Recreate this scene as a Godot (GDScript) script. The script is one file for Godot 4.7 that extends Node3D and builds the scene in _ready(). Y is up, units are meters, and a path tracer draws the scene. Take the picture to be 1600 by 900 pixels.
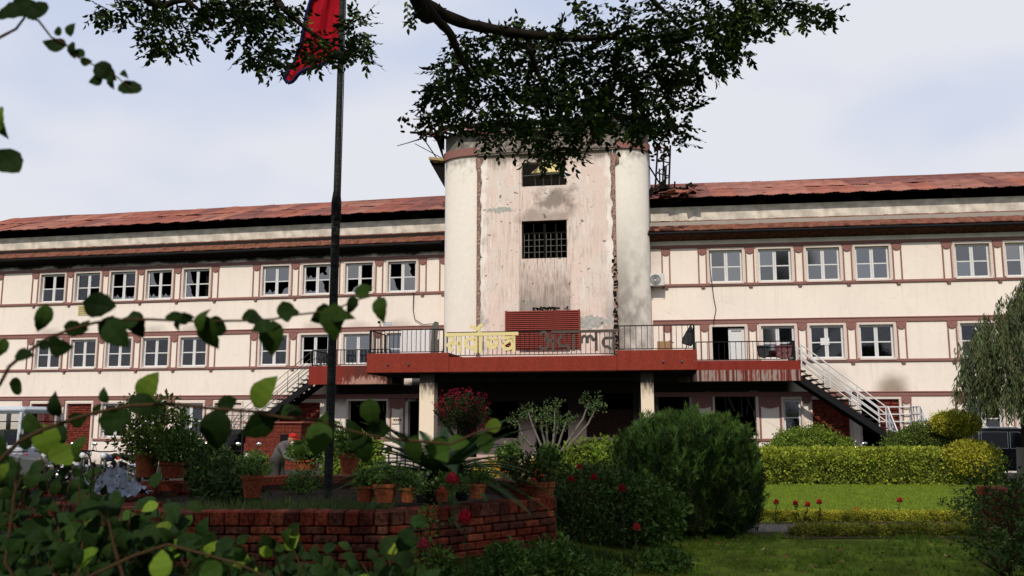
extends Node3D
# A burnt three-storey building with a tower, seen from a shaded garden.
# Metres, y up, camera looks along -z. "D" below means distance ahead of the camera (-z).

const F := 1420.476                 # focal length in photograph pixels (1600 wide)
const PITCH := 0.14652              # camera pitch, radians
const EYE := 1.35                   # eye height above the near lawn
const BASE := -0.7                  # ground level at the building
const SITE := Vector3(6.7, -0.7, -39.6)
const TURN := {"L": -0.20520, "R": -0.14202, "T": -0.17279}

var rng := RandomNumberGenerator.new()
var counts := {}
var M := {}
var tex := {}
var B: Node3D                       # the building
var leaf_meshes: Array = []

# ------------------------------------------------------------------ mesh builder
class MB:
	var v := PackedVector3Array()
	var n := PackedVector3Array()
	var c := PackedColorArray()
	var uv := PackedVector2Array()
	var col := Color(1, 1, 1)
	var xf := Transform3D()
	func vert(p: Vector3, q: Vector3, t := Vector2()) -> void:
		v.append(xf * p); n.append((xf.basis * q).normalized()); c.append(col); uv.append(t)
	func tri(a: Vector3, b: Vector3, d: Vector3) -> void:      # counter-clockwise seen from the front
		var q := (b - a).cross(d - a).normalized()
		vert(a, q); vert(d, q); vert(b, q)
	func quad(a: Vector3, b: Vector3, d: Vector3, e: Vector3) -> void:
		var q := (b - a).cross(e - a)
		if q.length_squared() < 1e-14:
			q = (d - b).cross(e - b)
		q = q.normalized()
		vert(a, q, Vector2(0, 0)); vert(d, q, Vector2(1, 1)); vert(b, q, Vector2(1, 0))
		vert(a, q, Vector2(0, 0)); vert(e, q, Vector2(0, 1)); vert(d, q, Vector2(1, 1))
	func squad(p: Array, q: Array) -> void:                      # smooth quad: four points, four normals
		for k in [0, 2, 1, 0, 3, 2]:
			vert(p[k], q[k])
	func box(at: Vector3, s: Vector3, b := Basis()) -> void:
		var o := xf
		xf = xf * Transform3D(b, at)
		var h := s * 0.5
		var P := func(x, y, z): return Vector3(x * h.x, y * h.y, z * h.z)
		quad(P.call(-1, -1, 1), P.call(1, -1, 1), P.call(1, 1, 1), P.call(-1, 1, 1))
		quad(P.call(1, -1, -1), P.call(-1, -1, -1), P.call(-1, 1, -1), P.call(1, 1, -1))
		quad(P.call(1, -1, 1), P.call(1, -1, -1), P.call(1, 1, -1), P.call(1, 1, 1))
		quad(P.call(-1, -1, -1), P.call(-1, -1, 1), P.call(-1, 1, 1), P.call(-1, 1, -1))
		quad(P.call(-1, 1, 1), P.call(1, 1, 1), P.call(1, 1, -1), P.call(-1, 1, -1))
		quad(P.call(-1, -1, -1), P.call(1, -1, -1), P.call(1, -1, 1), P.call(-1, -1, 1))
		xf = o
	func span(lo: Vector3, hi: Vector3) -> void:
		box((lo + hi) * 0.5, (hi - lo).abs())
	func bevel(at: Vector3, s: Vector3, e: float, b := Basis()) -> void:   # a box with chamfered edges
		var o := xf
		xf = xf * Transform3D(b, at)
		var h := s * 0.5
		e = minf(e, minf(h.x, minf(h.y, h.z)) * 0.9)
		var ax := [Vector3(1, 0, 0), Vector3(0, 1, 0), Vector3(0, 0, 1)]
		for k in 3:
			for sg in [-1.0, 1.0]:
				var w: Vector3 = ax[k] * sg
				var u: Vector3 = ax[(k + 1) % 3]
				var t: Vector3 = w.cross(u)
				var hw := absf(w.dot(h)); var hu := u.abs().dot(h) - e; var ht := t.abs().dot(h) - e
				quad(w * hw - u * hu - t * ht, w * hw + u * hu - t * ht, w * hw + u * hu + t * ht, w * hw - u * hu + t * ht)
		for k in 3:
			var u2: Vector3 = ax[k]
			var a: Vector3 = ax[(k + 1) % 3]
			var d: Vector3 = ax[(k + 2) % 3]
			for sa in [-1.0, 1.0]:
				for sd in [-1.0, 1.0]:
					var hu2 := u2.dot(h) - e
					var p1: Vector3 = a * sa * a.dot(h) + d * sd * (d.dot(h) - e)
					var p2: Vector3 = a * sa * (a.dot(h) - e) + d * sd * d.dot(h)
					if sa * sd > 0:
						quad(p1 - u2 * hu2, p2 - u2 * hu2, p2 + u2 * hu2, p1 + u2 * hu2)
					else:
						quad(p2 - u2 * hu2, p1 - u2 * hu2, p1 + u2 * hu2, p2 + u2 * hu2)
		for sx in [-1.0, 1.0]:
			for sy in [-1.0, 1.0]:
				for sz in [-1.0, 1.0]:
					var S := Vector3(sx, sy, sz)
					var q := h - Vector3(e, e, e)
					var A := Vector3(h.x, q.y, q.z) * S
					var C := Vector3(q.x, h.y, q.z) * S
					var D := Vector3(q.x, q.y, h.z) * S
					if sx * sy * sz > 0:
						tri(A, C, D)
					else:
						tri(A, D, C)
		xf = o
	func bar(a: Vector3, b: Vector3, w: float, h := -1.0) -> void:        # a square bar between two points
		var d := b - a
		if d.length() < 1e-5:
			return
		var z := d.normalized()
		var up := Vector3.UP if absf(z.y) < 0.95 else Vector3.RIGHT
		var x := up.cross(z).normalized()
		box((a + b) * 0.5, Vector3(w, w if h < 0 else h, d.length()), Basis(x, z.cross(x), z))
	func tube(pts: Array, radii: Array, sides := 6, cap := true) -> void:
		var rings := []
		var nr := []
		var ref := Vector3.UP
		for i in pts.size():
			var d: Vector3 = (pts[mini(i + 1, pts.size() - 1)] - pts[maxi(i - 1, 0)]).normalized()
			if absf(ref.dot(d)) > 0.9:
				ref = Vector3.RIGHT if absf(d.x) < 0.8 else Vector3.FORWARD
			var x := (ref - d * ref.dot(d)).normalized()
			ref = x
			var y := d.cross(x)
			var ring := []
			var rn := []
			for k in sides:
				var a := TAU * k / sides
				var q := x * cos(a) + y * sin(a)
				rn.append(q)
				ring.append(pts[i] + q * float(radii[mini(i, radii.size() - 1)]))
			rings.append(ring); nr.append(rn)
		for i in pts.size() - 1:
			for k in sides:
				var k2 := (k + 1) % sides
				squad([rings[i][k], rings[i][k2], rings[i + 1][k2], rings[i + 1][k]], [nr[i][k], nr[i][k2], nr[i + 1][k2], nr[i + 1][k]])
		if cap:
			var m := pts.size() - 1
			for k in sides:
				var k2 := (k + 1) % sides
				tri(pts[0], rings[0][k2], rings[0][k])
				tri(pts[m], rings[m][k], rings[m][k2])
	func lathe(prof: Array, segs := 16) -> void:                 # profile of Vector2(radius, y)
		for i in prof.size() - 1:
			var p: Vector2 = prof[i]; var q: Vector2 = prof[i + 1]
			var t := (q - p).normalized()
			var nn := Vector2(t.y, -t.x)
			for k in segs:
				var a := TAU * k / segs; var b := TAU * (k + 1) / segs
				var A := Vector3(cos(a), 0, sin(a)); var C := Vector3(cos(b), 0, sin(b))
				var na := A * nn.x + Vector3.UP * nn.y; var nb := C * nn.x + Vector3.UP * nn.y
				squad([C * p.x + Vector3.UP * p.y, A * p.x + Vector3.UP * p.y, A * q.x + Vector3.UP * q.y, C * q.x + Vector3.UP * q.y], [nb, na, na, nb])
	func ball(at: Vector3, r: Vector3, segs := 10, rows := 6) -> void:
		for j in rows:
			for k in segs:
				var pp := []; var qq := []
				for w in [[k + 1, j], [k, j], [k, j + 1], [k + 1, j + 1]]:
					var a = TAU * w[0] / segs; var b: float = -PI / 2 + PI * w[1] / rows
					var q := Vector3(cos(a) * cos(b), sin(b), sin(a) * cos(b))
					pp.append(at + q * r); qq.append((q / r).normalized())
				squad(pp, qq)
	func poly(pts: PackedVector2Array, z0: float, z1: float) -> void:     # an outline in x, y with thickness from z0 (back) to z1 (front)
		var ix := Geometry2D.triangulate_polygon(pts)
		for i in range(0, ix.size(), 3):
			var a := pts[ix[i]]; var b := pts[ix[i + 1]]; var d := pts[ix[i + 2]]
			if (b - a).cross(d - a) < 0:
				var t := b; b = d; d = t
			tri(Vector3(a.x, a.y, z1), Vector3(b.x, b.y, z1), Vector3(d.x, d.y, z1))
			tri(Vector3(a.x, a.y, z0), Vector3(d.x, d.y, z0), Vector3(b.x, b.y, z0))
		var area := 0.0
		for i in pts.size():
			area += pts[i].cross(pts[(i + 1) % pts.size()])
		var ccw := area < 0
		for i in pts.size():
			var a := pts[i]; var b := pts[(i + 1) % pts.size()]
			if not ccw:
				quad(Vector3(a.x, a.y, z0), Vector3(b.x, b.y, z0), Vector3(b.x, b.y, z1), Vector3(a.x, a.y, z1))
			else:
				quad(Vector3(b.x, b.y, z0), Vector3(a.x, a.y, z0), Vector3(a.x, a.y, z1), Vector3(b.x, b.y, z1))
	func mesh() -> ArrayMesh:
		var a := []
		a.resize(Mesh.ARRAY_MAX)
		a[Mesh.ARRAY_VERTEX] = v; a[Mesh.ARRAY_NORMAL] = n; a[Mesh.ARRAY_COLOR] = c; a[Mesh.ARRAY_TEX_UV] = uv
		var m := ArrayMesh.new()
		m.add_surface_from_arrays(Mesh.PRIMITIVE_TRIANGLES, a)
		return m

# ------------------------------------------------------------------ objects
func numbered(called: String, parent: Node) -> String:
	var key := str(parent.get_instance_id()) + called
	var k: int = counts.get(key, 0)
	counts[key] = k + 1
	return called if k == 0 else "%s_%03d" % [called, k]

func thing(called: String, label: String, category: String, at := Vector3.ZERO, turn := 0.0, group := "") -> Node3D:
	var o := Node3D.new()
	o.name = numbered(called, self)
	add_child(o, true)
	o.position = at; o.rotation.y = turn
	return tag(o, label, category, group)

func tag(o: Node3D, label: String, category: String, group := "") -> Node3D:
	o.set_meta("label", label); o.set_meta("category", category)
	if group:
		o.set_meta("group", group)
	return o

func put(called: String, m: Mesh, mat: Material, parent: Node, x := Transform3D()) -> MeshInstance3D:
	var o := MeshInstance3D.new()
	o.name = numbered(called, parent)
	o.mesh = m; o.material_override = mat
	o.transform = x
	parent.add_child(o, true)
	return o

func obj(called: String, b: MB, mat: Material, parent: Node, x := Transform3D()) -> MeshInstance3D:
	return put(called, b.mesh(), mat, parent, x)

func struct(o: Node3D) -> Node3D:
	o.set_meta("kind", "structure")
	return o

func stuff(o: Node3D) -> Node3D:
	o.set_meta("kind", "stuff")
	return o

func many(called: String, m: Mesh, mat: Material, where: Array, tints: Array, parent: Node) -> MultiMeshInstance3D:
	var mm := MultiMesh.new()
	mm.transform_format = MultiMesh.TRANSFORM_3D
	mm.use_colors = tints.size() > 0
	mm.mesh = m
	mm.instance_count = where.size()
	for i in where.size():
		mm.set_instance_transform(i, where[i])
		if tints.size():
			mm.set_instance_color(i, tints[i])
	var o := MultiMeshInstance3D.new()
	o.name = numbered(called, parent)
	o.multimesh = mm
	o.material_override = mat
	parent.add_child(o, true)
	o.set_meta("kind", "stuff")
	return o

func dup(o: Node3D, at: Vector3, turn: float, label: String) -> Node3D:
	var r: Node3D = o.duplicate()
	r.name = numbered(String(o.name).trim_suffix("_001"), self)
	add_child(r, true)
	r.position = at; r.rotation.y = turn
	r.set_meta("label", label)
	return r

func ground_y(D: float) -> float:
	return 0.0 if D < 10.0 else -0.7 * clampf((D - 10.0) / 24.0, 0, 1)

func spot(x: float, y: float, D: float) -> Vector3:          # the place at distance D that the survey of the photograph gives
	var cx := (x - 800) / F; var cu := -(y - 450) / F
	var d := Vector3(cx, cu * cos(PITCH) + sin(PITCH), cos(PITCH) - cu * sin(PITCH))
	d *= D / d.z
	return Vector3(d.x, d.y + EYE, -D)

func on_ground(x: float, D: float) -> Vector3:               # x in metres
	return Vector3(x, ground_y(D), -D)

func rf(a: float, b: float) -> float:
	return rng.randf_range(a, b)

func jit(k: float) -> Vector3:
	return Vector3(rf(-k, k), rf(-k, k), rf(-k, k))

func lin(r: float, g: float, b: float) -> Color:
	return Color(r, g, b).linear_to_srgb()

func noise(seed_: int, freq: float, oct := 4, kind := FastNoiseLite.TYPE_SIMPLEX_SMOOTH) -> FastNoiseLite:
	var f := FastNoiseLite.new()
	f.seed = seed_; f.frequency = freq; f.noise_type = kind
	f.fractal_type = FastNoiseLite.FRACTAL_FBM; f.fractal_octaves = oct
	return f

func grey(seed_: int, freq: float, lo: float, hi: float, oct := 5, size := 512) -> NoiseTexture2D:
	var t := NoiseTexture2D.new()
	t.width = size; t.height = size; t.seamless = true; t.normalize = true
	t.noise = noise(seed_, freq, oct)
	var g := Gradient.new()
	g.set_color(0, Color(lo, lo, lo)); g.set_color(1, Color(hi, hi, hi))
	t.color_ramp = g
	return t

func bumps(seed_: int, freq: float, strength := 4.0, oct := 5) -> NoiseTexture2D:
	var t := NoiseTexture2D.new()
	t.width = 512; t.height = 512; t.seamless = true; t.as_normal_map = true; t.bump_strength = strength
	t.noise = noise(seed_, freq, oct)
	return t

func mat(c: Color, rough := 0.8, t: Texture2D = null, scale := 1.0, nrm: Texture2D = null, metal := 0.0) -> StandardMaterial3D:
	var m := StandardMaterial3D.new()
	m.albedo_color = c; m.roughness = rough; m.metallic = metal
	m.metallic_specular = 0.5 if rough < 0.5 else 0.12
	if t or nrm:
		m.uv1_triplanar = true
		m.uv1_scale = Vector3.ONE * scale
	if t:
		m.albedo_texture = t
	if nrm:
		m.normal_enabled = true; m.normal_texture = nrm; m.normal_scale = 0.6
	return m

func leafy(back := 0.35, rough := 0.5) -> StandardMaterial3D:
	var m := StandardMaterial3D.new()
	m.vertex_color_use_as_albedo = true
	m.roughness = rough; m.metallic_specular = 0.14
	m.cull_mode = BaseMaterial3D.CULL_DISABLED
	if back > 0:
		m.backlight_enabled = true
		m.backlight = Color(back, back, back * 0.5)
	return m

func painted(size: Vector2i, paint: Callable) -> ImageTexture:
	var im := Image.create(size.x, size.y, false, Image.FORMAT_RGB8)
	for j in size.y:
		for i in size.x:
			var c: Color = paint.call((i + 0.5) / size.x, 1.0 - (j + 0.5) / size.y)
			im.set_pixel(i, j, Color(clampf(c.r, 0, 1), clampf(c.g, 0, 1), clampf(c.b, 0, 1)).linear_to_srgb())
	return ImageTexture.create_from_image(im)

func sm(a: float, b: float, x: float) -> float:
	return smoothstep(a, b, x)

func materials() -> void:
	tex.fine = grey(3, 0.03, 0.80, 1.0)
	tex.blotch = grey(4, 0.008, 0.72, 1.0)
	tex.rough = grey(5, 0.05, 0.55, 1.0)
	tex.dirt = grey(6, 0.015, 0.45, 1.0)
	tex.nfine = bumps(7, 0.06, 3.0)
	tex.nrough = bumps(8, 0.03, 8.0)
	M.cream = mat(lin(0.74, 0.68, 0.60), 0.85, tex.blotch, 0.35, tex.nfine)
	M.trim = mat(lin(0.30, 0.150, 0.135), 0.75, tex.fine, 0.8)
	M.surround = mat(lin(0.78, 0.66, 0.60), 0.7, tex.fine, 1.0)
	M.white = mat(lin(0.78, 0.78, 0.80), 0.5, tex.fine, 1.2)
	M.pale_metal = mat(lin(0.66, 0.66, 0.68), 0.45, tex.fine, 2.0)
	M.black = mat(lin(0.018, 0.018, 0.02), 0.55, tex.fine, 2.0)
	M.char = mat(lin(0.02, 0.018, 0.016), 0.95, tex.rough, 1.5, tex.nrough)
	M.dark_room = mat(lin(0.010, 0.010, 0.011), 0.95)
	M.tile = mat(lin(0.34, 0.145, 0.098), 0.85, tex.rough, 1.6)
	M.tile.vertex_color_use_as_albedo = true
	M.rust = []
	for c in [[0.37, 0.135, 0.095], [0.32, 0.115, 0.085], [0.40, 0.17, 0.125], [0.24, 0.10, 0.085], [0.35, 0.155, 0.12]]:
		M.rust.append(mat(lin(c[0], c[1], c[2]), 0.75, tex.blotch, 0.22))
	M.slat = mat(lin(0.27, 0.062, 0.05), 0.6, tex.fine, 1.4)
	M.shutter = mat(lin(0.27, 0.060, 0.042), 0.65, tex.dirt, 0.7)
	M.brick = []
	for c in [[0.34, 0.078, 0.042], [0.27, 0.056, 0.032], [0.40, 0.11, 0.058], [0.14, 0.040, 0.030], [0.22, 0.085, 0.058], [0.26, 0.06, 0.04], [0.17, 0.062, 0.044]]:
		var bm := mat(lin(c[0], c[1], c[2]), 0.9, tex.dirt, 2.6, tex.nrough)
		bm.uv1_world_triplanar = true
		M.brick.append(bm)
	M.mortar = mat(lin(0.06, 0.04, 0.032), 0.95, tex.rough, 3.0, tex.nrough)
	M.pot = [mat(lin(0.46, 0.145, 0.065), 0.8, tex.dirt, 4.0), mat(lin(0.38, 0.10, 0.05), 0.8, tex.dirt, 4.0)]
	M.soil = mat(lin(0.04, 0.028, 0.02), 1.0, tex.rough, 5.0, tex.nrough)
	M.bark = mat(lin(0.035, 0.028, 0.022), 0.95, tex.rough, 4.0, tex.nrough)
	M.stem = mat(lin(0.09, 0.055, 0.03), 0.7, tex.rough, 12.0)
	M.grey_bark = mat(lin(0.26, 0.24, 0.20), 0.9, tex.rough, 8.0)
	M.pole = mat(lin(0.055, 0.06, 0.057), 0.5, tex.dirt, 3.0)
	M.leaf = leafy(0.30, 0.6)
	M.bush = leafy(0.3, 0.62)
	M.petal = leafy(0.3, 0.6)
	M.dark_glass = StandardMaterial3D.new()
	M.dark_glass.albedo_color = Color(0.05, 0.06, 0.08, 0.10); M.dark_glass.roughness = 0.04
	M.dark_glass.transparency = BaseMaterial3D.TRANSPARENCY_ALPHA
	M.mirror = []                                                # windows with a reflecting film
	for k in [0.20, 0.245, 0.30]:
		M.mirror.append(mat(lin(k, k * .97, k * .9), 0.06, null, 1.0, null, 1.0))
	M.chrome = mat(lin(0.7, 0.7, 0.7), 0.15, null, 1.0, null, 1.0)
	M.rubber = mat(lin(0.02, 0.02, 0.02), 0.8)
	M.red_lens = mat(lin(0.55, 0.02, 0.03), 0.2)
	M.gold = mat(lin(0.84, 0.72, 0.36), 0.5, tex.fine, 3.0)
	M.burnt_metal = mat(lin(0.17, 0.17, 0.16), 0.8, tex.rough, 5.0)
	leaf_meshes = [leaf_shape(0.74, 0.10), leaf_shape(0.58, 0.26, .5), leaf_shape(0.84, -0.14, -.4), leaf_shape(0.66, -0.24, .3), leaf_shape(0.50, 0.16, -.6), leaf_shape(0.70, 0.34)]

func leaf_shape(w: float, curl: float, lean := 0.0) -> ArrayMesh:          # a pointed leaf along +y, a metre long, folded at its midrib
	var b := MB.new()
	var rows := 8
	var cols := [-1.0, -0.5, -0.05, 0.05, 0.5, 1.0]
	var P := []
	for i in rows + 1:
		var t := float(i) / rows
		var hw := w * 0.5 * pow(sin(PI * pow(t, 0.72)), 0.85) if i > 0 and i < rows else 0.004
		hw *= 1.0 + 0.05 * sin(i * 2.7 + curl * 40.0)
		var z := curl * sin(t * PI * 0.9) - 0.18 * t * t * signf(curl)
		var row := []
		for k in cols:
			var q: float = absf(k)
			row.append(Vector3(hw * k + lean * t * t * .3, t + 0.06 * hw * q, z + hw * (0.30 * q - 0.22 * q * q * q) + 0.03 * hw * sin(i * 3.1 + k * 2.0)))
		P.append(row)
	var nrm := func(i: int, s: int) -> Vector3:
		var up: Vector3 = P[mini(i + 1, rows)][s] - P[maxi(i - 1, 0)][s]
		var ac: Vector3 = P[i][mini(s + 1, 5)] - P[i][maxi(s - 1, 0)]
		if ac.length() < 0.02: ac = Vector3(1, 0, 0)
		return ac.cross(up).normalized()
	for i in rows:
		for s in 5:
			var k := 0.90 if i % 2 == 0 else 1.08
			b.col = Color(1.55, 1.45, 1.3) if s == 2 else Color(k * .95, k, k * .9)
			b.squad([P[i][s], P[i][s + 1], P[i + 1][s + 1], P[i + 1][s]], [nrm.call(i, s), nrm.call(i, s + 1), nrm.call(i + 1, s + 1), nrm.call(i + 1, s)])
	return b.mesh()

func sprig(count: int, reach: float, leaf: float, width: float, seed_: int, up := 0.3, drop := 0.0) -> ArrayMesh:   # a spray of small leaves
	var r := RandomNumberGenerator.new()
	r.seed = seed_
	var b := MB.new()
	for i in count:
		var d := Vector3(r.randf_range(-1, 1), r.randf_range(-1, 1) + up, r.randf_range(-1, 1)).normalized()
		var at := d * reach * r.randf_range(0.15, 1.0)
		var dir := (d + Vector3(r.randf_range(-0.6, 0.6), r.randf_range(-0.5, 0.5) - drop, r.randf_range(-0.6, 0.6))).normalized()
		var side := dir.cross(Vector3(r.randf_range(-1, 1), r.randf_range(-1, 1), r.randf_range(-1, 1))).normalized()
		var nn := side.cross(dir)
		var L := leaf * r.randf_range(0.7, 1.25)
		var W := L * width * 0.5
		var k := r.randf_range(0.7, 1.15)
		b.col = Color(k, k, k * r.randf_range(0.8, 1.0))
		var mid := at + dir * L * 0.5
		b.quad(at, mid - side * W + nn * W * 0.3, at + dir * L, mid + side * W + nn * W * 0.3)
	return b.mesh()

func needle_sprig(count: int, reach: float, seed_: int) -> ArrayMesh:       # upright feathery shoot
	var r := RandomNumberGenerator.new()
	r.seed = seed_
	var b := MB.new()
	for i in count:
		var t := r.randf()
		var at := Vector3(r.randf_range(-0.12, 0.12), t, r.randf_range(-0.12, 0.12)) * reach
		var dir := Vector3(r.randf_range(-0.8, 0.8), r.randf_range(0.4, 1.3), r.randf_range(-0.8, 0.8)).normalized()
		var side := dir.cross(Vector3(r.randf_range(-1, 1), 0.1, r.randf_range(-1, 1))).normalized()
		var L := reach * r.randf_range(0.22, 0.42)
		var k := r.randf_range(0.75, 1.2)
		b.col = Color(k, k, k)
		b.tri(at - side * L * 0.08, at + side * L * 0.08, at + dir * L)
	return b.mesh()

func tint(base: Color, spread: float) -> Color:
	var k := exp(rf(-spread, spread))
	return Color(base.r * k * rf(0.88, 1.14), base.g * k, base.b * k * rf(0.8, 1.15))

func turned(at: Vector3, size: float) -> Transform3D:
	return Transform3D(Basis(Vector3(rf(-1, 1), rf(-1, 1), rf(-1, 1)).normalized(), rf(0, TAU)).scaled(Vector3.ONE * size), at)

func upright(at: Vector3, size: float, lean: float) -> Transform3D:
	return Transform3D((Basis(Vector3(rf(-1, 1), 0, rf(-1, 1)).normalized(), rf(0, lean)) * Basis(Vector3.UP, rf(0, TAU))).scaled(Vector3.ONE * size), at)

# ------------------------------------------------------------------ the building
# Building coordinates on each wing: x along the wall, y up from the building's ground, z out of the wall towards the garden.
func side(w: String, at := Vector3.ZERO, b := Basis()) -> Transform3D:
	return Transform3D(Basis(Vector3.UP, TURN[w]), Vector3.ZERO) * Transform3D(b, at)

func in_world(w: String, at: Vector3) -> Vector3:
	return SITE + Basis(Vector3.UP, TURN[w]) * at

func wall(called: String, w: String, lo: Vector2, hi: Vector2, holes: Array, z: float, thick: float, m: Material, uvr: Rect2) -> void:
	var xs := [lo.x, hi.x]; var ys := [lo.y, hi.y]
	for h in holes:
		xs.append(h.position.x); xs.append(h.end.x); ys.append(h.position.y); ys.append(h.end.y)
	xs = xs.filter(func(q): return q >= lo.x and q <= hi.x); ys = ys.filter(func(q): return q >= lo.y and q <= hi.y)
	xs.sort(); ys.sort()
	var b := MB.new()
	var put_v := func(x: float, y: float, zz: float, q: Vector3) -> void:
		b.vert(Vector3(x, y, zz), q, Vector2((x - uvr.position.x) / uvr.size.x, 1.0 - (y - uvr.position.y) / uvr.size.y))
	for i in xs.size() - 1:
		if xs[i + 1] - xs[i] < 1e-4: continue
		for j in ys.size() - 1:
			if ys[j + 1] - ys[j] < 1e-4: continue
			var mid := Vector2((xs[i] + xs[i + 1]) * 0.5, (ys[j] + ys[j + 1]) * 0.5)
			var open := false
			for h in holes:
				if h.has_point(mid): open = true
			if open: continue
			for k in 2:
				var zz: float = z if k == 0 else z - thick
				var q := Vector3(0, 0, 1 - 2 * k)
				var a := [[xs[i], ys[j]], [xs[i + 1], ys[j + 1]], [xs[i + 1], ys[j]], [xs[i], ys[j]], [xs[i], ys[j + 1]], [xs[i + 1], ys[j + 1]]]
				if k == 1: a.reverse()
				for p in a:
					put_v.call(p[0], p[1], zz, q)
	var rev := func(p: Vector2, q: Vector2, nn: Vector3) -> void:
		var zb := z - thick
		var vs := [[p, z], [q, z], [q, zb], [p, z], [q, zb], [p, zb]]
		var geo := (Vector3(q.x - p.x, q.y - p.y, 0)).cross(Vector3(0, 0, zb - z))
		if geo.dot(nn) > 0: vs.reverse()
		for e in vs: put_v.call(e[0].x, e[0].y, e[1], nn)
	for h in holes:
		var r: Rect2 = h
		var a := r.position; var d := r.end
		rev.call(a, Vector2(d.x, a.y), Vector3.UP); rev.call(Vector2(a.x, d.y), d, Vector3.DOWN)
		rev.call(a, Vector2(a.x, d.y), Vector3.RIGHT); rev.call(Vector2(d.x, a.y), d, Vector3.LEFT)
	rev.call(lo, Vector2(lo.x, hi.y), Vector3.LEFT); rev.call(Vector2(hi.x, lo.y), hi, Vector3.RIGHT); rev.call(Vector2(lo.x, hi.y), hi, Vector3.UP)
	obj(called, b, m, B, side(w))

func shard(kind: int, w: float, h: float) -> PackedVector2Array:     # what is left of a broken pane
	var r := rng
	match kind:
		0: return PackedVector2Array([Vector2(0, 0), Vector2(w, 0), Vector2(w, h * rf(.15, .4)), Vector2(w * .7, h * .12), Vector2(w * .45, h * rf(.2, .45)), Vector2(w * .2, h * .1), Vector2(0, h * rf(.25, .6))])
		1: return PackedVector2Array([Vector2(0, 0), Vector2(w * .75, 0), Vector2(w * .5, h * .35), Vector2(w * rf(.4, .6), h * .62), Vector2(w * .3, h), Vector2(0, h)])
		2: return PackedVector2Array([Vector2(w * .35, 0), Vector2(w, 0), Vector2(w, h * .55), Vector2(w * .6, h * rf(.3, .45))])
		3: return PackedVector2Array([Vector2(0, 0), Vector2(w, 0), Vector2(w, h), Vector2(w * .72, h), Vector2(w * .6, h * .62), Vector2(w * .82, h * .4), Vector2(w * .55, h * .3), Vector2(w * .3, h * .55), Vector2(0, h * .4)])
	return PackedVector2Array()

# states: r reflecting pane, d clear dark pane, m missing, 0-3 broken
func window(w: String, x: float, y: float, ww: float, hh: float, state: String, leaves := 2) -> MeshInstance3D:
	var b := MB.new()
	var f := 0.075
	var zt := 0.06
	b.bevel(Vector3(f / 2, hh / 2, 0), Vector3(f, hh, zt), 0.008); b.bevel(Vector3(ww - f / 2, hh / 2, 0), Vector3(f, hh, zt), 0.008)
	b.bevel(Vector3(ww / 2, hh - f / 2, 0), Vector3(ww - 2 * f, f, zt), 0.008); b.bevel(Vector3(ww / 2, f / 2, 0), Vector3(ww - 2 * f, f, zt), 0.008)
	var cw := 0.15
	if leaves == 2:
		var tilt := 0.0
		b.bevel(Vector3(ww / 2 - cw / 4 - .002, hh / 2, tilt), Vector3(cw / 2, hh - 2 * f, zt - .01), 0.008)
		b.bevel(Vector3(ww / 2 + cw / 4 + .002, hh / 2, tilt), Vector3(cw / 2, hh - 2 * f, zt - .004), 0.008)
	var half := (ww - 2 * f - (cw if leaves == 2 else 0.0)) / leaves
	for k in leaves:
		b.bevel(Vector3(f + half * (k + .5) + (cw if k == 1 else 0.0), hh * .49, 0), Vector3(half, 0.055, zt - .015), 0.006)
	var fr := obj("window", b, M.white, B, side(w, Vector3(x, y, -0.14)))
	var ph := (hh - 2 * f - .055) * .5
	var n := 0
	for row in 2:
		for k in leaves:
			var s := state[n]; n += 1
			if s == "m": continue
			var px := f + half * k + (cw if k == 1 else 0.0)
			var y0: float = hh * .49 + .0275 if row == 0 else f
			var y1: float = hh - f if row == 0 else hh * .49 - .0275
			var g := MB.new()
			if s == "r" or s == "d" or s == "w":
				g.box(Vector3(half / 2, (y1 - y0) / 2, 0), Vector3(half, y1 - y0, 0.005))
			else:
				g.poly(shard(int(s), half, y1 - y0), -0.0025, 0.0025)
			var tiltb := Basis(Vector3.UP, rf(-.012, .012)) * Basis(Vector3.RIGHT, rf(-.012, .012))
			obj("pane", g, M.dark_glass if s == "d" else M.mirror[(2 if w == "R" and rng.randf() < .7 else 1) if rng.randf() < .8 else 0], fr, Transform3D(tiltb, Vector3(px, y0, 0)))
	return fr

func surround_of(w: String, x: float, y: float, ww: float, hh: float, sill := true) -> void:
	var t := 0.10
	var b := MB.new()
	b.bevel(Vector3(x - t / 2, y + hh / 2, .02), Vector3(t, hh, .04), .008); b.bevel(Vector3(x + ww + t / 2, y + hh / 2, .02), Vector3(t, hh, .04), .008)
	b.bevel(Vector3(x + ww / 2, y + hh + t / 2, .021), Vector3(ww + 2 * t, t, .042), .008)
	if sill:
		b.bevel(Vector3(x + ww / 2, y - .04, .0), Vector3(ww + .1, .07, .22), .008)
	obj("window_surround", b, M.surround, B, side(w))

func pilaster(w: String, x: float, y0: float, y1: float, foot := true) -> void:      # two thin mauve lines under a rounded capital
	var b := MB.new()
	for s in [-1, 1]:
		b.box(Vector3(x + s * .165, (y0 + y1 - .02) / 2, .018), Vector3(.058, y1 - y0 - .02, .036))
	var cap := PackedVector2Array()
	cap.append(Vector2(x - .2, y1)); cap.append(Vector2(x - .2, y1 - .2))
	for k in 9:
		var a := PI + PI * k / 8.0
		cap.append(Vector2(x + cos(a) * .14, y1 - .21 + sin(a) * .10))
	cap.append(Vector2(x + .2, y1 - .2)); cap.append(Vector2(x + .2, y1))
	b.poly(cap, 0.0, .055)
	if foot:
		b.poly(PackedVector2Array([Vector2(x - .09, y0 - .14), Vector2(x - .06, y0 - .2), Vector2(x + .06, y0 - .2), Vector2(x + .09, y0 - .14)]), 0, .1)
	obj("pilaster", b, M.trim, B, side(w))

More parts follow.
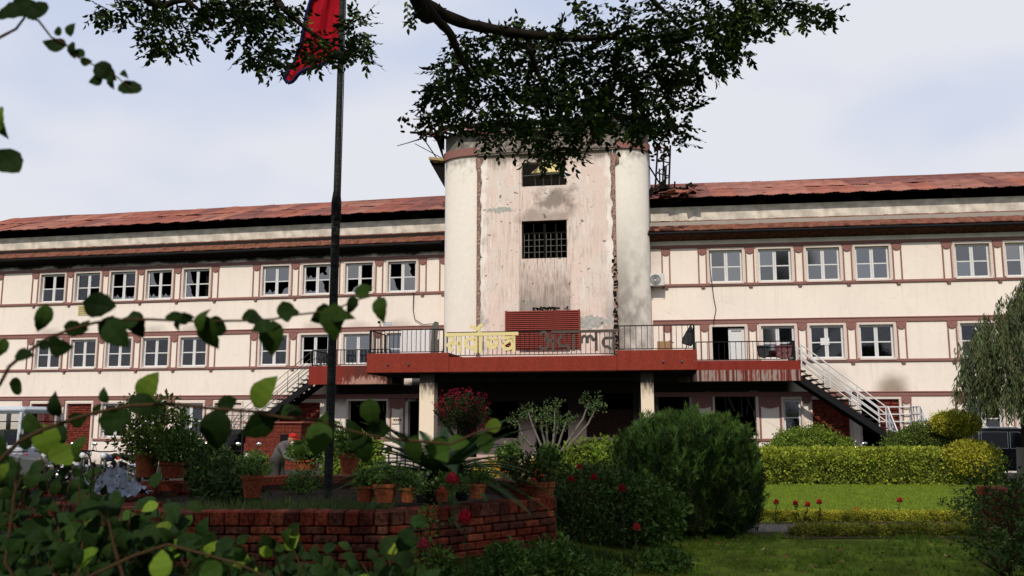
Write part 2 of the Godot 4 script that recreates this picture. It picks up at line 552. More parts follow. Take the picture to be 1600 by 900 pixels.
func band(called: String, w: String, x0: float, x1: float, y0: float, y1: float, z: float, m: Material) -> void:
	var b := MB.new()
	b.bevel(Vector3((x0 + x1) / 2, (y0 + y1) / 2, z / 2 - .02), Vector3(x1 - x0, y1 - y0, z + .04), .012)
	obj(called, b, m, B, side(w))

func railing(w: String, p: Vector3, q: Vector3, h: float, gap: float, m: Material, thick := .022) -> MeshInstance3D:
	var b := MB.new()
	b.bar(p + Vector3(0, h, 0), q + Vector3(0, h, 0), .05, .04)
	b.bar(p + Vector3(0, .06, 0), q + Vector3(0, .06, 0), .035, .03)
	var L := p.distance_to(q)
	for t in [0.0, 1.0]:
		b.bar(p.lerp(q, t), p.lerp(q, t) + Vector3(0, h, 0), .045)
	var r := obj("railing", b, m, B, side(w))
	var k := int(L / gap)
	var bal := MB.new()
	bal.bar(Vector3(0, .07, 0), Vector3(0, h - .02, 0), thick)
	var bm := bal.mesh()
	for i in range(1, k):
		put("baluster", bm, m, r, Transform3D(Basis(Vector3.RIGHT, rf(-.01, .01)), p.lerp(q, float(i) / k)))
	return r

func burnt(x: float, a: float, b: float, n: float) -> float:
	return clampf(sm(a, b, x + n), 0, 1)

func build_walls() -> void:
	var n1 := noise(11, 0.9, 4); var n2 := noise(12, 4.0, 4); var n3 := noise(13, 0.25, 3); var n4 := noise(14, 9.0, 3)
	var cream := Color(0.755, 0.68, 0.618)
	var soot := Color(0.022, 0.019, 0.017)
	var base := func(s: float, h: float) -> Color:
		var k := 1.0 + 0.05 * n3.get_noise_2d(s, h) + 0.03 * n2.get_noise_2d(s, h)
		var drip := sm(0.15, 0.6, n1.get_noise_2d(s * 4.0, h * 0.25)) * 0.09
		for sill in [7.93, 4.57]:                                          # rain runs below the sills
			if h < sill: drip += sm(0.05, 0.5, n2.get_noise_2d(s * 1.3, sill * 9.0 + h * .03)) * (1.0 - sm(0.1, 1.3, sill - h)) * 0.15
		var crack := absf(n1.get_noise_2d(s * .55 + 90, h * .55))
		drip += (1.0 - sm(.0, .010, crack)) * sm(.15, .35, n3.get_noise_2d(s * 2.0, h * 2.0)) * .5
		var grime := sm(0.2, 0.75, n1.get_noise_2d(s + 40, h + 7)) * 0.10
		var c := cream * k
		return c.lerp(Color(0.42, 0.36, 0.30), drip + grime)
	var left := func(u: float, v: float) -> Color:
		var s := lerpf(-38.5, -8.5, u); var h := lerpf(0.0, 10.9, v)
		var c: Color = base.call(s, h)
		var q := n1.get_noise_2d(s * 0.8, h) * 0.5 + n2.get_noise_2d(s, h * 0.5) * 0.12
		var k := burnt(h, 9.66, 9.95, q * 0.35)                                    # smoke out of the windows, caught under the eave
		if h > 9.0 or (h > 5.9 and h < 7.2):
			for x in [-31.6, -29.6, -27.6, -25.6, -23.5, -19.3, -17.2, -15.05, -12.9]:
				if absf(s - x - .72) > 1.6: continue
				var d := Vector2((s - x - .72) / 0.8, (h - 9.62) / 0.30).length()
				k = maxf(k, (1.0 - sm(0.4, 1.25, d + q * .6)) * 0.8)
				var d2 := Vector2((s - x - .72) / 0.75, (h - 6.5) / 0.35).length()
				k = maxf(k, (1.0 - sm(0.2, 1.3, d2 + q * .7)) * 0.28)
		if s > -16.2:
			k = maxf(k, burnt(h, 2.75, 3.25, q * .5) * (1.0 - sm(3.72, 3.9, h)) * sm(-16.2, -15.0, s))
			var d3 := Vector2((s + 13.6) / 1.5, (h - 3.3) / 0.9).length()
			k = maxf(k, 1.0 - sm(0.5, 1.2, d3 + q))
		k = maxf(k, burnt(s, -12.3, -11.0, q * 1.2 - sm(2.6, 1.2, h) * 1.3) * (1.0 - sm(3.8, 4.0, h)))
		k = maxf(k, 0.3 * (1.0 - sm(0.0, 0.9, h + q)))
		return c.lerp(soot, k)
	var right := func(u: float, v: float) -> Color:
		var s := lerpf(-1.5, 23.0, u); var h := lerpf(0.0, 10.9, v)
		var c: Color = base.call(s, h)
		var q := n1.get_noise_2d(s * 0.8, h) * 0.5 + n2.get_noise_2d(s, h * 0.5) * 0.12
		var k := burnt(h, 9.72, 10.3, q * .3) * 0.62  # right wall darker towards the eave
		var brown := Color(0.16, 0.115, 0.07)
		var d := Vector2((s - 9.35) / 0.95, (h - 3.3) / 1.15).length()
		c = c.lerp(brown, (1.0 - sm(0.15, 1.0, d + q * .3)) * 0.75)
		d = Vector2((s - 6.9) / 0.9, (h - 3.6) / 1.0).length()
		c = c.lerp(brown, (1.0 - sm(0.1, 1.1, d + q * .4)) * 0.45)
		if s < 5.6:
			k = maxf(k, burnt(h, 3.0, 3.35, q * .5) * (1.0 - sm(3.74, 3.8, h)) * (1.0 - sm(5.0, 5.5, s)))
		k = maxf(k, (1.0 - sm(0.5, 1.7, s + q)) * (1.0 - sm(4.45, 4.5, h)) * 0.95 * sm(1.6, 2.8, h + q))
		k = maxf(k, 0.28 * (1.0 - sm(0.0, 0.9, h + q)))
		k = maxf(k, (1.0 - sm(-0.6, 0.1, s + q * .4)) * .25 * sm(7.5, 9.5, h))
		return c.lerp(soot, k)
	var m_left := mat(Color.WHITE, 0.85, null, 1.0, null)
	m_left.albedo_texture = painted(Vector2i(1024, 384), left); m_left.texture_repeat = false
	var m_right := mat(Color.WHITE, 0.85)
	m_right.albedo_texture = painted(Vector2i(896, 400), right); m_right.texture_repeat = false
	M.wall_left = m_left; M.wall_right = m_right

	# openings
	var L_cols := [-31.57, -29.55, -27.56, -25.54, -23.50, -19.28, -17.18, -15.03, -12.9]
	var R_cols := [1.91, 3.98, 6.0, 8.03, 12.08, 14.08, 16.1, 18.1]
	var ow := 1.38
	var hL := []; var hR := []
	var up := ["mmdd", "ddd0", "md00", "1m00", "1m1m", "rr02", "0301", "rm2m", "m1" + "1r"]
	var first_l := ["dddd", "dddd", "dddd", "dddd", "dddd", "dddd", "mmmd", "rrdd", "rrrr"]
	for i in L_cols.size():
		var x: float = L_cols[i] + .10
		hL.append(Rect2(x, 8.08, ow, 1.44)); hL.append(Rect2(x, 4.72, ow, 1.42))
	for i in R_cols.size():
		var x: float = R_cols[i] + .10
		hR.append(Rect2(x, 8.08, ow, 1.44))
		if i != 6 and i != 7: hR.append(Rect2(x, (4.56 if i == 0 else 4.72), ow, (1.58 if i == 0 else 1.42)))
	# ground floor
	var gl := [[-31.57, .45, "shutter"], [-29.55, .45, "shutter"], [-27.56, 1.3, "dddd"], [-25.54, 1.3, "dddd"], [-23.50, 1.3, "rdrd"], [-21.5, .45, "door"], [-18.2, .45, "shutter"]]
	for g in gl:
		hL.append(Rect2(g[0] + .1, g[1], 1.38 if g[0] < -19 else 2.1, 2.95 - g[1]))
	hL.append(Rect2(-14.6, 1.42, 1.86, 1.60)); hL.append(Rect2(-11.7, .45, .62, 2.55))
	hR.append(Rect2(2.02, 1.48, 1.72, 1.68)); hR.append(Rect2(-.35, 1.48, 1.3, 1.68)); hR.append(Rect2(4.88, 1.5, .72, 1.5)); hR.append(Rect2(6.05, .45, 1.5, 2.55))
	hR.append(Rect2(8.03, .95, 1.52, 2.05)); hR.append(Rect2(12.2, 1.42, 1.38, 1.58)); hR.append(Rect2(14.18, 1.42, 1.38, 1.58))
	wall("wall", "L", Vector2(-38.0, 0), Vector2(-9.0, 10.85), hL, 0.0, .3, m_left, Rect2(-38.5, 0, 30, 10.9))
	wall("wall", "R", Vector2(-1.2, 0), Vector2(22.5, 10.85), hR, 0.0, .3, m_right, Rect2(-1.5, 0, 24.5, 10.9))

	# trim of the two upper storeys and of the ground floor
	for e in [["L", -38.0, -9.9], ["R", -.52, 22.5]]:
		for y in [7.93, 4.57]:
			band("sill_band", e[0], e[1], e[2], y, y + .12, .07, M.trim)
		band("head_band", e[0], e[1], e[2], 9.64, 9.78, .055, M.trim)
		band("head_band", e[0], e[1], e[2], 6.25, 6.42, .055, M.trim)
		band("head_moulding", e[0], e[1], e[2], 6.42, 6.47, .085, M.trim)
		band("head_band", e[0], e[1], e[2], 3.13, 3.28, .055, M.trim)
		band("head_moulding", e[0], e[1], e[2], 3.28, 3.33, .085, M.trim)
	band("plinth_band", "R", 2.02, 6.0, 1.24, 1.36, .06, M.trim)
	band("plinth_band", "L", -27.9, -21.8, 1.14, 1.26, .06, M.trim)
	band("plinth_band", "L", -14.9, -11.8, 1.2, 1.32, .06, M.trim)
	band("plinth_band", "R", 11.9, 22.4, 1.2, 1.32, .06, M.trim)
	for lev in [[8.05, 9.64], [4.69, 6.25]]:
		for ends in [["L", L_cols], ["R", R_cols]]:
			var cols: Array = ends[1]
			for i in cols.size():
				var x: float = cols[i]
				if i == 0 or cols[i] - cols[i - 1] > 3.0: pilaster(ends[0], x - .225, lev[0], lev[1])
				pilaster(ends[0], x + 1.805, lev[0], lev[1])
	for x in [-33.9, -36.2]:
		pilaster("L", x, 8.05, 9.64); pilaster("L", x, 4.69, 6.25)
	pilaster("R", .1, 8.05, 9.64); pilaster("R", .1, 4.69, 6.25); pilaster("L", -10.1, 8.05, 9.64)
	for x in [-31.8, -29.77, -27.76, -25.75, -23.72, -21.7]: pilaster("L", x, 1.3, 3.13, false)
	for x in [5.83, 9.85, 11.95, 13.85, 15.9, 18.0]: pilaster("R", x, 1.36, 3.13, false)
	# broad ground-floor pilasters by the burnt openings, with a curved capital
	for e in [["R", 1.52, .42], ["R", 4.32, .46], ["L", -12.22, .36]]:
		var b := MB.new()
		var x: float = e[1]; var hw: float = e[2]
		for s in [-1, 1]:
			b.box(Vector3(x + s * (hw - .04), 2.05, .02), Vector3(.08, 1.35, .04))
		var cap := PackedVector2Array([Vector2(x - hw, 3.12), Vector2(x - hw, 2.72)])
		for k in 9:
			var t := k / 8.0
			cap.append(Vector2(x - hw + .08 + (2 * hw - .16) * t, 2.72 - .09 * sin(PI * t)))
		cap.append(Vector2(x + hw, 2.72)); cap.append(Vector2(x + hw, 3.12))
		b.poly(cap, 0.0, .05)
		obj("broad_pilaster", b, M.trim, B, side(e[0]))

	for i in L_cols.size():
		var x: float = L_cols[i] + .10
		window("L", x + .01, 8.09, ow - .02, 1.42, up[i]); surround_of("L", x, 8.08, ow, 1.44)
		window("L", x + .01, 4.73, ow - .02, 1.40, first_l[i]); surround_of("L", x, 4.72, ow, 1.42)
	for i in R_cols.size():
		var x: float = R_cols[i] + .10
		window("R", x + .01, 8.09, ow - .02, 1.42, "rrrr"); surround_of("R", x, 8.08, ow, 1.44)
		if i != 0 and i < 6:
			window("R", x + .01, 4.73, ow - .02, 1.40, "rdrd" if i == 1 else "dddd"); surround_of("R", x, 4.72, ow, 1.42)
		elif i == 0:
			surround_of("R", x, 4.56, ow, 1.58, false)
	# balcony door of the right wing: one leaf folded back, one shut
	var db := MB.new()
	db.bevel(Vector3(.34, .75, 0), Vector3(.68, 1.5, .05), .012)
	db.bevel(Vector3(.34, .75, .03), Vector3(.5, 1.2, .02), .008)
	var dr := obj("balcony_door", db, M.white, B, side("R", Vector3(2.70, 4.58, -.14)))
	dr.set_meta("label", "white balcony door with one leaf shut and one open")
	var dk := MB.new(); dk.box(Vector3(.34, 1.38, .045), Vector3(.42, .035, .01)); obj("letter_slot", dk, M.black, dr)
	for g in gl:
		if g[2] is String and g[2] == "shutter":
			shutter("L", g[0] + .1, g[1], 1.38 if g[0] < -19 else 2.1, 2.95 - g[1])
		elif g[2] == "door":
			var pd := MB.new()
			pd.bevel(Vector3(.69, 1.22, 0), Vector3(1.3, 2.42, .06), .01)
			for k in 4: pd.bevel(Vector3(.38 + .62 * (k % 2), .62 + 1.1 * (k / 2), .035), Vector3(.42, .8, .03), .012)
			obj("panel_door", pd, M.surround, B, side("L", Vector3(g[0] + .1, g[1] + .02, -.1)))
		else:
			window("L", g[0] + .11, g[1] + .01, 1.36, 2.93 - g[1], g[2])
		surround_of("L", g[0] + .1, g[1], 1.38 if g[0] < -19 else 2.1, 2.95 - g[1], false)
	shutter("R", 6.05, .45, 1.5, 2.55); surround_of("R", 6.05, .45, 1.5, 2.55, false)
	shutter("R", 8.72, .95, .83, 2.05); surround_of("R", 8.03, .95, 1.52, 2.05, false)
	surround_of("R", 2.02, 1.48, 1.72, 1.68, false); surround_of("L", -14.6, 1.42, 1.86, 1.6, false)
	surround_of("R", 4.88, 1.5, .72, 1.5, false)
	window("R", 4.89, 1.51, .70, 1.48, "dd", 1)
	for x in [12.2, 14.18]:
		window("R", x + .01, 1.43, 1.36, 1.56, "dddd"); surround_of("R", x, 1.42, 1.38, 1.58)
	# hanging scraps in the burnt openings
	for e in [["R", 2.02, 1.72, 1.48, 1.68], ["L", -14.6, 1.86, 1.42, 1.6]]:
		var b := MB.new()
		for k in 7:
			var a := Vector3(e[1] + rf(.05, e[2] - .05), e[3] + e[4], -.2)
			b.bar(a, a + Vector3(rf(-.35, .35), -rf(.2, .9), rf(-.2, .1)), .02)
		b.poly(PackedVector2Array([Vector2(e[1] + e[2], e[3]), Vector2(e[1] + e[2], e[3] + e[4]), Vector2(e[1] + e[2] - .05, e[3] + e[4] * .9), Vector2(e[1] + e[2] - .03, e[3] + e[4] * .7), Vector2(e[1] + e[2] - .12, e[3] + e[4] * .55), Vector2(e[1] + e[2] - .02, e[3] + e[4] * .3)]), -.16, -.12)
		obj("charred_frame", b, M.burnt_metal, B, side(e[0]))

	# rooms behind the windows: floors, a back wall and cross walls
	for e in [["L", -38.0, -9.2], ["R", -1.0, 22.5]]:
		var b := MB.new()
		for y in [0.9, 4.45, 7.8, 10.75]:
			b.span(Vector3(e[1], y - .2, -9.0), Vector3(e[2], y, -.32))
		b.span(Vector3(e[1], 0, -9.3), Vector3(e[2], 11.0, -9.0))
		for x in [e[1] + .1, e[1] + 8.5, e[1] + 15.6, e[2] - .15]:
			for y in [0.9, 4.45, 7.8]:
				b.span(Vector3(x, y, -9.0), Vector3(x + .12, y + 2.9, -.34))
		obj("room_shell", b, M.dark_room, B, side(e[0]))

func shutter(w: String, x: float, y: float, ww: float, hh: float) -> void:
	var b := MB.new()
	var k := int(hh / .11)
	for i in k:
		var yy := hh * (i + .5) / k
		b.bevel(Vector3(ww / 2, yy, rf(-.004, .004)), Vector3(ww - .02, hh / k - .012, .05), .012)
	b.box(Vector3(ww / 2, hh / 2, -.035), Vector3(ww - .02, hh - .01, .01))
	obj("rolling_shutter", b, M.shutter, B, side(w, Vector3(x, y, -.10)))

func build_roofs() -> void:
	for e in [["L", -38.0, -9.3], ["R", -1.0, 22.5]]:
		var w: String = e[0]; var x0: float = e[1]; var x1: float = e[2]
		# the tiled skirt roof over the windows
		var b := MB.new()
		var lo := Vector3(0, 10.32, .64); var hi := Vector3(0, 11.02, -.82)
		var down := (lo - hi).normalized()
		var nrm := Vector3(1, 0, 0).cross(down) * -1.0
		if nrm.y < 0: nrm = -nrm
		var rows := 8
		for r in rows:
			var t := (r + .35) / rows
			var n := int((x1 - x0) / .21)
			for i in n:
				var c := lo.lerp(hi, t) + Vector3(x0 + (i + .5) * .21 + (.1 if r % 2 else 0.0), 0, 0) + nrm * (.03 + rf(-.008, .014))
				var k := rf(.6, 1.25)
				if w == "R" and c.x < 1.4 and rng.randf() < .55: k *= .3
				b.col = Color(k, k * rf(.85, 1.1), k * rf(.85, 1.1))
				var bs := Basis(Vector3(1, 0, 0), down, nrm * -1.0)
				bs = Basis(Vector3(1, 0, 0), -down, Vector3(1, 0, 0).cross(-down)).rotated(Vector3(1, 0, 0), .06 + rf(-.03, .05)).rotated(nrm, rf(-.05, .05))
				b.box(c, Vector3(.2, .27, .03), bs)
		stuff(obj("roof_tiles", b, M.tile, B, side(w)))
		var d := MB.new()
		d.quad(Vector3(x0, 10.30, .60), Vector3(x1, 10.30, .60), Vector3(x1, 11.0, -.8), Vector3(x0, 11.0, -.8))
		d.span(Vector3(x0, 10.18, .56), Vector3(x1, 10.30, .60))
		obj("eave_board", d, M.char if w == "L" else M.bark, B, side(w))
		var sf := MB.new()                                                        # sloping soffit back to the wall
		sf.quad(Vector3(x0, 9.98, .0), Vector3(x1, 9.98, .0), Vector3(x1, 10.17, .58), Vector3(x0, 10.17, .58))
		obj("soffit", sf, M.char if w == "L" else mat(lin(.16, .075, .05), .9, tex.dirt, .6), B, side(w))
		var g := MB.new()
		var pts := []
		for i in int(x1 - x0) + 1: pts.append(Vector3(x0 + i, 10.20 + rf(-.012, .012), .70 + rf(-.01, .01)))
		g.tube(pts, [.065], 6)
		for i in pts.size():
			if i % 2 == 0: g.bar(pts[i] + Vector3(0, -.09, 0), pts[i] + Vector3(0, .1, -.1), .03)
		obj("gutter", g, M.black, B, side(w))
		# the clerestory above it, open under the upper roof
		wall("clerestory_wall", w, Vector2(x0, 10.85), Vector2(x1, 11.71), [], -.82, .25, M.cream, Rect2(0, 0, 30, 10))
		var p := MB.new()
		var xx := x0 + 1.3
		var posts := []
		while xx < x1:
			var pm := MB.new()
			pm.bevel(Vector3(0, .02, -.12), Vector3(.42, .62, .2), .02)
			obj("eave_post", pm, M.bark, B, side(w, Vector3(xx, 11.98, -.92)))
			xx += 4.15
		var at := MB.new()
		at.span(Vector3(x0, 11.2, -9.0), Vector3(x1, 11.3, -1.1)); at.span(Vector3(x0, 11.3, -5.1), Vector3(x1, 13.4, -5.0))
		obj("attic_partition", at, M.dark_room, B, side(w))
		# upper roof of rusted sheets
		var eave := Vector3(0, 11.97, -.20); var ridge := Vector3(0, 13.78, -5.0)
		var slope := (ridge - eave)
		var sl := slope.length()
		var sd := slope / sl
		var sn := Vector3(1, 0, 0).cross(sd) * -1.0
		if sn.y < 0: sn = -sn
		var meshes := []
		for kind in 3:
			for v in 4:
				var sb := MB.new()
				var ln := (sl * .55 if kind == 0 else sl * .5) + .06
				var nx := 14; var ny := 3
				var wv := noise(50 + kind * 5 + v, .9, 2)
				var amp := .0
				var P := []
				for j in ny + 1:
					var row := []
					for i in nx + 1:
						var u := float(i) / nx; var t := float(j) / ny
						var z := .010 * (1 if i % 2 else -1) + wv.get_noise_2d(u * 1.4, t * 2.0) * .05
						var y := t * ln
						if kind == 0 and j == 0: y += wv.get_noise_2d(u * 2.0, 9.0) * .06
						row.append(Vector3((u - .5) * 1.16, y, z))
					P.append(row)
				for j in ny:
					for i in nx:
						sb.quad(P[j][i], P[j][i + 1], P[j + 1][i + 1], P[j + 1][i])
						sb.quad(P[j][i + 1] - Vector3(0, 0, .004), P[j][i] - Vector3(0, 0, .004), P[j + 1][i] - Vector3(0, 0, .004), P[j + 1][i + 1] - Vector3(0, 0, .004))
				meshes.append(sb.mesh())
		var bs2 := Basis(Vector3(1, 0, 0), sd, sn)
		var n2 := int((x1 - x0) / 1.08)
		for i in n2:
			for r in 2:
				var mi: Material = M.rust[rng.randi() % M.rust.size()]
				if w == "R": mi = M.rust[[0, 2, 2, 4, 3][rng.randi() % 5]] if r == 0 else M.rust[[3, 4, 2, 3][(i / 3) % 4]]
				var o := eave + sd * (sl * .5 * r) + sn * (.03 + .02 * r + .006 * (i % 2)) + Vector3(x0 + (i + .5) * 1.08, 0, 0)
				put("roof_sheet", meshes[rng.randi() % 4 + 4 * r], mi, B, side(w, o, bs2 * Basis(Vector3(0, 0, 1), rf(-.012, .012)) * Basis(Vector3(1, 0, 0), rf(-.004, .010))))
		var rb := MB.new()
		rb.quad(Vector3(x1, 13.7, -5.0), Vector3(x0, 13.7, -5.0), Vector3(x0, 11.9, -9.8), Vector3(x1, 11.9, -9.8))
		rb.quad(Vector3(x0, 11.93, -.22), Vector3(x0, 13.70, -5.0), Vector3(x1, 13.70, -5.0), Vector3(x1, 11.93, -.22))
		for x in [x0, x1]:
			rb.tri(Vector3(x, 11.0, -.9), Vector3(x, 13.7, -5.0), Vector3(x, 11.0, -9.6))
		obj("roof_underlay", rb, M.bark, B, side(w))
		var cap := MB.new()
		var cp := []
		for i in int((x1 - x0) / 2.0) + 1: cp.append(Vector3(x0 + i * 2.0, 13.80 + rf(-.03, .03), -5.0))
		cap.tube(cp, [.09], 6)
		obj("ridge_cap", cap, M.rust[3], B, side(w))

func arc_wall(pts: Array, y0: float, y1: float, thick: float, b: MB) -> void:          # a wall standing on a plan line (Vector2 x, z), smooth
	var nr := []
	for i in pts.size():
		var d: Vector2 = (pts[mini(i + 1, pts.size() - 1)] - pts[maxi(i - 1, 0)]).normalized()
		nr.append(Vector3(-d.y, 0, d.x))
	for i in pts.size() - 1:
		var a: Vector2 = pts[i]; var d: Vector2 = pts[i + 1]
		var na: Vector3 = nr[i]; var nd: Vector3 = nr[i + 1]
		var A := Vector3(a.x, 0, a.y); var D := Vector3(d.x, 0, d.y)
		var up0 := Vector3.UP * y0; var up1 := Vector3.UP * y1
		b.squad([A + up0, D + up0, D + up1, A + up1], [na, nd, nd, na])
		var A2 := A - na * thick; var D2 := D - nd * thick
		b.squad([D2 + up0, A2 + up0, A2 + up1, D2 + up1], [-nd, -na, -na, -nd])
		b.quad(A + up1, D + up1, D2 + up1, A2 + up1)
		b.quad(A2 + up0, D2 + up0, D + up0, A + up0)

func build_tower() -> void:
	var n1 := noise(21, 1.1, 5); var n2 := noise(22, 5.0, 4); var n3 := noise(23, 0.5, 3); var n4 := noise(24, 14.0, 2)
	var pink := Color(0.66, 0.54, 0.49)
	var front := func(u: float, v: float) -> Color:
		var s := lerpf(-8.1, -2.0, u); var h := lerpf(4.0, 14.0, v)
		var q := n1.get_noise_2d(s, h); var f := n2.get_noise_2d(s, h); var g := n3.get_noise_2d(s, h)
		var c := pink * (1.0 + .06 * g + .05 * f)
		c = c.lerp(Color(.60, .56, .52), sm(.0, .5, g + .4 * q) * .5)                       # washed out patches
		c = c.lerp(Color(.70, .66, .62), sm(.25, .55, n1.get_noise_2d(s * 1.6 + 30, h * .5)) * .6)      # bare lime showing
		var run := sm(.2, .6, n2.get_noise_2d(s * 1.3, h * .12)) * sm(.0, .4, n1.get_noise_2d(s + 9, h * .4))
		c = c.lerp(Color(.78, .76, .73), run * .6)
		var edge := minf(s + 7.95, -2.1 - s)
		c = c.lerp(Color(.78, .75, .72), (1.0 - sm(.08, .34, edge + q * .25)) * .8)                      # white lime along the broken edges
		var mid := sm(-6.3, -6.15, s) * (1.0 - sm(-4.05, -3.9, s))
		var low := sm(9.0, 7.2, h) * sm(6.5, 7.6, h + .0) + sm(7.6, 6.9, h)
		var st := n2.get_noise_2d(s * 1.6, h * .10) + .5 * n2.get_noise_2d(s * 4.0, h * .3)      # smoke and water leave streaks
		var k: float = mid * clampf(sm(9.3, 6.6, h + q * .9 + st * 1.2), 0, 1) * .68 * sm(5.0, 6.0, h)
		k = maxf(k, sm(.05, .55, st + q * .4) * (.22 + .3 * mid) * sm(12.6, 11.0, h + q) * sm(4.0, 8.0, h))
		k = maxf(k, (1.0 - sm(.0, .9, -2.1 - s + q * .5)) * sm(9.0, 6.0, h) * .55)
		var dd := Vector2((s + 4.55) / 1.0, (h - 11.75) / .95).length()
		k = maxf(k, (1.0 - sm(.2, 1.1, dd + q * .7 + f * .2)) * .7)
		dd = Vector2((s + 5.1) / 1.6, (h - 11.0) / .5).length()
		k = maxf(k, (1.0 - sm(.3, 1.1, dd + q * .6)) * .5)
		k = maxf(k, (1.0 - sm(.02, .28, s + 7.95 + q * .4)) * sm(8.5, 5.5, h) * .7)
		k = maxf(k, (1.0 - sm(.02, .3, -2.1 - s + q * .3)) * sm(9.5, 5.0, h) * .8)
		k = maxf(k, sm(13.2, 13.85, h + q * .4 + st * .2) * .7)
		c = c.lerp(Color(.09, .075, .065), clampf(k, 0, 1))
		var patch := 1.0 - sm(.75, .95, Vector2((s + 7.0) / .9, (h - 11.35) / .14).length() + f * .5 + q * .4)
		patch = maxf(patch, 1.0 - sm(.8, .95, Vector2((s + 2.9) / .85, (h - 6.3) / .36).length() + f * .3 + q * .5))
		c = c.lerp(Color(.36, .36, .34) * (1 + f * .3), patch)
		var crack := absf(n1.get_noise_2d(s * .9 + 70, h * .9))
		c = c.lerp(Color(.2, .17, .15), (1.0 - sm(.0, .014, crack)) * sm(.1, .3, g + .1) * .7)
		c = c.lerp(Color(.12, .09, .08), sm(.66, .72, n4.get_noise_2d(s * .14, h * .2)) * .8)
		return c
	var m_front := mat(Color.WHITE, .9)
	m_front.albedo_texture = painted(Vector2i(512, 800), front); m_front.texture_repeat = false
	var holes := [Rect2(-6.12, 9.13, 2.0, 1.69), Rect2(-6.12, 12.38, 2.0, 1.10)]
	var uvr := Rect2(-8.1, 4.0, 6.1, 10.0)
	wall("tower_front", "T", Vector2(-8.02, 4.0), Vector2(-6.2, 13.9), [], 1.5, .3, m_front, uvr)
	wall("tower_front", "T", Vector2(-4.02, 4.0), Vector2(-2.1, 13.9), [], 1.5, .3, m_front, uvr)
	wall("tower_front", "T", Vector2(-6.2, 4.0), Vector2(-4.02, 13.9), holes, 1.43, .3, m_front, uvr)
	# rounded corners
	var m_round := func(u: float, v: float, burnt_side: float) -> Color:
		var q := n1.get_noise_2d(u * 9.0, v * 12.0); var f := n2.get_noise_2d(u * 5.0, v * 7.0)
		var c := Color(.76, .715, .66) * (1 + .05 * f)
		c = c.lerp(Color(.5, .44, .38), sm(.2, .7, q) * .16)
		var k := sm(.80, .93, v + q * .08) * .9
		k = maxf(k, (1.0 - sm(.0, .34, u + q * .14)) * sm(.75, .15, v) * .8 * burnt_side)
		return c.lerp(Color(.07, .06, .055), k)
	for sd in [-1, 1]:
		var mr := mat(Color.WHITE, .85)
		var side_k := .12 if sd < 0 else 1.0
		mr.albedo_texture = painted(Vector2i(160, 400), func(u: float, v: float) -> Color: return m_round.call(u, v, side_k)); mr.texture_repeat = false
		var b := MB.new()
		var cx: float = -8.05 if sd < 0 else -2.07
		var rx: float = 1.78 if sd < 0 else 1.5
		var plan := []
		for k in 13:
			var a := PI / 2 * k / 12.0
			plan.append(Vector2(cx + sd * rx * sin(a), .45 + .97 * cos(a)))
		plan.append(Vector2(cx + sd * rx, -2.0)); plan.append(Vector2(cx + sd * rx, -4.2))
		var L := 0.0
		for i in plan.size() - 1:
			var a: Vector2 = plan[i]; var d: Vector2 = plan[i + 1]
			var nrm := func(k: int) -> Vector3:
				if k >= 12: return Vector3(sd, 0, 0)
				var t := PI / 2 * k / 12.0
				return Vector3(sd * sin(t) / rx, 0, cos(t) / .97).normalized()
			var L2 := L + a.distance_to(d)
			var top := 15.15 + .25 * n1.get_noise_2d(i * 3.0, sd)
			var v4 := [[a, 4.0, L, nrm.call(i)], [d, 4.0, L2, nrm.call(i + 1)], [d, top, L2, nrm.call(i + 1)], [a, top, L, nrm.call(i)]]
			for kk in ([0, 2, 1, 0, 3, 2] if sd > 0 else [0, 1, 2, 0, 2, 3]):
				var e = v4[kk]
				b.vert(Vector3(e[0].x, e[1], e[0].y), e[3], Vector2(e[2] / 6.5, 1.0 - (e[1] - 4.0) / 11.4))
			for kk in ([0, 1, 2, 0, 2, 3] if sd > 0 else [0, 2, 1, 0, 3, 2]):
				var e = v4[kk]
				b.vert(Vector3(e[0].x, e[1], e[0].y) - e[3] * .25, -e[3], Vector2(e[2] / 6.5, 1.0 - (e[1] - 4.0) / 11.4))
			L = L2
		obj("tower_corner", b, mr, B, side("T"))
		# red-brown cornice band round the corner
		var cb := MB.new()
		var pl := []
		for k in 13:
			var a := PI / 2 * k / 12.0
			pl.append(Vector2(cx + sd * (rx + .1) * sin(a), .45 + 1.07 * cos(a)))
		if sd < 0: pl.reverse()
		arc_wall(pl, 13.92, 14.28, .14, cb)
		obj("tower_cornice", cb, M.trim, B, side("T"))
	# flat fascia over the front bay
	var fs := MB.new()
	fs.bevel(Vector3(-5.02, 14.2, 1.52), Vector3(6.2, .62, .34), .03)
	fs.bevel(Vector3(-5.02, 13.86, 1.56), Vector3(6.1, .06, .16), .01)
	obj("tower_fascia", fs, mat(lin(.36, .31, .28), .9, tex.dirt, .7), B, side("T"))
	var pw := MB.new()
	pw.span(Vector3(-8.0, 14.5, 1.15), Vector3(-2.1, 15.1, 1.38))
	obj("tower_parapet", pw, mat(lin(.30, .25, .22), .9, tex.dirt, .5), B, side("T"))
	# tower back and floors
	var bk := MB.new()
	bk.poly(PackedVector2Array([Vector2(-9.7, 4.0), Vector2(-.6, 4.0), Vector2(-.6, 14.6), Vector2(-3.6, 14.4), Vector2(-4.4, 14.15), Vector2(-4.9, 14.25), Vector2(-5.1, 14.9), Vector2(-5.3, 15.2), Vector2(-9.7, 15.2)]), -4.4, -4.2)
	bk.span(Vector3(-8.1, 8.4, -4.2), Vector3(-2.0, 8.6, 1.1)); bk.span(Vector3(-8.1, 11.9, -4.2), Vector3(-2.0, 12.1, 1.1))
	obj("tower_inner", bk, M.char, B, side("T"))
	# what is left of the tower roof: a charred rim round a burnt-out middle
	var rf_ := MB.new()
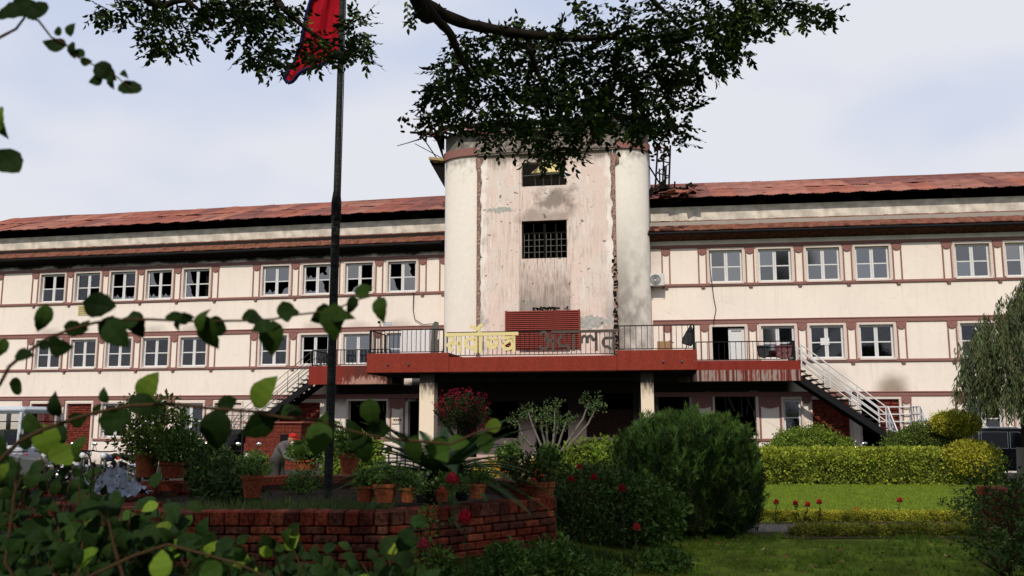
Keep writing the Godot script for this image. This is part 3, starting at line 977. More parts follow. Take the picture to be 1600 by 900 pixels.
	for e in [[-10.5, -7.2, 1.7, -1.5], [-2.6, -.3, 1.6, -1.2]]:
		for k in 9:
			var x := lerpf(e[0], e[1], k / 8.0)
			rf_.bar(Vector3(x, 15.05 + rf(-.1, .15), e[2] - rf(0, .5)), Vector3(x + rf(-.2, .2), 15.7 + rf(-.1, .2), e[3]), .14, .09)
	for k in 14:
		var x := lerpf(-9.6, -.9, k / 13.0)
		rf_.bar(Vector3(x, 15.25, 1.5 + rf(-.2, .15)), Vector3(x + rf(-.4, .4), 15.8 + rf(-.2, .3), -.3), .13, .1)
	rf_.bevel(Vector3(-5.2, 15.28, 1.45), Vector3(9.4, .16, .2), .02)
	rf_.bevel(Vector3(-5.2, 15.5, .9), Vector3(9.0, .12, 1.0), .02, Basis(Vector3.RIGHT, .22))
	obj("charred_rafters", rf_, M.char, B, side("T"))
	var sh := MB.new()
	for e in [[-9.5, 15.25, 1.3, 1.7, 1.0, .35], [-8.4, 15.1, 1.55, 1.5, .7, -.3], [-2.0, 15.2, 1.5, 1.6, .8, .25], [-10.3, 15.3, .8, 1.1, .9, .2], [-.8, 15.0, 1.1, 1.2, .8, -.5]]:
		sh = MB.new()
		sh.box(Vector3(), Vector3(e[3], .03, e[4]))
		obj("bent_roof_sheet", sh, M.rust[3], B, side("T", Vector3(e[0], e[1], e[2]), Basis(Vector3(1, 0, 0), .35) * Basis(Vector3(0, 0, 1), e[5])))
	
	# pieces hanging off the left and right corners
	var hg := MB.new()
	hg.tri(Vector3(-9.95, 15.0, .9), Vector3(-9.85, 13.9, .7), Vector3(-10.3, 15.2, .9))
	hg.poly(PackedVector2Array([Vector2(-9.86, 12.75), Vector2(-9.86, 13.9), Vector2(-10.35, 13.95), Vector2(-10.6, 14.05), Vector2(-10.2, 13.35)]), .5, .58)
	hg.poly(PackedVector2Array([Vector2(-9.9, 14.5), Vector2(-9.9, 15.2), Vector2(-10.5, 15.25)]), .5, .56)
	hg.bar(Vector3(-11.0, 15.3, .6), Vector3(-9.95, 13.7, .5), .05); hg.bar(Vector3(-11.3, 14.9, .6), Vector3(-9.9, 14.1, .5), .03)
	hg.bar(Vector3(-11.5, 15.42, .7), Vector3(-9.9, 15.3, .6), .12, .08)
	obj("hanging_scraps", hg, M.char, B, side("T"))
	var yl := MB.new()
	yl.box(Vector3(-10.2, 14.05, .6), Vector3(.7, .12, .5), Basis(Vector3(0, 0, 1), -.15))
	obj("broken_plaster", yl, mat(lin(.62, .48, .25), .9, tex.rough, 3.0), B, side("T"))
	# painted strips beside the front bay, their inner edge broken
	for sd in [-1, 1]:
		var x: float = -8.02 if sd < 0 else -2.1
		var outl := PackedVector2Array([Vector2(x - .10, 4.1), Vector2(x - .10, 13.2), Vector2(x - .16, 13.3), Vector2(x - .16, 13.75), Vector2(x + .22, 13.78)])
		if sd > 0: outl = PackedVector2Array([Vector2(x + .12, 4.1), Vector2(x + .12, 13.2), Vector2(x + .3, 13.3), Vector2(x + .3, 13.6), Vector2(x - .22, 13.78)])
		var yy := 13.5
		while yy > 4.2:
			var q := .07 + .06 * n2.get_noise_2d(yy * .7, sd * 9.0) + rf(-.03, .03)
			if sd > 0: q = clampf(.03 + .16 * n2.get_noise_2d(yy * .5, 3.0), -.08, .16)
			outl.append(Vector2(x - sd * q, yy))
			yy -= rf(.12, .3)
		var b := MB.new()
		b.poly(outl, 1.42, 1.545)
		obj("bay_strip", b, mat(lin(.47, .31, .26), .8, tex.dirt, .9), B, side("T"))
		if sd > 0:
			var sb := MB.new()
			for k in 26:
				var y := 4.8 + k * .17 + rf(-.05, .05)
				sb.bevel(Vector3(x + rf(-.02, .1), y, 1.53), Vector3(rf(.08, .2), rf(.06, .16), .07), .02, Basis(Vector3(0, 0, 1), rf(-.6, .6)))
			stuff(obj("crumbled_edge", sb, M.char, B, side("T")))
	# burnt steel window in the front bay
	var wb := MB.new()
	var W := 1.98; var H := 1.67
	for x in [.03, .5, .97, 1.01, 1.48, 1.95]: wb.box(Vector3(x, H / 2, 0), Vector3(.06 if x > .9 and x < 1.1 else .05, H, .05))
	for y in [.03, 1.15, H - .03]: wb.box(Vector3(W / 2, y, .004), Vector3(W, .06, .05))
	var wn := obj("burnt_window", wb, M.char, B, side("T", Vector3(-6.11, 9.14, 1.25)))
	for k in 4:
		for side_k in 2:
			var gb := MB.new()
			var x0: float = [.06, .53, 1.04, 1.51][k]
			gb.bar(Vector3(x0 + .02 + .2 * side_k, .05, 0), Vector3(x0 + .02 + .2 * side_k, 1.12, 0), .03)
			for y in [.3, .57, .85]: gb.bar(Vector3(x0 + .21 * side_k, y, 0), Vector3(x0 + .21 + .21 * side_k, y, 0), .028)
			obj("glazing_bar", gb, M.burnt_metal, wn)
	# sagging bars in the upper opening
	var ub := MB.new()
	ub.bar(Vector3(-6.12, 12.92, 1.25), Vector3(-4.12, 12.98, 1.25), .03)
	ub.bar(Vector3(-5.0, 13.48, 1.3), Vector3(-4.2, 13.0, 1.0), .04)
	obj("bent_bar", ub, M.burnt_metal, B, side("T"))
	# red slatted panel above the balcony
	var fr := MB.new()
	for x in [-6.79, -3.6]: fr.bevel(Vector3(x, 6.0, 1.6), Vector3(.07, 1.66, .10), .01)
	fr.box(Vector3(-5.2, 6.0, 1.555), Vector3(3.2, 1.62, .02))
	var pn := obj("slatted_panel", fr, M.slat, B, side("T"))
	var sb2 := MB.new(); sb2.bevel(Vector3(), Vector3(3.12, .055, .045), .01)
	var sm2 := sb2.mesh()
	for k in 19:
		put("slat", sm2, M.slat, pn, Transform3D(Basis(Vector3(1, 0, 0), -.35) * Basis(Vector3(0, 0, 1), rf(-.002, .002)), Vector3(-5.195, 5.22 + k * .086, 1.61)))
	var rb := MB.new()
	for k in 40:
		rb.bevel(Vector3(rf(-5.6, -4.1), 6.86 + rf(0, .09), 1.55 + rf(0, .08)), Vector3(rf(.04, .12), rf(.03, .08), .08), .01, Basis(Vector3(rf(-1, 1), 1, 0).normalized(), rf(0, 3)))
	stuff(obj("plaster_rubble", rb, M.char, B, side("T")))

func build_porch() -> void:
	var n1 := noise(31, .8, 4); var n2 := noise(32, 6.0, 3); var n3 := noise(33, 2.0, 3)
	# back wall of the porch
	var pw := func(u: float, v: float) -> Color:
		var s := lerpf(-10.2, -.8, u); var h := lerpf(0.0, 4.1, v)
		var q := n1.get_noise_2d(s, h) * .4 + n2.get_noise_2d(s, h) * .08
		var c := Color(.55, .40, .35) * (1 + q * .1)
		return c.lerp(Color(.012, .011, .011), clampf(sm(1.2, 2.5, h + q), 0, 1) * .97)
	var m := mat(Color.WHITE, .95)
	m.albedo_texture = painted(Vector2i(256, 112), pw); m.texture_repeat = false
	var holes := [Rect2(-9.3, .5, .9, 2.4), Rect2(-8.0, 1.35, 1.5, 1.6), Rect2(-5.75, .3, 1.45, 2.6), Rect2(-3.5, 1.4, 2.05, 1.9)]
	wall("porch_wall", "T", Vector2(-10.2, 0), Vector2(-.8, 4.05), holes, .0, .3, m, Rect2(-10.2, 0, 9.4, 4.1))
	var lt := MB.new()                                                               # lattice in the right porch opening
	var t := -3.5
	for k in 26:
		var a := -3.5 + k * .14 - 1.3
		for sg in [-1, 1]:
			var p := Vector2(a, 1.4); var q := Vector2(a + 1.2, 2.6)
			if sg < 0: p = Vector2(a + 1.2, 1.4); q = Vector2(a, 2.6)
			var lo := -3.48; var hi := -1.47
			if maxf(p.x, q.x) < lo or minf(p.x, q.x) > hi: continue
			var tp := clampf((lo - p.x) / (q.x - p.x), 0, 1) if sg > 0 else clampf((hi - p.x) / (q.x - p.x), 0, 1)
			var tq := clampf((hi - p.x) / (q.x - p.x), 0, 1) if sg > 0 else clampf((lo - p.x) / (q.x - p.x), 0, 1)
			if tq <= tp: continue
			var A := p.lerp(q, tp); var C := p.lerp(q, tq)
			lt.bar(Vector3(A.x, A.y, -.15 + .02 * sg), Vector3(C.x, C.y, -.15 + .02 * sg), .03, .02)
	stuff(obj("lattice_grille", lt, mat(lin(.10, .05, .04), .8), B, side("T")))
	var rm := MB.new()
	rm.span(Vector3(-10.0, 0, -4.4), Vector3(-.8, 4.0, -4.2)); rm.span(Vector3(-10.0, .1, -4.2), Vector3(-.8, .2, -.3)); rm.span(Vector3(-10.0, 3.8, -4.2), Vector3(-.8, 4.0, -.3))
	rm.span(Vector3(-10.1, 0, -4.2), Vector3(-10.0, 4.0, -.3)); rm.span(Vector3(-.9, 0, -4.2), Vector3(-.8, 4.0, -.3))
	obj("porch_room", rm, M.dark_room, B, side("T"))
	# columns, tops painted dark for soot and the slab's shade
	var cw := func(u: float, v: float) -> Color:
		var h := v * 4.06
		var q := n3.get_noise_2d(u * 2.0, h) * .3
		return (Color(.74, .63, .50) * (1 + q * .12)).lerp(Color(.03, .027, .025), clampf(sm(2.95, 3.7, h + q), 0, 1) * .95)
	var cm := mat(Color.WHITE, .85)
	cm.albedo_texture = painted(Vector2i(32, 128), cw); cm.texture_repeat = false
	for e in [[-9.74, .62], [-.74, .5]]:
		var b := MB.new()
		var hw: float = e[1] / 2
		for f in 4:
			var bs := Basis(Vector3.UP, PI / 2 * f)
			var P := [Vector3(-hw, 0, hw), Vector3(hw, 0, hw), Vector3(hw, 4.06, hw), Vector3(-hw, 4.06, hw)]
			for k in [0, 2, 1, 0, 3, 2]:
				b.vert(bs * P[k], bs * Vector3(0, 0, 1), Vector2((P[k].x + hw) / e[1], 1.0 - P[k].y / 4.06))
		obj("porch_column", b, cm, B, side("T", Vector3(e[0], 0, 3.3)))
	# the balcony slab
	var fw := func(u: float, v: float) -> Color:
		var q := n1.get_noise_2d(u * 14.0, v) * .5 + n2.get_noise_2d(u * 14.0, v * 2.0) * .2
		var run := sm(.1, .5, n2.get_noise_2d(u * 60.0, v * .6)) * .45
		var c := (Color(.205, .032, .021) * (1 + .3 * q)).lerp(Color(.08, .03, .025), run)
		return c.lerp(Color(.34, .15, .12), sm(.42, .5, n2.get_noise_2d(u * 40.0 + 9.0, v * 5.0)) * .6)
	var fm := mat(Color.WHITE, .8, null)
	fm.albedo_texture = painted(Vector2i(512, 64), fw)
	fm.uv1_triplanar = true; fm.uv1_scale = Vector3(.15, .6, .15)
	M.fascia = fm
	var sl := MB.new()
	sl.bevel(Vector3(-10.45, 4.455, 2.78), Vector3(3.5, .80, 2.66), .02)
	sl.bevel(Vector3(-.33, 4.455, 2.78), Vector3(3.1, .80, 2.66), .02)
	sl.bevel(Vector3(-5.29, 4.36, 2.76), Vector3(6.82, .61, 2.66), .02)
	obj("balcony", sl, fm, B, side("T"))
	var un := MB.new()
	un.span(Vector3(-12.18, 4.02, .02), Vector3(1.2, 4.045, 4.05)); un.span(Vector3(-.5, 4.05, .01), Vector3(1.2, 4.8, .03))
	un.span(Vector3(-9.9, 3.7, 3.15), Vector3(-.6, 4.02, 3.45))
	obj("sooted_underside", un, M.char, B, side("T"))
	for x in [-11.3, -10.4, -.1, .62]:                                                # drain spouts
		var d := MB.new(); d.tube([Vector3(x, 4.42, 4.05), Vector3(x + .02, 4.40, 4.2)], [.04], 6); obj("drain_spout", d, M.burnt_metal, B, side("T"))
	# the side balconies
	for e in [["L", -15.82, -11.9], ["R", 1.0, 5.36]]:
		var w: String = e[0]
		var sw := func(u: float, v: float) -> Color:
			var s := lerpf(e[1], e[2], u); var h := lerpf(3.72, 4.56, v)
			var q := n1.get_noise_2d(s * 3.0, h * .3); var f := n2.get_noise_2d(s, h * .35)
			var c := Color(.19, .030, .022) * (1 + .2 * q)
			if w == "R":
				var strip := n2.get_noise_2d(s * 1.1, 3.0) + .5 * n1.get_noise_2d(s * 6.0, 1.0)
				var k := (1.0 - sm(4.14, 4.2, h)) * sm(-.25, .25, strip + f * .3)
				c = c.lerp(Color(.26, .23, .21), k)
				c = c.lerp(Color(.05, .03, .028), (1.0 - sm(4.1, 4.2, h)) * sm(.1, .5, -strip) * .8)
			else:
				var k := sm(-15.0, -12.8, s + q * 1.2) * .8
				c = c.lerp(Color(.06, .035, .03), k)
				var d := Vector2((s + 13.1) / 1.3, (h - 3.78) / .28).length()
				c = c.lerp(Color(.42, .24, .20), (1.0 - sm(.4, 1.1, d + f * .7)) * .85)
			return c
		var fm2 := mat(Color.WHITE, .85)
		fm2.albedo_texture = painted(Vector2i(384, 80), sw); fm2.texture_repeat = false
		wall("side_balcony_fascia", w, Vector2(e[1], 3.72), Vector2(e[2], 4.54), [], 1.8, .12, fm2, Rect2(e[1], 3.72, e[2] - e[1], .84))
		var b := MB.new()
		b.span(Vector3(e[1] + .02, 4.2, .02), Vector3(e[2] - .02, 4.48, 1.68))
		b.span(Vector3(e[1] + .02, 3.76, .02), Vector3(e[1] + .14, 4.2, 1.68)); b.span(Vector3(e[2] - .14, 3.76, .02), Vector3(e[2] - .02, 4.2, 1.68))
		obj("side_balcony", b, M.char, B, side(w))
	# railings
	railing("T", Vector3(-12.05, 4.85, 4.0), Vector3(-8.95, 4.85, 4.0), .98, .19, M.black)
	railing("T", Vector3(-8.8, 4.68, 4.0), Vector3(-1.98, 4.68, 4.0), 1.0, .185, M.black)
	railing("T", Vector3(-1.8, 4.85, 4.0), Vector3(1.12, 4.85, 4.0), .98, .215, M.black)
	railing("T", Vector3(-12.1, 4.85, 4.0), Vector3(-12.1, 4.85, 1.9), .98, .19, M.black)
	railing("L", Vector3(-15.7, 4.54, 1.74), Vector3(-12.0, 4.54, 1.74), .72, .19, M.black)
	railing("L", Vector3(-15.7, 4.54, 1.7), Vector3(-15.7, 4.54, .1), .72, .19, M.black)
	railing("R", Vector3(1.2, 4.54, 1.74), Vector3(5.12, 4.54, 1.74), .80, .23, M.black)
	railing("R", Vector3(5.16, 4.54, 1.7), Vector3(5.16, 4.54, .1), .80, .18, M.black)
	railing("T", Vector3(1.14, 4.85, 4.0), Vector3(1.14, 4.85, 1.9), .98, .21, M.black)

func build_court() -> void:
	B = thing("building", "long cream three-storey building with rounded tower, mauve trim, rusted roofs and fire damage", "building", SITE)
	build_walls()
	build_roofs()
	build_tower()
	build_porch()

# ------------------------------------------------------------------ the ground
func build_ground() -> void:
	var grass := mat(lin(0.25, 0.345, 0.036), 0.95, tex.rough, 2.2, tex.nrough)
	grass.detail_enabled = true; grass.detail_blend_mode = BaseMaterial3D.BLEND_MODE_MUL
	grass.detail_albedo = grey(41, 0.012, 0.6, 1.0); grass.detail_uv_layer = BaseMaterial3D.DETAIL_UV_2
	grass.uv2_triplanar = true; grass.uv2_scale = Vector3.ONE * 0.21
	M.grass = grass
	var b := MB.new()
	var zs := [400.0, 60.0, 12.0, 4.0, 0.0, -4.0, -8.0, -10.0, -14.0, -18.0, -22.0, -26.0, -30.0, -34.0, -60.0, -120.0, -400.0, -900.0]
	for i in zs.size() - 1:
		var y0 := ground_y(-zs[i]); var y1 := ground_y(-zs[i + 1])
		b.quad(Vector3(-900, y0, zs[i]), Vector3(900, y0, zs[i]), Vector3(900, y1, zs[i + 1]), Vector3(-900, y1, zs[i + 1]))
	struct(obj("ground", b, grass, self))
	# a low grass bank against the round planter
	var k := MB.new()
	for i in 48:
		var a0 := TAU * i / 48; var a1 := TAU * (i + 1) / 48
		for e in [[2.40, .13, 2.75, .115], [2.75, .115, 3.1, .05], [3.1, .05, 3.6, -.03]]:
			k.quad(Vector3(sin(a0) * e[2], e[3], cos(a0) * e[2]), Vector3(sin(a1) * e[2], e[3], cos(a1) * e[2]), Vector3(sin(a1) * e[0], e[1], cos(a1) * e[0]), Vector3(sin(a0) * e[0], e[1], cos(a0) * e[0]))
	struct(obj("grass_bank", k, grass, self, Transform3D(Basis(), Vector3(POLE.x, 0, POLE.z))))
	# forecourt along the building
	var asphalt := mat(lin(0.075, 0.073, 0.07), 0.9, tex.rough, 1.5, tex.nrough)
	var f := MB.new()
	f.quad(Vector3(-40, ground_y(30) + .02, -30), Vector3(34, ground_y(30) + .02, -30), Vector3(34, ground_y(34) + .02, -34), Vector3(-40, ground_y(34) + .02, -34))
	f.quad(Vector3(-40, BASE + .02, -34), Vector3(34, BASE + .02, -34), Vector3(34, BASE + .02, -44), Vector3(-40, BASE + .02, -50))
	struct(obj("road", f, asphalt, self))
	# garden path on the right, between the low hedges
	var p := MB.new()
	var stone := mat(lin(0.24, 0.215, 0.185), 0.9, tex.dirt, 2.2, tex.nrough)
	var earth := mat(lin(0.11, 0.075, 0.045), 1.0, tex.rough, 2.5, tex.nrough)
	var eb := MB.new()
	for e in [[11.2, 12.02], [13.18, 14.2]]:
		eb.quad(Vector3(3.0, ground_y(e[0]) + .008, -e[0]), Vector3(9.5, ground_y(e[0]) + .008, -e[0]), Vector3(9.5, ground_y(e[1]) + .008, -e[1]), Vector3(3.0, ground_y(e[1]) + .008, -e[1]))
	struct(obj("soil_border", eb, earth, self))
	p.quad(Vector3(2.6, ground_y(12.0) + .012, -12.0), Vector3(9.5, ground_y(12.2) + .012, -12.2), Vector3(9.5, ground_y(13.4) + .012, -13.4), Vector3(2.6, ground_y(13.2) + .012, -13.2))
	struct(obj("path", p, stone, self))

# ------------------------------------------------------------------ things on and by the building
func staircase(w: String, dir: float, s0: float, label: String, rr := .028) -> void:
	# local x runs away from the balcony, z towards the garden
	var o := thing("staircase", label, "staircase", in_world(w, Vector3(s0, 0, 0)), TURN[w], "steel staircases at the balcony ends")
	var X := func(x: float, y: float, z: float) -> Vector3: return Vector3(x * dir, y, z)
	var n := 14; var top := 4.42; var low := 1.72; var run := 3.3
	for zz in [.28, 1.42]:
		var b := MB.new()
		b.bar(X.call(-.25, top - .42, zz), X.call(run + .15, low - .30, zz), .06, .26)
		obj("stringer", b, M.black, o)
	var tb := MB.new(); tb.bevel(Vector3(), Vector3(.29, .05, 1.2), .008)
	var tm := tb.mesh()
	for i in n:
		var t := (i + .5) / n
		put("tread", tm, M.black, o, Transform3D(Basis(), X.call(run * t, lerpf(top - .2, low, t), .85)))
		var rb := MB.new(); rb.box(X.call(run * t - .13, lerpf(top - .2, low, t) - .1, .85), Vector3(.02, .19, 1.16))
		obj("riser", rb, M.black, o)
	var lb := MB.new()
	lb.span(X.call(run, .0, .0), X.call(run + 1.35, low, 1.45))
	obj("landing", lb, mat(lin(.05, .052, .055), .9, tex.rough, 2.0), o)
	for i in 6:
		var sb := MB.new()
		sb.bevel(X.call(run + .70, (low - .2 - i * .23) / 2, 1.45 + .15 + i * .3), Vector3(1.3, low - .2 - i * .23, .3), .015)
		obj("lower_step", sb, M.black, o)
	# white rails: three tubes and posts on each side
	var rail := func(a: Vector3, c: Vector3) -> void:
		for h in [.95, .65, .35]:
			var b := MB.new(); b.tube([a + Vector3(0, h, 0), c + Vector3(0, h, 0)], [rr], 6); obj("rail", b, M.white if rr > .02 else M.burnt_metal, o)
		for t in [0.0, .34, .67, 1.0]:
			var p := a.lerp(c, t)
			var b := MB.new(); b.tube([p, p + Vector3(0, .97, 0)], [rr], 6); obj("rail_post", b, M.white if rr > .02 else M.burnt_metal, o)
	for zz in [.28, 1.42]:
		rail.call(X.call(.1, top - .15, zz), X.call(run, low, zz))
	rail.call(X.call(run + .02, low, .1), X.call(run + 1.3, low, .1))
	rail.call(X.call(run + 1.3, low, .12), X.call(run + 1.3, low, 1.42))
	for x in [run + .06, run + 1.33]:
		rail.call(X.call(x, low, 1.5), X.call(x, .35, 3.2))
	for x in [run - .1, run + .05]:
		var b := MB.new(); b.box(X.call(x, .55, 1.36), Vector3(.07, 1.1, .07)); obj("support_post", b, M.slat, o)

func stroke(b: MB, pts: Array, wd: float) -> void:
	for i in pts.size() - 1:
		var a: Vector2 = pts[i]; var c: Vector2 = pts[i + 1]
		var d := (c - a).normalized()
		var e := Vector2(-d.y, d.x) * wd * .5
		a -= d * wd * .25; c += d * wd * .25
		b.poly(PackedVector2Array([a - e, c - e, c + e, a + e]), -.035, .035 + .002 * (i % 3))

func arc(cx: float, cy: float, rx: float, ry: float, a0: float, a1: float, n := 8) -> Array:
	var r := []
	for k in n + 1:
		var a := deg_to_rad(lerpf(a0, a1, float(k) / n))
		r.append(Vector2(cx + rx * cos(a), cy + ry * sin(a)))
	return r

func lettering() -> void:
	M.scorched = mat(lin(.15, .125, .11), .9, tex.rough, 5.0)
	var k := .00465
	# strokes in survey units: x from the left end of the word, y up from the foot of the letters
	var words := [
		["sign_lettering", "yellow Devanagari word on the balcony railing, left half of the court sign", M.gold, -8.83, [
			[[[Vector2(0, 125), Vector2(640, 125)]], "letter_bar"],
			[[[Vector2(125, 120), Vector2(125, 0)], arc(38, 92, 24, 24, 130, -90), [Vector2(38, 68), Vector2(20, 52), Vector2(60, 14)], [Vector2(58, 62), Vector2(122, 62)]], "letter"],
			[[[Vector2(270, 120), Vector2(270, 0)], arc(222, 62, 46, 32, 40, 330, 12)], "letter"],
			[[[Vector2(312, 120), Vector2(312, 0)], [Vector2(312, 128), Vector2(292, 152), Vector2(262, 172), Vector2(226, 180)], arc(322, 160, 28, 28, 240, 80, 6)], "letter"],
			[[[Vector2(366, 92), Vector2(460, 92)], arc(416, 66, 40, 40, 150, 380, 10), [Vector2(372, 60), Vector2(420, 48)]], "letter"],
			[[[Vector2(500, 96), Vector2(606, 96)], arc(552, 52, 46, 34, 170, 395, 10), [Vector2(512, 50), Vector2(585, 88)], [Vector2(606, 122), Vector2(606, 0)]], "letter"],
		]],
		["sign_lettering", "scorched grey Devanagari word on the balcony railing, right half of the court sign", M.scorched, -4.98, [
			[[[Vector2(115, 132), Vector2(690, 132)]], "letter_bar"],
			[[arc(40, 102, 34, 30, 150, -80, 8), arc(42, 50, 40, 34, 80, -150, 9), [Vector2(52, 76), Vector2(120, 70)], [Vector2(122, 128), Vector2(122, 0)]], "letter"],
			[[[Vector2(210, 128), Vector2(210, 100)], arc(205, 66, 36, 34, 80, 280, 8), [Vector2(210, 34), Vector2(240, 40), Vector2(262, 8)]], "letter"],
			[[[Vector2(298, 128), Vector2(298, 4)]], "letter"],
			[[arc(392, 66, 26, 34, 200, 20, 7), arc(440, 66, 24, 34, 200, 10, 7), [Vector2(464, 70), Vector2(492, 80)], [Vector2(492, 128), Vector2(492, 2)]], "letter"],
			[[[Vector2(640, 84), Vector2(580, 84)], arc(580, 54, 30, 30, 90, 290, 8), [Vector2(590, 26), Vector2(612, 8)], [Vector2(642, 128), Vector2(642, 2)]], "letter"],
		]],
	]
	for w in words:
		var o := thing(w[0], w[1], "sign lettering", in_world("T", Vector3(w[3], 4.86, 4.10)), TURN["T"], "metal letters on the balcony railing")
		for g in w[4]:
			var b := MB.new()
			for s in g[0]:
				var q := []
				for p in s: q.append(p * k * Vector2(1.0, 1.25))
				stroke(b, q, .135 if w[2] == M.gold else .11)
			var turn := Basis()
			if w[2] == M.scorched: turn = Basis(Vector3.RIGHT, rf(-.06, .06))
			obj(g[1], b, w[2], o, Transform3D(turn, Vector3(0, 0, rf(-.004, .004) + (.02 if g[1] == "letter_bar" else 0.0))))

func clutter() -> void:
	var o: Node3D
	# air-conditioning unit
	o = thing("air_conditioner", "small pale outdoor air conditioning unit on a bracket beside the tower", "air conditioner", in_world("R", Vector3(-.30, 7.88, .42)), TURN["R"])
	var b := MB.new(); b.bevel(Vector3(.0, .30, 0), Vector3(.62, .54, .30), .03); obj("casing", b, M.pale_metal, o)
	b = MB.new()
	for k in 7: b.tube(arc3(Vector3(-.08, .30, .16), .05 + k * .03), [.006], 4, false)
	obj("fan_guard", b, M.black, o)
	b = MB.new(); b.bar(Vector3(-.25, 0, -.42), Vector3(-.25, 0, .15), .04); b.bar(Vector3(.25, 0, -.42), Vector3(.25, 0, .15), .04); obj("bracket", b, M.black, o)
	# plaque
	o = thing("wall_plaque", "small yellow lettered plaque on the left wing under the second window", "plaque", in_world("L", Vector3(-28.77, 7.62, .015)), TURN["L"])
	b = MB.new(); b.bevel(Vector3(), Vector3(.86, .5, .03), .006); obj("plate", b, mat(lin(.62, .55, .28), .6, tex.fine, 2.0), o)
	b = MB.new()
	for r in 4:
		var x := -.36
		while x < .34:
			var L := rf(.03, .10)
			b.box(Vector3(x + L / 2, .15 - r * .1, .017), Vector3(L, .05, .004)); x += L + .035
	stuff(obj("small_lettering", b, mat(lin(.20, .14, .06), .7), o))
	# little notice with a camera
	o = thing("security_camera", "small dark camera on the left wing wall above the railing", "camera", in_world("L", Vector3(-13.15, 6.68, 0)), TURN["L"])
	b = MB.new(); b.tube([Vector3(0, 0, 0), Vector3(0, .02, .14), Vector3(.02, -.04, .22)], [.03, .03, .06], 8); obj("housing", b, M.black, o)
	o = thing("wall_notice", "small white notice beside the camera on the left wing wall", "notice", in_world("L", Vector3(-12.75, 6.6, .012)), TURN["L"])
	b = MB.new(); b.box(Vector3(), Vector3(.5, .16, .016)); obj("board", b, M.white, o)
	b = MB.new()
	for r in 2:
		for q in 6: b.box(Vector3(-.19 + q * .075, .035 - r * .07, .009), Vector3(.05, .035, .004))
	stuff(obj("small_lettering", b, mat(lin(.12, .14, .25), .7), o))
	# notice by the porch
	o = thing("paper_notice", "pale paper notice on the wall left of the porch column", "notice", in_world("L", Vector3(-12.2, 2.15, .05)), TURN["L"])
	b = MB.new(); b.box(Vector3(), Vector3(.56, .34, .012)); obj("sheet", b, mat(lin(.66, .58, .48), .8), o)
	b = MB.new()
	for q in 4: b.box(Vector3(-.14 + q * .10, 0, .008), Vector3(.08, .07, .003))
	stuff(obj("small_lettering", b, M.black, o))
	# sheet of paper taped to a window of the right wing
	o = thing("paper_sheet", "white paper taped inside the third first-floor window of the right wing", "paper", in_world("R", Vector3(6.72, 5.46, -.095)), TURN["R"])
	b = MB.new(); b.box(Vector3(0, 0, 0), Vector3(.36, .30, .004)); obj("sheet", b, M.white, o)
	# cables
	for e in [["R", [Vector3(1.98, 9.6, .08), Vector3(2.0, 8.6, .12), Vector3(2.06, 7.98, .13), Vector3(2.12, 7.4, .06), Vector3(2.20, 6.9, .05), Vector3(2.1, 6.45, .1), Vector3(2.08, 6.2, .05)], "loose black cable hanging down the right wing between two storeys"],
			["L", [Vector3(-11.5, 8.0, .1), Vector3(-11.52, 7.2, .06), Vector3(-11.42, 6.75, .09), Vector3(-11.0, 6.5, .08), Vector3(-10.3, 6.55, .1)], "loose grey cable looping down the left wing beside the tower"]]:
		o = thing("cable", e[2], "cable", in_world(e[0], Vector3.ZERO), TURN[e[0]])
		b = MB.new(); b.tube(e[1], [.018], 5); obj("wire", b, M.black, o)
	# white panel and burnt sheet on the left of the balcony
	o = thing("metal_cabinet", "white ribbed metal cabinet behind the balcony railing left of the tower", "cabinet", in_world("T", Vector3(-10.9, 4.86, 1.1)), TURN["T"])
	b = MB.new(); b.bevel(Vector3(0, .62, 0), Vector3(1.35, 1.24, .5), .02); obj("body", b, M.white, o)
	for k in 6:
		b = MB.new(); b.bevel(Vector3(-.55 + k * .22, .62, .26), Vector3(.16, 1.16, .03), .008); obj("rib", b, M.white, o)
	o = thing("scorched_sheet", "crumpled scorched metal sheet hanging at the left foot of the tower", "metal sheet", in_world("T", Vector3(-10.1, 5.9, 1.0)), TURN["T"])
	b = MB.new()
	b.poly(PackedVector2Array([Vector2(-.5, -.2), Vector2(.1, -.3), Vector2(.16, .55), Vector2(-.02, .6), Vector2(-.2, .3)]), 0, .04)
	b.xf = Transform3D(Basis(Vector3.UP, .6), Vector3(0, -.5, .1)); b.poly(PackedVector2Array([Vector2(-.4, -.3), Vector2(.2, -.5), Vector2(.2, .3), Vector2(-.3, .2)]), 0, .03)
	obj("sheet", b, M.burnt_metal, o)
	# box and folded umbrella on the right of the balcony
	o = thing("cardboard_box", "brown cardboard box standing on the balcony right of the tower", "box", in_world("T", Vector3(-.05, 4.86, 2.2)), TURN["T"])
	var card := mat(lin(.36, .24, .13), .9, tex.fine, 2.0)
	b = MB.new(); b.bevel(Vector3(0, .24, 0), Vector3(.55, .48, .4), .01); obj("carton", b, card, o)
	b = MB.new(); b.box(Vector3(.3, .47, 0), Vector3(.22, .01, .4), Basis(Vector3(0, 0, 1), -.5)); obj("flap", b, card, o)
	o = thing("folded_umbrella", "folded dark umbrella leaning at the right end of the balcony", "umbrella", in_world("T", Vector3(.92, 4.86, 3.6)), TURN["T"])
	b = MB.new(); b.tube([Vector3(-.12, .02, 0), Vector3(.12, 1.05, .0)], [.018], 6); obj("pole", b, M.black, o)
	b = MB.new(); b.tube([Vector3(.11, 1.0, 0), Vector3(.06, .75, 0), Vector3(-.02, .4, 0), Vector3(-.08, .22, 0)], [.02, .13, .24, .20], 8); obj("canopy", b, mat(lin(.035, .035, .04), .9), o)
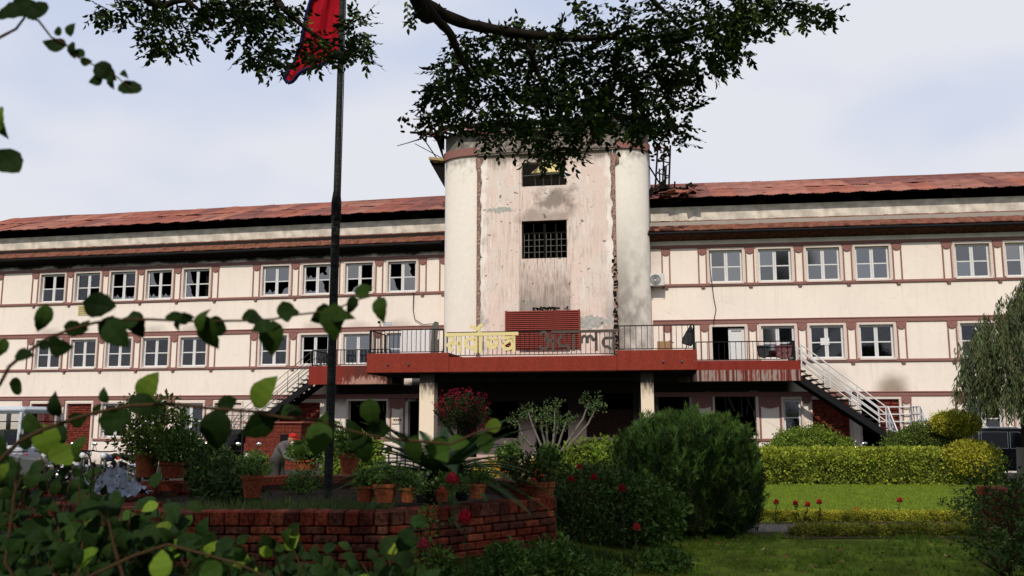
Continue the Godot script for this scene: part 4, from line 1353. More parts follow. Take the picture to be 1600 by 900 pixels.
	# washing on the right side balcony
	for e in [[3.95, .55, .55, lin(.04, .04, .045), "dark shirt hung on the right side balcony railing, left of two"], [4.75, .75, .6, lin(.16, .07, .075), "maroon cloth hung on the right side balcony railing, right of two"]]:
		o = thing("hung_cloth", e[4], "cloth", in_world("R", Vector3(e[0], 5.20, 1.45)), TURN["R"])
		b = MB.new()
		var nx := 8; var ny := 6
		var fold := noise(int(e[0] * 100), 2.0, 2)
		var P := []
		for j in ny + 1:
			var row := []
			for i in nx + 1:
				var u := float(i) / nx; var t := float(j) / ny
				row.append(Vector3((u - .5) * e[1] * (1 - .25 * t), -t * e[2] * (1 - .3 * absf(u - .5)), .06 * fold.get_noise_2d(u * 3, t) + .02))
			P.append(row)
		for j in ny:
			for i in nx: b.quad(P[j + 1][i], P[j + 1][i + 1], P[j][i + 1], P[j][i])
		obj("fabric", b, mat(e[3], .95), o)
	# lattice mast behind the tower
	o = thing("lattice_mast", "dark steel lattice mast standing on the right roof beside the tower", "mast", in_world("T", Vector3(.15, 12.6, -3.2)), TURN["T"])
	b = MB.new()
	b.bar(Vector3(.12, -.3, 0), Vector3(.30, 2.75, 0), .09); obj("mast_leg", b, M.black, o)
	b = MB.new(); b.bar(Vector3(-.55, -.3, -.1), Vector3(-.30, 2.8, 0), .09); obj("mast_leg", b, M.black, o)
	b = MB.new(); b.bar(Vector3(-.2, -.3, -.6), Vector3(.0, 2.75, -.3), .08); obj("mast_leg", b, M.black, o)
	for k in 4:
		var y0 := .1 + k * .65
		b = MB.new(); b.bar(Vector3(-.5 + .06 * k, y0, 0), Vector3(.16 + .04 * k, y0 + .45, 0), .04); obj("brace", b, M.black, o)
		b = MB.new(); b.bar(Vector3(.18 + .04 * k, y0 + .47, 0), Vector3(-.42 + .05 * k, y0 + .65, 0), .05); obj("brace", b, M.black, o)
	# heap of burnt roofing next to it
	o = thing("burnt_debris", "heap of burnt roofing and tiles on the right roof beside the tower", "debris", in_world("R", Vector3(.2, 12.1, -.6)), TURN["R"])
	b = MB.new()
	for k in 34:
		b.bevel(Vector3(rf(-.8, 1.2), rf(-.15, .55) * (1 - .3 * k / 34.0), rf(-1.2, .4)), Vector3(rf(.2, .7), rf(.03, .09), rf(.15, .5)), .01, Basis(Vector3(rf(-1, 1), rf(-1, 1), rf(-1, 1)).normalized(), rf(0, 1.4)))
	for k in 8: b.bar(Vector3(rf(-.9, .4), 0, rf(-1, .3)), Vector3(rf(-.9, .5), rf(.5, 1.9), rf(-1, .3)), .06)
	stuff(obj("heap", b, M.char, o))
	for k in 9:
		b = MB.new(); b.bevel(Vector3(), Vector3(rf(.3, .6), .03, rf(.2, .4)), .008)
		obj("fallen_tile", b, M.rust[k % 5], o, Transform3D(Basis(Vector3(rf(-1, 1), rf(-.3, .3), rf(-1, 1)).normalized(), rf(0, .9)), Vector3(rf(-.6, 1.3), rf(.0, .25), rf(.2, .75))))
	# gilded shrine seen through the upper tower opening
	o = thing("gilded_shrine", "little gilded roof on pale posts seen through the upper tower opening", "shrine", in_world("T", Vector3(-5.40, 12.42, -2.2)), TURN["T"])
	b = MB.new()
	var A := [Vector3(-.75, 1.42, .5), Vector3(.75, 1.42, .5), Vector3(.75, 1.42, -.5), Vector3(-.75, 1.42, -.5)]
	var T2 := [Vector3(-.22, 2.05, 0), Vector3(.22, 2.05, 0)]
	b.quad(A[0], A[1], T2[1], T2[0]); b.quad(A[2], A[3], T2[0], T2[1]); b.tri(A[1], A[2], T2[1]); b.tri(A[3], A[0], T2[0]); b.quad(A[3], A[2], A[1], A[0])
	obj("hipped_roof", b, M.gold, o)
	b = MB.new()
	for k in 7: b.bar(A[0].lerp(A[1], k / 6.0) + Vector3(0, .02, .02), T2[0].lerp(T2[1], k / 6.0) + Vector3(0, .02, .02), .03)
	b.bar(A[0], A[1], .07); b.bar(A[0], T2[0], .05); b.bar(A[1], T2[1], .05)
	obj("roof_rib", b, M.gold, o)
	for x in [-.6, -.2, .2, .6]:
		b = MB.new(); b.bar(Vector3(x * .9, .1, .35), Vector3(x, 1.42, .38), .05); obj("shrine_post", b, M.surround, o)

func arc3(at: Vector3, r: float) -> Array:
	var q := []
	for k in 13: q.append(at + Vector3(cos(TAU * k / 12), sin(TAU * k / 12), 0) * r)
	return q

# ------------------------------------------------------------------ flagpole, vehicles
const POLE := Vector3(-2.02, 0.0, -10.2)

func flagpole() -> void:
	var o := thing("flagpole", "tall dark steel flagpole rising from the round brick planter", "flagpole", POLE)
	var b := MB.new(); b.tube([Vector3(0, .3, 0), Vector3(0, 3.72, 0)], [.049], 14); obj("lower_tube", b, M.pole, o)
	b = MB.new(); b.lathe([Vector2(.049, 3.62), Vector2(.058, 3.66), Vector2(.058, 3.86), Vector2(.040, 3.98)], 14); obj("collar", b, M.black, o)
	b = MB.new(); b.tube([Vector3(0, 3.86, 0), Vector3(0, 9.0, 0)], [.038, .032], 14); obj("upper_tube", b, M.pole, o)
	b = MB.new(); b.ball(Vector3(0, 9.05, 0), Vector3(.07, .07, .07)); obj("finial", b, M.gold, o)
	b = MB.new(); b.tube([Vector3(.05, .9, .06), Vector3(.055, 5, .055), Vector3(.045, 8.9, .05)], [.006], 5); obj("halyard", b, M.black, o)
	b = MB.new(); b.bevel(Vector3(.0, .38, 0), Vector3(.3, .12, .3), .02); obj("foot_plate", b, M.pole, o)
	# the flag
	var red := mat(lin(.40, .010, .022), .85, tex.fine, 4.0); var blue := mat(lin(.010, .014, .075), .85)
	for m in [red]:
		m.backlight_enabled = true; m.backlight = Color(.15, .15, .15)
	var f := thing("flag", "crimson double-pennant flag with blue border hanging limp from the flagpole", "flag", POLE)
	var rows := [[528, 86, 447, 128], [528, 79, 441, 120], [529, 60, 456, 97], [530, 35, 468, 65], [532, 10, 477, 25], [535, -15, 486, -5], [537, -50, 470, -40], [540, -100, 500, -80], [542, -150, 538, -145]]
	var P := []
	var wv := noise(99, 1.0, 2)
	var nu := 12
	for r in rows:
		var A := spot(r[0], r[1], 10.2) - POLE; var C := spot(r[2], r[3], 10.2) - POLE
		var row := []
		for i in nu + 1:
			var t := float(i) / nu
			var p := A.lerp(C, t)
			p.z += .10 * sin(t * 9.0 + A.y * 1.5) * t + .05 * wv.get_noise_2d(t * 4, A.y * 2)
			p.y += .02 * sin(t * 7.0) * t
			row.append(p)
		P.append(row)
	b = MB.new()
	var e := MB.new()
	for j in P.size() - 1:
		for i in nu:
			b.quad(P[j][i + 1], P[j][i], P[j + 1][i], P[j + 1][i + 1])
		e.tube([P[j][nu], P[j + 1][nu]], [.022], 5)
	for i in nu: e.tube([P[0][i], P[0][i + 1]], [.022], 5)
	for i in nu: e.tube([P[5][i] + Vector3(0, .01, .01), P[5][i + 1] + Vector3(0, .03 * i / nu, .01)], [.02], 5)
	obj("cloth", b, red, f); obj("border", e, blue, f)

func wheel(b: MB, at: Vector3, r: float, wd: float) -> void:      # lies in the x-y plane, axle along z
	var o := b.xf
	b.xf = b.xf * Transform3D(Basis(Vector3.RIGHT, PI / 2), at)
	b.lathe([Vector2(r * .62, -wd / 2), Vector2(r * .92, -wd / 2), Vector2(r, -wd * .32), Vector2(r, wd * .32), Vector2(r * .92, wd / 2), Vector2(r * .62, wd / 2)], 20)
	b.xf = o

func hub(b: MB, at: Vector3, r: float, wd: float, spokes: int) -> void:
	var o := b.xf
	b.xf = b.xf * Transform3D(Basis(Vector3.RIGHT, PI / 2), at)
	b.lathe([Vector2(r, -wd / 2), Vector2(r * 1.06, 0), Vector2(r, wd / 2), Vector2(r * .88, wd / 2), Vector2(r * .88, -wd / 2), Vector2(r, -wd / 2)], 20)
	b.lathe([Vector2(0.001, -wd * .4), Vector2(r * .25, -wd * .4), Vector2(r * .25, wd * .4), Vector2(0.001, wd * .4)], 10)
	for k in spokes:
		var a := TAU * k / spokes
		b.bar(Vector3(cos(a), 0, sin(a)) * r * .2, Vector3(cos(a), 0, sin(a)) * r * .92, wd * .25)
	b.xf = o

func car(called: String, label: String, cat: String, at: Vector3, turn: float, L: float, Wd: float, H: float, paint: Material, prof: Array, glass: Array) -> Node3D:
	# side profile in metres: x forward, y up; glass: polygons on the side
	var o := thing(called, label, cat, at, turn)
	var b := MB.new()
	var low := PackedVector2Array(); for p in prof[0]: low.append(p)
	b.poly(low, -Wd / 2, Wd / 2)
	obj("body", b, paint, o)
	b = MB.new()
	var cab := PackedVector2Array(); for p in prof[1]: cab.append(p)
	var hw := Wd / 2
	# cabin narrower towards the roof
	var belt: float = prof[1][0].y
	for i in cab.size():
		var p := cab[i]; var q := cab[(i + 1) % cab.size()]
		var w0 := hw - (p.y - belt) * .22; var w1 := hw - (q.y - belt) * .22
		b.quad(Vector3(p.x, p.y, -w0), Vector3(p.x, p.y, w0), Vector3(q.x, q.y, w1), Vector3(q.x, q.y, -w1))
	for s in [-1, 1]:
		var ix := Geometry2D.triangulate_polygon(cab)
		for i in range(0, ix.size(), 3):
			var v3 := []
			for k in 3:
				var p := cab[ix[i + k]]
				v3.append(Vector3(p.x, p.y, s * (hw - (p.y - belt) * .22)))
			if (v3[1] - v3[0]).cross(v3[2] - v3[0]).z * s < 0: b.tri(v3[0], v3[2], v3[1])
			else: b.tri(v3[0], v3[1], v3[2])
	obj("cabin", b, paint, o)
	var gm := mat(lin(.006, .007, .009), .06); gm.metallic_specular = .35
	for g in glass:
		for s in [-1, 1]:
			b = MB.new()
			var v3 := []
			for p in g: v3.append(Vector3(p.x, p.y, s * (hw + .012 - (p.y - belt) * .22)))
			if s > 0: b.quad(v3[0], v3[1], v3[2], v3[3])
			else: b.quad(v3[3], v3[2], v3[1], v3[0])
			obj("side_window", b, gm, o)
			b = MB.new()
			for k in 4: b.bar(v3[k] + Vector3(0, 0, s * .004), v3[(k + 1) % 4] + Vector3(0, 0, s * .004), .035, .012)
			obj("window_frame", b, M.pale_metal, o)
	var n: int = prof[1].size()
	var blue := mat(lin(.10, .14, .22), .05); blue.metallic_specular = .9
	for e in [[prof[1][1], prof[1][2], "rear_window"], [prof[1][n - 2], prof[1][n - 1], "windscreen"]]:
		var p: Vector2 = e[0]; var q: Vector2 = e[1]
		var d := (q - p).normalized()
		var out := Vector2(d.y, -d.x) * (.012 if e[2] == "windscreen" else .012)
		if e[2] == "windscreen": out = Vector2(-d.y, d.x) * .012
		if out.x < 0 and e[2] == "windscreen": out = -out
		if out.x > 0 and e[2] == "rear_window": out = -out
		p += d * .06 + out; q += -d * .06 + out
		var w0 := hw - (p.y - belt) * .22 - .1; var w1 := hw - (q.y - belt) * .22 - .1
		b = MB.new(); b.quad(Vector3(p.x, p.y, -w0), Vector3(p.x, p.y, w0), Vector3(q.x, q.y, w1), Vector3(q.x, q.y, -w1))
		obj(e[2], b, blue, o)
	for x in [-L * .31, L * .31]:
		for s in [-1, 1]:
			b = MB.new(); wheel(b, Vector3(x, H * .19, s * (hw - .1)), H * .19, .22)
			var wn := obj("wheel", b, M.rubber, o)
			b = MB.new(); hub(b, Vector3(x, H * .19, s * (hw - .06)), H * .12, .16, 5); obj("rim", b, M.chrome, wn)
	for s in [-1, 1]:
		b = MB.new(); b.bevel(Vector3(L / 2 - .06, prof[0][2].y * .82, s * (hw - .25)), Vector3(.12, .14, .34), .03); obj("headlight", b, M.pale_metal, o)
		b = MB.new(); b.bevel(Vector3(-L / 2 + .02, belt * .85, s * (hw - .12)), Vector3(.1, .26, .18), .02); obj("tail_light", b, M.red_lens, o)
		b = MB.new(); b.bevel(Vector3(prof[1][n - 1].x - .35, belt + .1, s * (hw + .1)), Vector3(.1, .16, .2), .04); obj("wing_mirror", b, M.chrome, o)
	b = MB.new(); b.bevel(Vector3(L / 2 - .02, .42, 0), Vector3(.14, .18, Wd * .94), .05); obj("bumper", b, M.rubber, o)
	for s in [-1, 1]:
		b = MB.new(); b.bar(Vector3(prof[1][2].x + .2, H + .03, s * (hw - .32)), Vector3(prof[1][n - 2].x - .1, H + .03, s * (hw - .32)), .04); obj("roof_rail", b, M.pale_metal, o)
	return o

func vehicles() -> void:
	var suv_paint := mat(lin(.012, .013, .017), .35); suv_paint.metallic_specular = .25
	car("parked_car", "black off-road car with roof rails parked at the far right before the building", "car", Vector3(17.95, -.67, -32.6), -.62, 4.5, 1.8, 1.80, suv_paint,
		[[Vector2(-2.2, .35), Vector2(2.2, .35), Vector2(2.25, .95), Vector2(1.1, 1.08), Vector2(-2.2, 1.08)],
		[Vector2(-2.15, 1.07), Vector2(-2.15, 1.07), Vector2(-1.95, 1.78), Vector2(-1.6, 1.82), Vector2(.15, 1.80), Vector2(.95, 1.07)]],
		[[Vector2(-1.9, 1.12), Vector2(-1.15, 1.12), Vector2(-1.15, 1.68), Vector2(-1.78, 1.68)], [Vector2(-1.08, 1.12), Vector2(-.25, 1.12), Vector2(-.25, 1.68), Vector2(-1.08, 1.68)], [Vector2(-.18, 1.12), Vector2(.72, 1.12), Vector2(.1, 1.68), Vector2(-.18, 1.68)]])
	var grey_paint := mat(lin(.05, .055, .06), .25); grey_paint.clearcoat_enabled = true; grey_paint.clearcoat = .6
	car("parked_car", "dark grey saloon car parked in front of the white minibus at far left", "car", Vector3(-16.3, ground_y(27.5) + .0, -27.5), .25, 4.2, 1.7, 1.45, grey_paint,
		[[Vector2(-2.1, .3), Vector2(2.1, .3), Vector2(2.1, .75), Vector2(1.0, .92), Vector2(-1.6, .95), Vector2(-2.1, .9)],
		[Vector2(-1.6, .93), Vector2(-1.6, .93), Vector2(-.95, 1.42), Vector2(-.6, 1.46), Vector2(.2, 1.43), Vector2(1.0, .91)]],
		[[Vector2(-1.35, .97), Vector2(-.45, .97), Vector2(-.45, 1.36), Vector2(-.9, 1.36)], [Vector2(-.38, .97), Vector2(.75, .97), Vector2(.15, 1.36), Vector2(-.38, 1.36)]])
	# minibus
	var o := thing("minibus", "white and pale blue minibus parked at the far left before the building", "bus", Vector3(-18.2, ground_y(30), -30.4), TURN["L"])
	var pw := mat(lin(.55, .60, .66), .35, tex.fine, 1.0)
	var b := MB.new(); b.bevel(Vector3(0, .78, 0), Vector3(6.2, .86, 1.95), .1); obj("lower_body", b, pw, o)
	b = MB.new(); b.bevel(Vector3(0, 2.32, 0), Vector3(6.1, .22, 1.85), .09); obj("roof", b, pw, o)
	for s in [-1, 1]:
		for k in 7:
			b = MB.new(); b.bar(Vector3(-3.0 + k, 1.2, s * .93), Vector3(-3.0 + k, 2.24, s * .9), .10); obj("pillar", b, M.black if k % 6 else pw, o)
		for k in 6:
			b = MB.new(); b.box(Vector3(-2.5 + k, 1.72, s * .915), Vector3(.9, .98, .01)); obj("side_window", b, M.dark_glass, o)
			b = MB.new(); b.bar(Vector3(-2.95 + k, 1.95, s * .93), Vector3(-2.05 + k, 1.95, s * .93), .03); obj("window_bar", b, M.black, o)
		for x in [-1.9, 1.9]:
			b = MB.new(); wheel(b, Vector3(x, .36, s * .85), .36, .22); var wn := obj("wheel", b, M.rubber, o)
			b = MB.new(); hub(b, Vector3(x, .36, s * .88), .2, .18, 6); obj("rim", b, M.chrome, wn)
		b = MB.new(); b.bevel(Vector3(3.08, .85, s * .7), Vector3(.08, .2, .2), .02); obj("tail_light", b, M.red_lens, o)
	for x in [-2.2, -1.3, -.4, .5, 1.4, 2.3]:
		for z in [-.5, .5]:
			b = MB.new(); b.bevel(Vector3(x, 1.3, z), Vector3(.14, .8, .8), .05); obj("passenger_seat", b, mat(lin(.06, .06, .08), .9), o)
	b = MB.new(); b.box(Vector3(3.04, 1.72, 0), Vector3(.01, .96, 1.7)); obj("rear_window", b, M.dark_glass, o)

func motorbike() -> Node3D:
	var o := thing("motorcycle", "", "motorcycle", Vector3.ZERO, 0.0, "motorcycles parked before the building")
	for x in [-.66, .68]:
		var b := MB.new(); wheel(b, Vector3(x, .30, 0), .30, .10); var w := obj("wheel", b, M.rubber, o)
		b = MB.new(); hub(b, Vector3(x, .30, 0), .2, .06, 8); obj("rim", b, M.chrome, w)
	var b := MB.new()
	b.tube([Vector3(-.66, .32, .1), Vector3(-.2, .42, .1), Vector3(.1, .35, .08), Vector3(.4, .78, 0)], [.025], 6); b.tube([Vector3(-.66, .32, -.1), Vector3(-.2, .42, -.1), Vector3(.1, .35, -.08), Vector3(.4, .78, 0)], [.025], 6)
	b.tube([Vector3(.68, .3, .06), Vector3(.42, .95, .05)], [.028], 6); b.tube([Vector3(.68, .3, -.06), Vector3(.42, .95, -.05)], [.028], 6)
	obj("frame", b, M.burnt_metal, o)
	b = MB.new(); b.bevel(Vector3(.08, .42, 0), Vector3(.42, .34, .28), .06); b.tube([Vector3(.2, .3, .14), Vector3(-.2, .22, .17), Vector3(-.75, .34, .17)], [.035, .045, .05], 8); obj("engine", b, M.chrome, o)
	b = MB.new(); b.ball(Vector3(.18, .80, 0), Vector3(.28, .13, .15), 12, 8); obj("fuel_tank", b, M.red_lens, o)
	b = MB.new(); b.tube([Vector3(.0, .80, 0), Vector3(-.35, .78, 0), Vector3(-.72, .86, 0)], [.09, .12, .07], 8); obj("saddle", b, M.rubber, o)
	b = MB.new(); b.tube([Vector3(.30, 1.02, -.34), Vector3(.42, 1.0, -.12), Vector3(.42, 1.0, .12), Vector3(.30, 1.02, .34)], [.02], 6); obj("handlebar", b, M.black, o)
	for s in [-1, 1]:
		b = MB.new(); b.tube([Vector3(.36, 1.0, s * .25), Vector3(.36, 1.2, s * .30)], [.008], 5); var mr := obj("mirror_stalk", b, M.black, o)
		b = MB.new(); b.ball(Vector3(.36, 1.24, s * .31), Vector3(.025, .055, .08), 10, 6); obj("mirror", b, M.chrome, mr)
	b = MB.new(); b.ball(Vector3(.52, .88, 0), Vector3(.08, .10, .10)); obj("headlight", b, M.pale_metal, o)
	b = MB.new(); b.bevel(Vector3(-.80, .78, 0), Vector3(.06, .09, .16), .02); obj("tail_light", b, M.red_lens, o)
	b = MB.new(); b.tube([Vector3(-.4, .55, 0), Vector3(-.7, .64, 0), Vector3(-.92, .5, 0)], [.07, .06, .05], 6); obj("mudguard", b, M.rubber, o)
	b = MB.new(); b.box(Vector3(-.93, .55, 0), Vector3(.01, .12, .2)); obj("number_plate", b, M.white, o)
	return o

func motorbikes() -> void:
	var m := motorbike()
	var where := []
	var words := ["leftmost motorcycle in the row on the left forecourt", "second motorcycle from the left on the left forecourt", "third motorcycle from the left on the left forecourt", "fourth motorcycle from the left on the left forecourt", "fifth motorcycle from the left on the left forecourt", "sixth motorcycle from the left, behind the two terracotta pots", "seventh motorcycle from the left, behind the two terracotta pots", "eighth motorcycle from the left, near the foot of the left staircase", "rightmost motorcycle of the left row, beside the left staircase"]
	for i in 9:
		where.append([Vector3(-15.6 + i * .93 + rf(-.1, .1), ground_y(29.5), -29.4 + rf(-.3, .3)), -1.35 + rf(-.15, .15), words[i]])
	var w2 := ["motorcycle behind the yellow-green hedge at the foot of the right staircase, leftmost of four", "motorcycle behind the hedge under the right staircase, second of four", "motorcycle behind the hedge by the red posts, third of four", "motorcycle behind the hedge by the right staircase steps, rightmost of four"]
	for i in 4:
		where.append([Vector3([11.2, 12.05, 12.9, 13.6][i], ground_y(32.2), -32.4 + rf(-.2, .2)), 1.6 + rf(-.3, .3), w2[i]])
	var more := ["motorcycle at the left end of the second row, nearest the minibus", "motorcycle in the middle of the second row before the red shutters", "motorcycle at the right end of the second row near the white door"]
	for i in 3:
		where.append([Vector3(-14.8 + i * 1.9, ground_y(31.5), -31.6), 1.5 + rf(-.3, .3), more[i]])
	for i in where.size():
		var o: Node3D = m if i == 0 else dup(m, Vector3.ZERO, 0, "")
		o.position = where[i][0]; o.rotation.y = where[i][1]
		o.set_meta("label", where[i][2])
		if i > 0:
			var tank := o.get_node("fuel_tank") as MeshInstance3D
			tank.material_override = [M.red_lens, M.black, M.chrome, mat(lin(.03, .05, .16), .25)][i % 4]
	var hm := thing("motorcycle_helmet", "black helmet resting on a motorcycle behind the hedge below the red shutter", "helmet", Vector3(11.95, ground_y(32) + 1.02, -32.2))
	var b := MB.new(); b.ball(Vector3(0, .14, 0), Vector3(.15, .15, .17), 14, 10); obj("shell", b, mat(lin(.015, .018, .025), .2), hm)
	b = MB.new(); b.ball(Vector3(0, .13, .04), Vector3(.13, .06, .145), 14, 8); obj("visor", b, M.chrome, hm)

# ------------------------------------------------------------------ the stooping worker
func field(p: Vector3, bones: Array, k: float) -> float:
	var s := 0.0
	for e in bones:
		var a: Vector3 = e[0]; var d: Vector3 = e[1] - a
		var t := clampf((p - a).dot(d) / maxf(d.length_squared(), 1e-9), 0, 1)
		var r := p.distance_to(a + d * t) - lerpf(e[2], e[3], t)
		s += exp(-r * k)
	return -log(maxf(s, 1e-30)) / k

func nets(bones: Array, cell: float, k: float, b: MB) -> void:           # surface nets round a set of tapered bones
	var lo := Vector3.ONE * 1e9; var hi := -lo
	for e in bones:
		for i in 2:
			var r := Vector3.ONE * (float(e[2 + i]) + cell * 2.5)
			lo = lo.min(e[i] - r); hi = hi.max(e[i] + r)
	var n := Vector3i(((hi - lo) / cell).ceil()) + Vector3i.ONE
	var val := PackedFloat32Array(); val.resize(n.x * n.y * n.z)
	var at := func(x: int, y: int, z: int) -> int: return (z * n.y + y) * n.x + x
	for z in n.z:
		for y in n.y:
			for x in n.x:
				val[(z * n.y + y) * n.x + x] = field(lo + Vector3(x, y, z) * cell, bones, k)
	var cells := {}
	for z in n.z - 1:
		for y in n.y - 1:
			for x in n.x - 1:
				var sum := Vector3.ZERO; var cnt := 0
				var c8 := []
				for q in 8: c8.append(val[((z + (q >> 2)) * n.y + y + ((q >> 1) & 1)) * n.x + x + (q & 1)])
				for q in 8:
					for ax in 3:
						if q & (1 << ax): continue
						var v0: float = c8[q]; var v1: float = c8[q | (1 << ax)]
						if (v0 < 0) != (v1 < 0):
							var t := v0 / (v0 - v1)
							var p := Vector3(q & 1, (q >> 1) & 1, q >> 2)
							p[ax] += t
							sum += p; cnt += 1
				if cnt: cells[Vector3i(x, y, z)] = lo + (Vector3(x, y, z) + sum / cnt) * cell
	var grad := func(p: Vector3) -> Vector3:
		var h := cell * .5
		return Vector3(field(p + Vector3(h, 0, 0), bones, k) - field(p - Vector3(h, 0, 0), bones, k), field(p + Vector3(0, h, 0), bones, k) - field(p - Vector3(0, h, 0), bones, k), field(p + Vector3(0, 0, h), bones, k) - field(p - Vector3(0, 0, h), bones, k)).normalized()
	var nr := {}
	for c in cells: nr[c] = grad.call(cells[c])
	for z in range(1, n.z - 1):
		for y in range(1, n.y - 1):
			for x in range(1, n.x - 1):
				var v0 := val[(z * n.y + y) * n.x + x]
				for ax in 3:
					var o := Vector3i.ZERO; o[ax] = 1
					var v1 := val[((z + o.z) * n.y + y + o.y) * n.x + x + o.x]
					if (v0 < 0) == (v1 < 0): continue
					var u := Vector3i.ZERO; u[(ax + 1) % 3] = 1
					var w := Vector3i.ZERO; w[(ax + 2) % 3] = 1
					var c := Vector3i(x, y, z)
					var ids := [c - u - w, c - w, c, c - u]
					if v0 >= 0: ids.reverse()
					var ok := true
					for i in ids: ok = ok and cells.has(i)
					if ok: b.squad([cells[ids[0]], cells[ids[1]], cells[ids[2]], cells[ids[3]]], [nr[ids[0]], nr[ids[1]], nr[ids[2]], nr[ids[3]]])

func person() -> void:
	# bent forward to the right over the plants; x to the right, y up, feet at 0
	var o := thing("person", "person in grey jacket, red cap and white face mask stooping over the plants", "person", on_ground(-5.5, 22.0), -.35)
	var skin := lin(.30, .17, .11); var grey := lin(.12, .11, .115); var trouser := lin(.055, .05, .05)
	var hipL := Vector3(-.10, .78, .09); var hipR := Vector3(-.10, .78, -.09)
	var neck := Vector3(.20, 1.20, 0); var shL := Vector3(.13, 1.13, .19); var shR := Vector3(.13, 1.13, -.19)
	var elL := Vector3(.30, .90, .24); var elR := Vector3(.28, .88, -.22)
	var haL := Vector3(.50, .78, .14); var haR := Vector3(.46, .72, -.12)
	var body := [
		[hipL, Vector3(-.06, .43, .11), .105, .07], [Vector3(-.06, .43, .11), Vector3(-.13, .09, .11), .07, .05], [Vector3(-.13, .07, .11), Vector3(.08, .045, .12), .05, .04],
		[hipR, Vector3(-.03, .43, -.10), .105, .07], [Vector3(-.03, .43, -.10), Vector3(-.12, .09, -.11), .07, .05], [Vector3(-.12, .07, -.11), Vector3(.09, .045, -.12), .05, .04],
		[hipL, hipR, .12, .12]]
	var top := [[Vector3(-.11, .82, .0), Vector3(.0, .98, 0), .155, .16], [Vector3(.0, .98, .05), Vector3(.10, 1.10, .07), .14, .13], [Vector3(.0, .98, -.05), Vector3(.10, 1.10, -.07), .14, .13],
		[Vector3(.1, 1.12, .0), shL, .11, .075], [Vector3(.1, 1.12, .0), shR, .11, .075], [shL, elL, .07, .052], [elL, haL, .052, .036], [shR, elR, .07, .052], [elR, haR, .052, .036], [Vector3(.14, 1.15, 0), neck, .08, .06]]
	var b := MB.new()
	nets(body, .02, 38.0, b); obj("trousers", b, mat(trouser, .95, tex.fine, 6.0), o)
	b = MB.new()
	nets(top, .02, 38.0, b); obj("jacket", b, mat(grey, .95, tex.fine, 6.0), o)
	# head, looking down to the right
	var hc := Vector3(.28, 1.30, 0)
	var f := Vector3(.86, -.5, 0)
	var up := Vector3(.5, .86, 0)
	b = MB.new()
	nets([[neck, hc + up * -.05, .055, .06], [hc + up * .03 - f * .015, hc + up * .03 + f * .02, .088, .08], [hc - up * .05 + f * .02, hc - up * .075 + f * .035, .066, .05], [hc + f * .085 + up * .01, hc + f * .105 - up * .02, .012, .017],
		[hc + Vector3(0, 0, .082), hc + Vector3(0, -.03, .085), .018, .012], [hc + Vector3(0, 0, -.082), hc + Vector3(0, -.03, -.085), .018, .012]], .008, 70.0, b)
	for e in [[haL, 1.0], [haR, -1.0]]:
		var h: Vector3 = e[0]
		var d := Vector3(.75, -.6, -.1 * e[1]).normalized()
		var sd := Vector3(0, 0, e[1])
		var fing := [[h - d * .03, h + d * .03, .03, .03], [h + d * .03 + sd * .02, h + d * .06 + sd * .022, .022, .02], [h + d * .03 - sd * .02, h + d * .06 - sd * .022, .022, .02]]
		for k in 4:
			var r := h + d * .07 + sd * (-.03 + .02 * k)
			var L: float = [.055, .07, .075, .06][k]
			var m := r + (d + Vector3(0, -.2, 0)).normalized() * L * .55
			fing.append([r - d * .02, m, .0095, .009]); fing.append([m, m + (d + Vector3(0, -.9, 0)).normalized() * L * .55, .009, .0075])
		fing.append([h + sd * -.025, h + sd * -.05 + d * .035, .013, .011]); fing.append([h + sd * -.05 + d * .035, h + sd * -.045 + d * .07, .011, .009])
		nets(fing, .0055, 160.0, b)
	obj("body", b, mat(skin, .6), o)
	b = MB.new(); for s in [-1, 1]: b.ball(hc + f * .082 + up * .022 + Vector3(0, 0, s * .032), Vector3(.008, .007, .012), 8, 6)
	obj("eyes", b, M.black, o)
	b = MB.new(); b.ball(hc + up * .035 - f * .02, Vector3(.095, .085, .092), 14, 8); obj("hair", b, M.black, o)
	b = MB.new(); b.ball(hc + up * .075 - f * .01, Vector3(.105, .075, .10), 16, 8)
	b.xf = Transform3D(Basis(f, up, f.cross(up)), hc + up * .06 + f * .1); b.bevel(Vector3(.02, 0, 0), Vector3(.13, .015, .15), .006)
	obj("cap", b, mat(lin(.50, .03, .025), .8, tex.fine, 8.0), o)
	b = MB.new(); b.ball(hc + f * .062 - up * .045, Vector3(.05, .05, .068), 12, 8); obj("face_mask", b, M.white, o)
	b = MB.new()
	for s in [-1, 1]:
		b.bevel(Vector3(-.02, .045, s * .115), Vector3(.27, .09, .10), .035)
	obj("shoes", b, M.rubber, o)

# ------------------------------------------------------------------ garden
func brick_mesh(s: Vector3, seed_: int) -> ArrayMesh:
	var r := RandomNumberGenerator.new(); r.seed = seed_
	var b := MB.new()
	b.bevel(Vector3.ZERO, s, .006 + .004 * r.randf())
	for i in b.v.size():
		var p := b.v[i]
		b.v[i] = p + Vector3(sin(p.y * 90 + seed_), sin(p.x * 70 + seed_), sin(p.x * 50 + p.y * 60 + seed_ * 2)) * .0022
	return b.mesh()

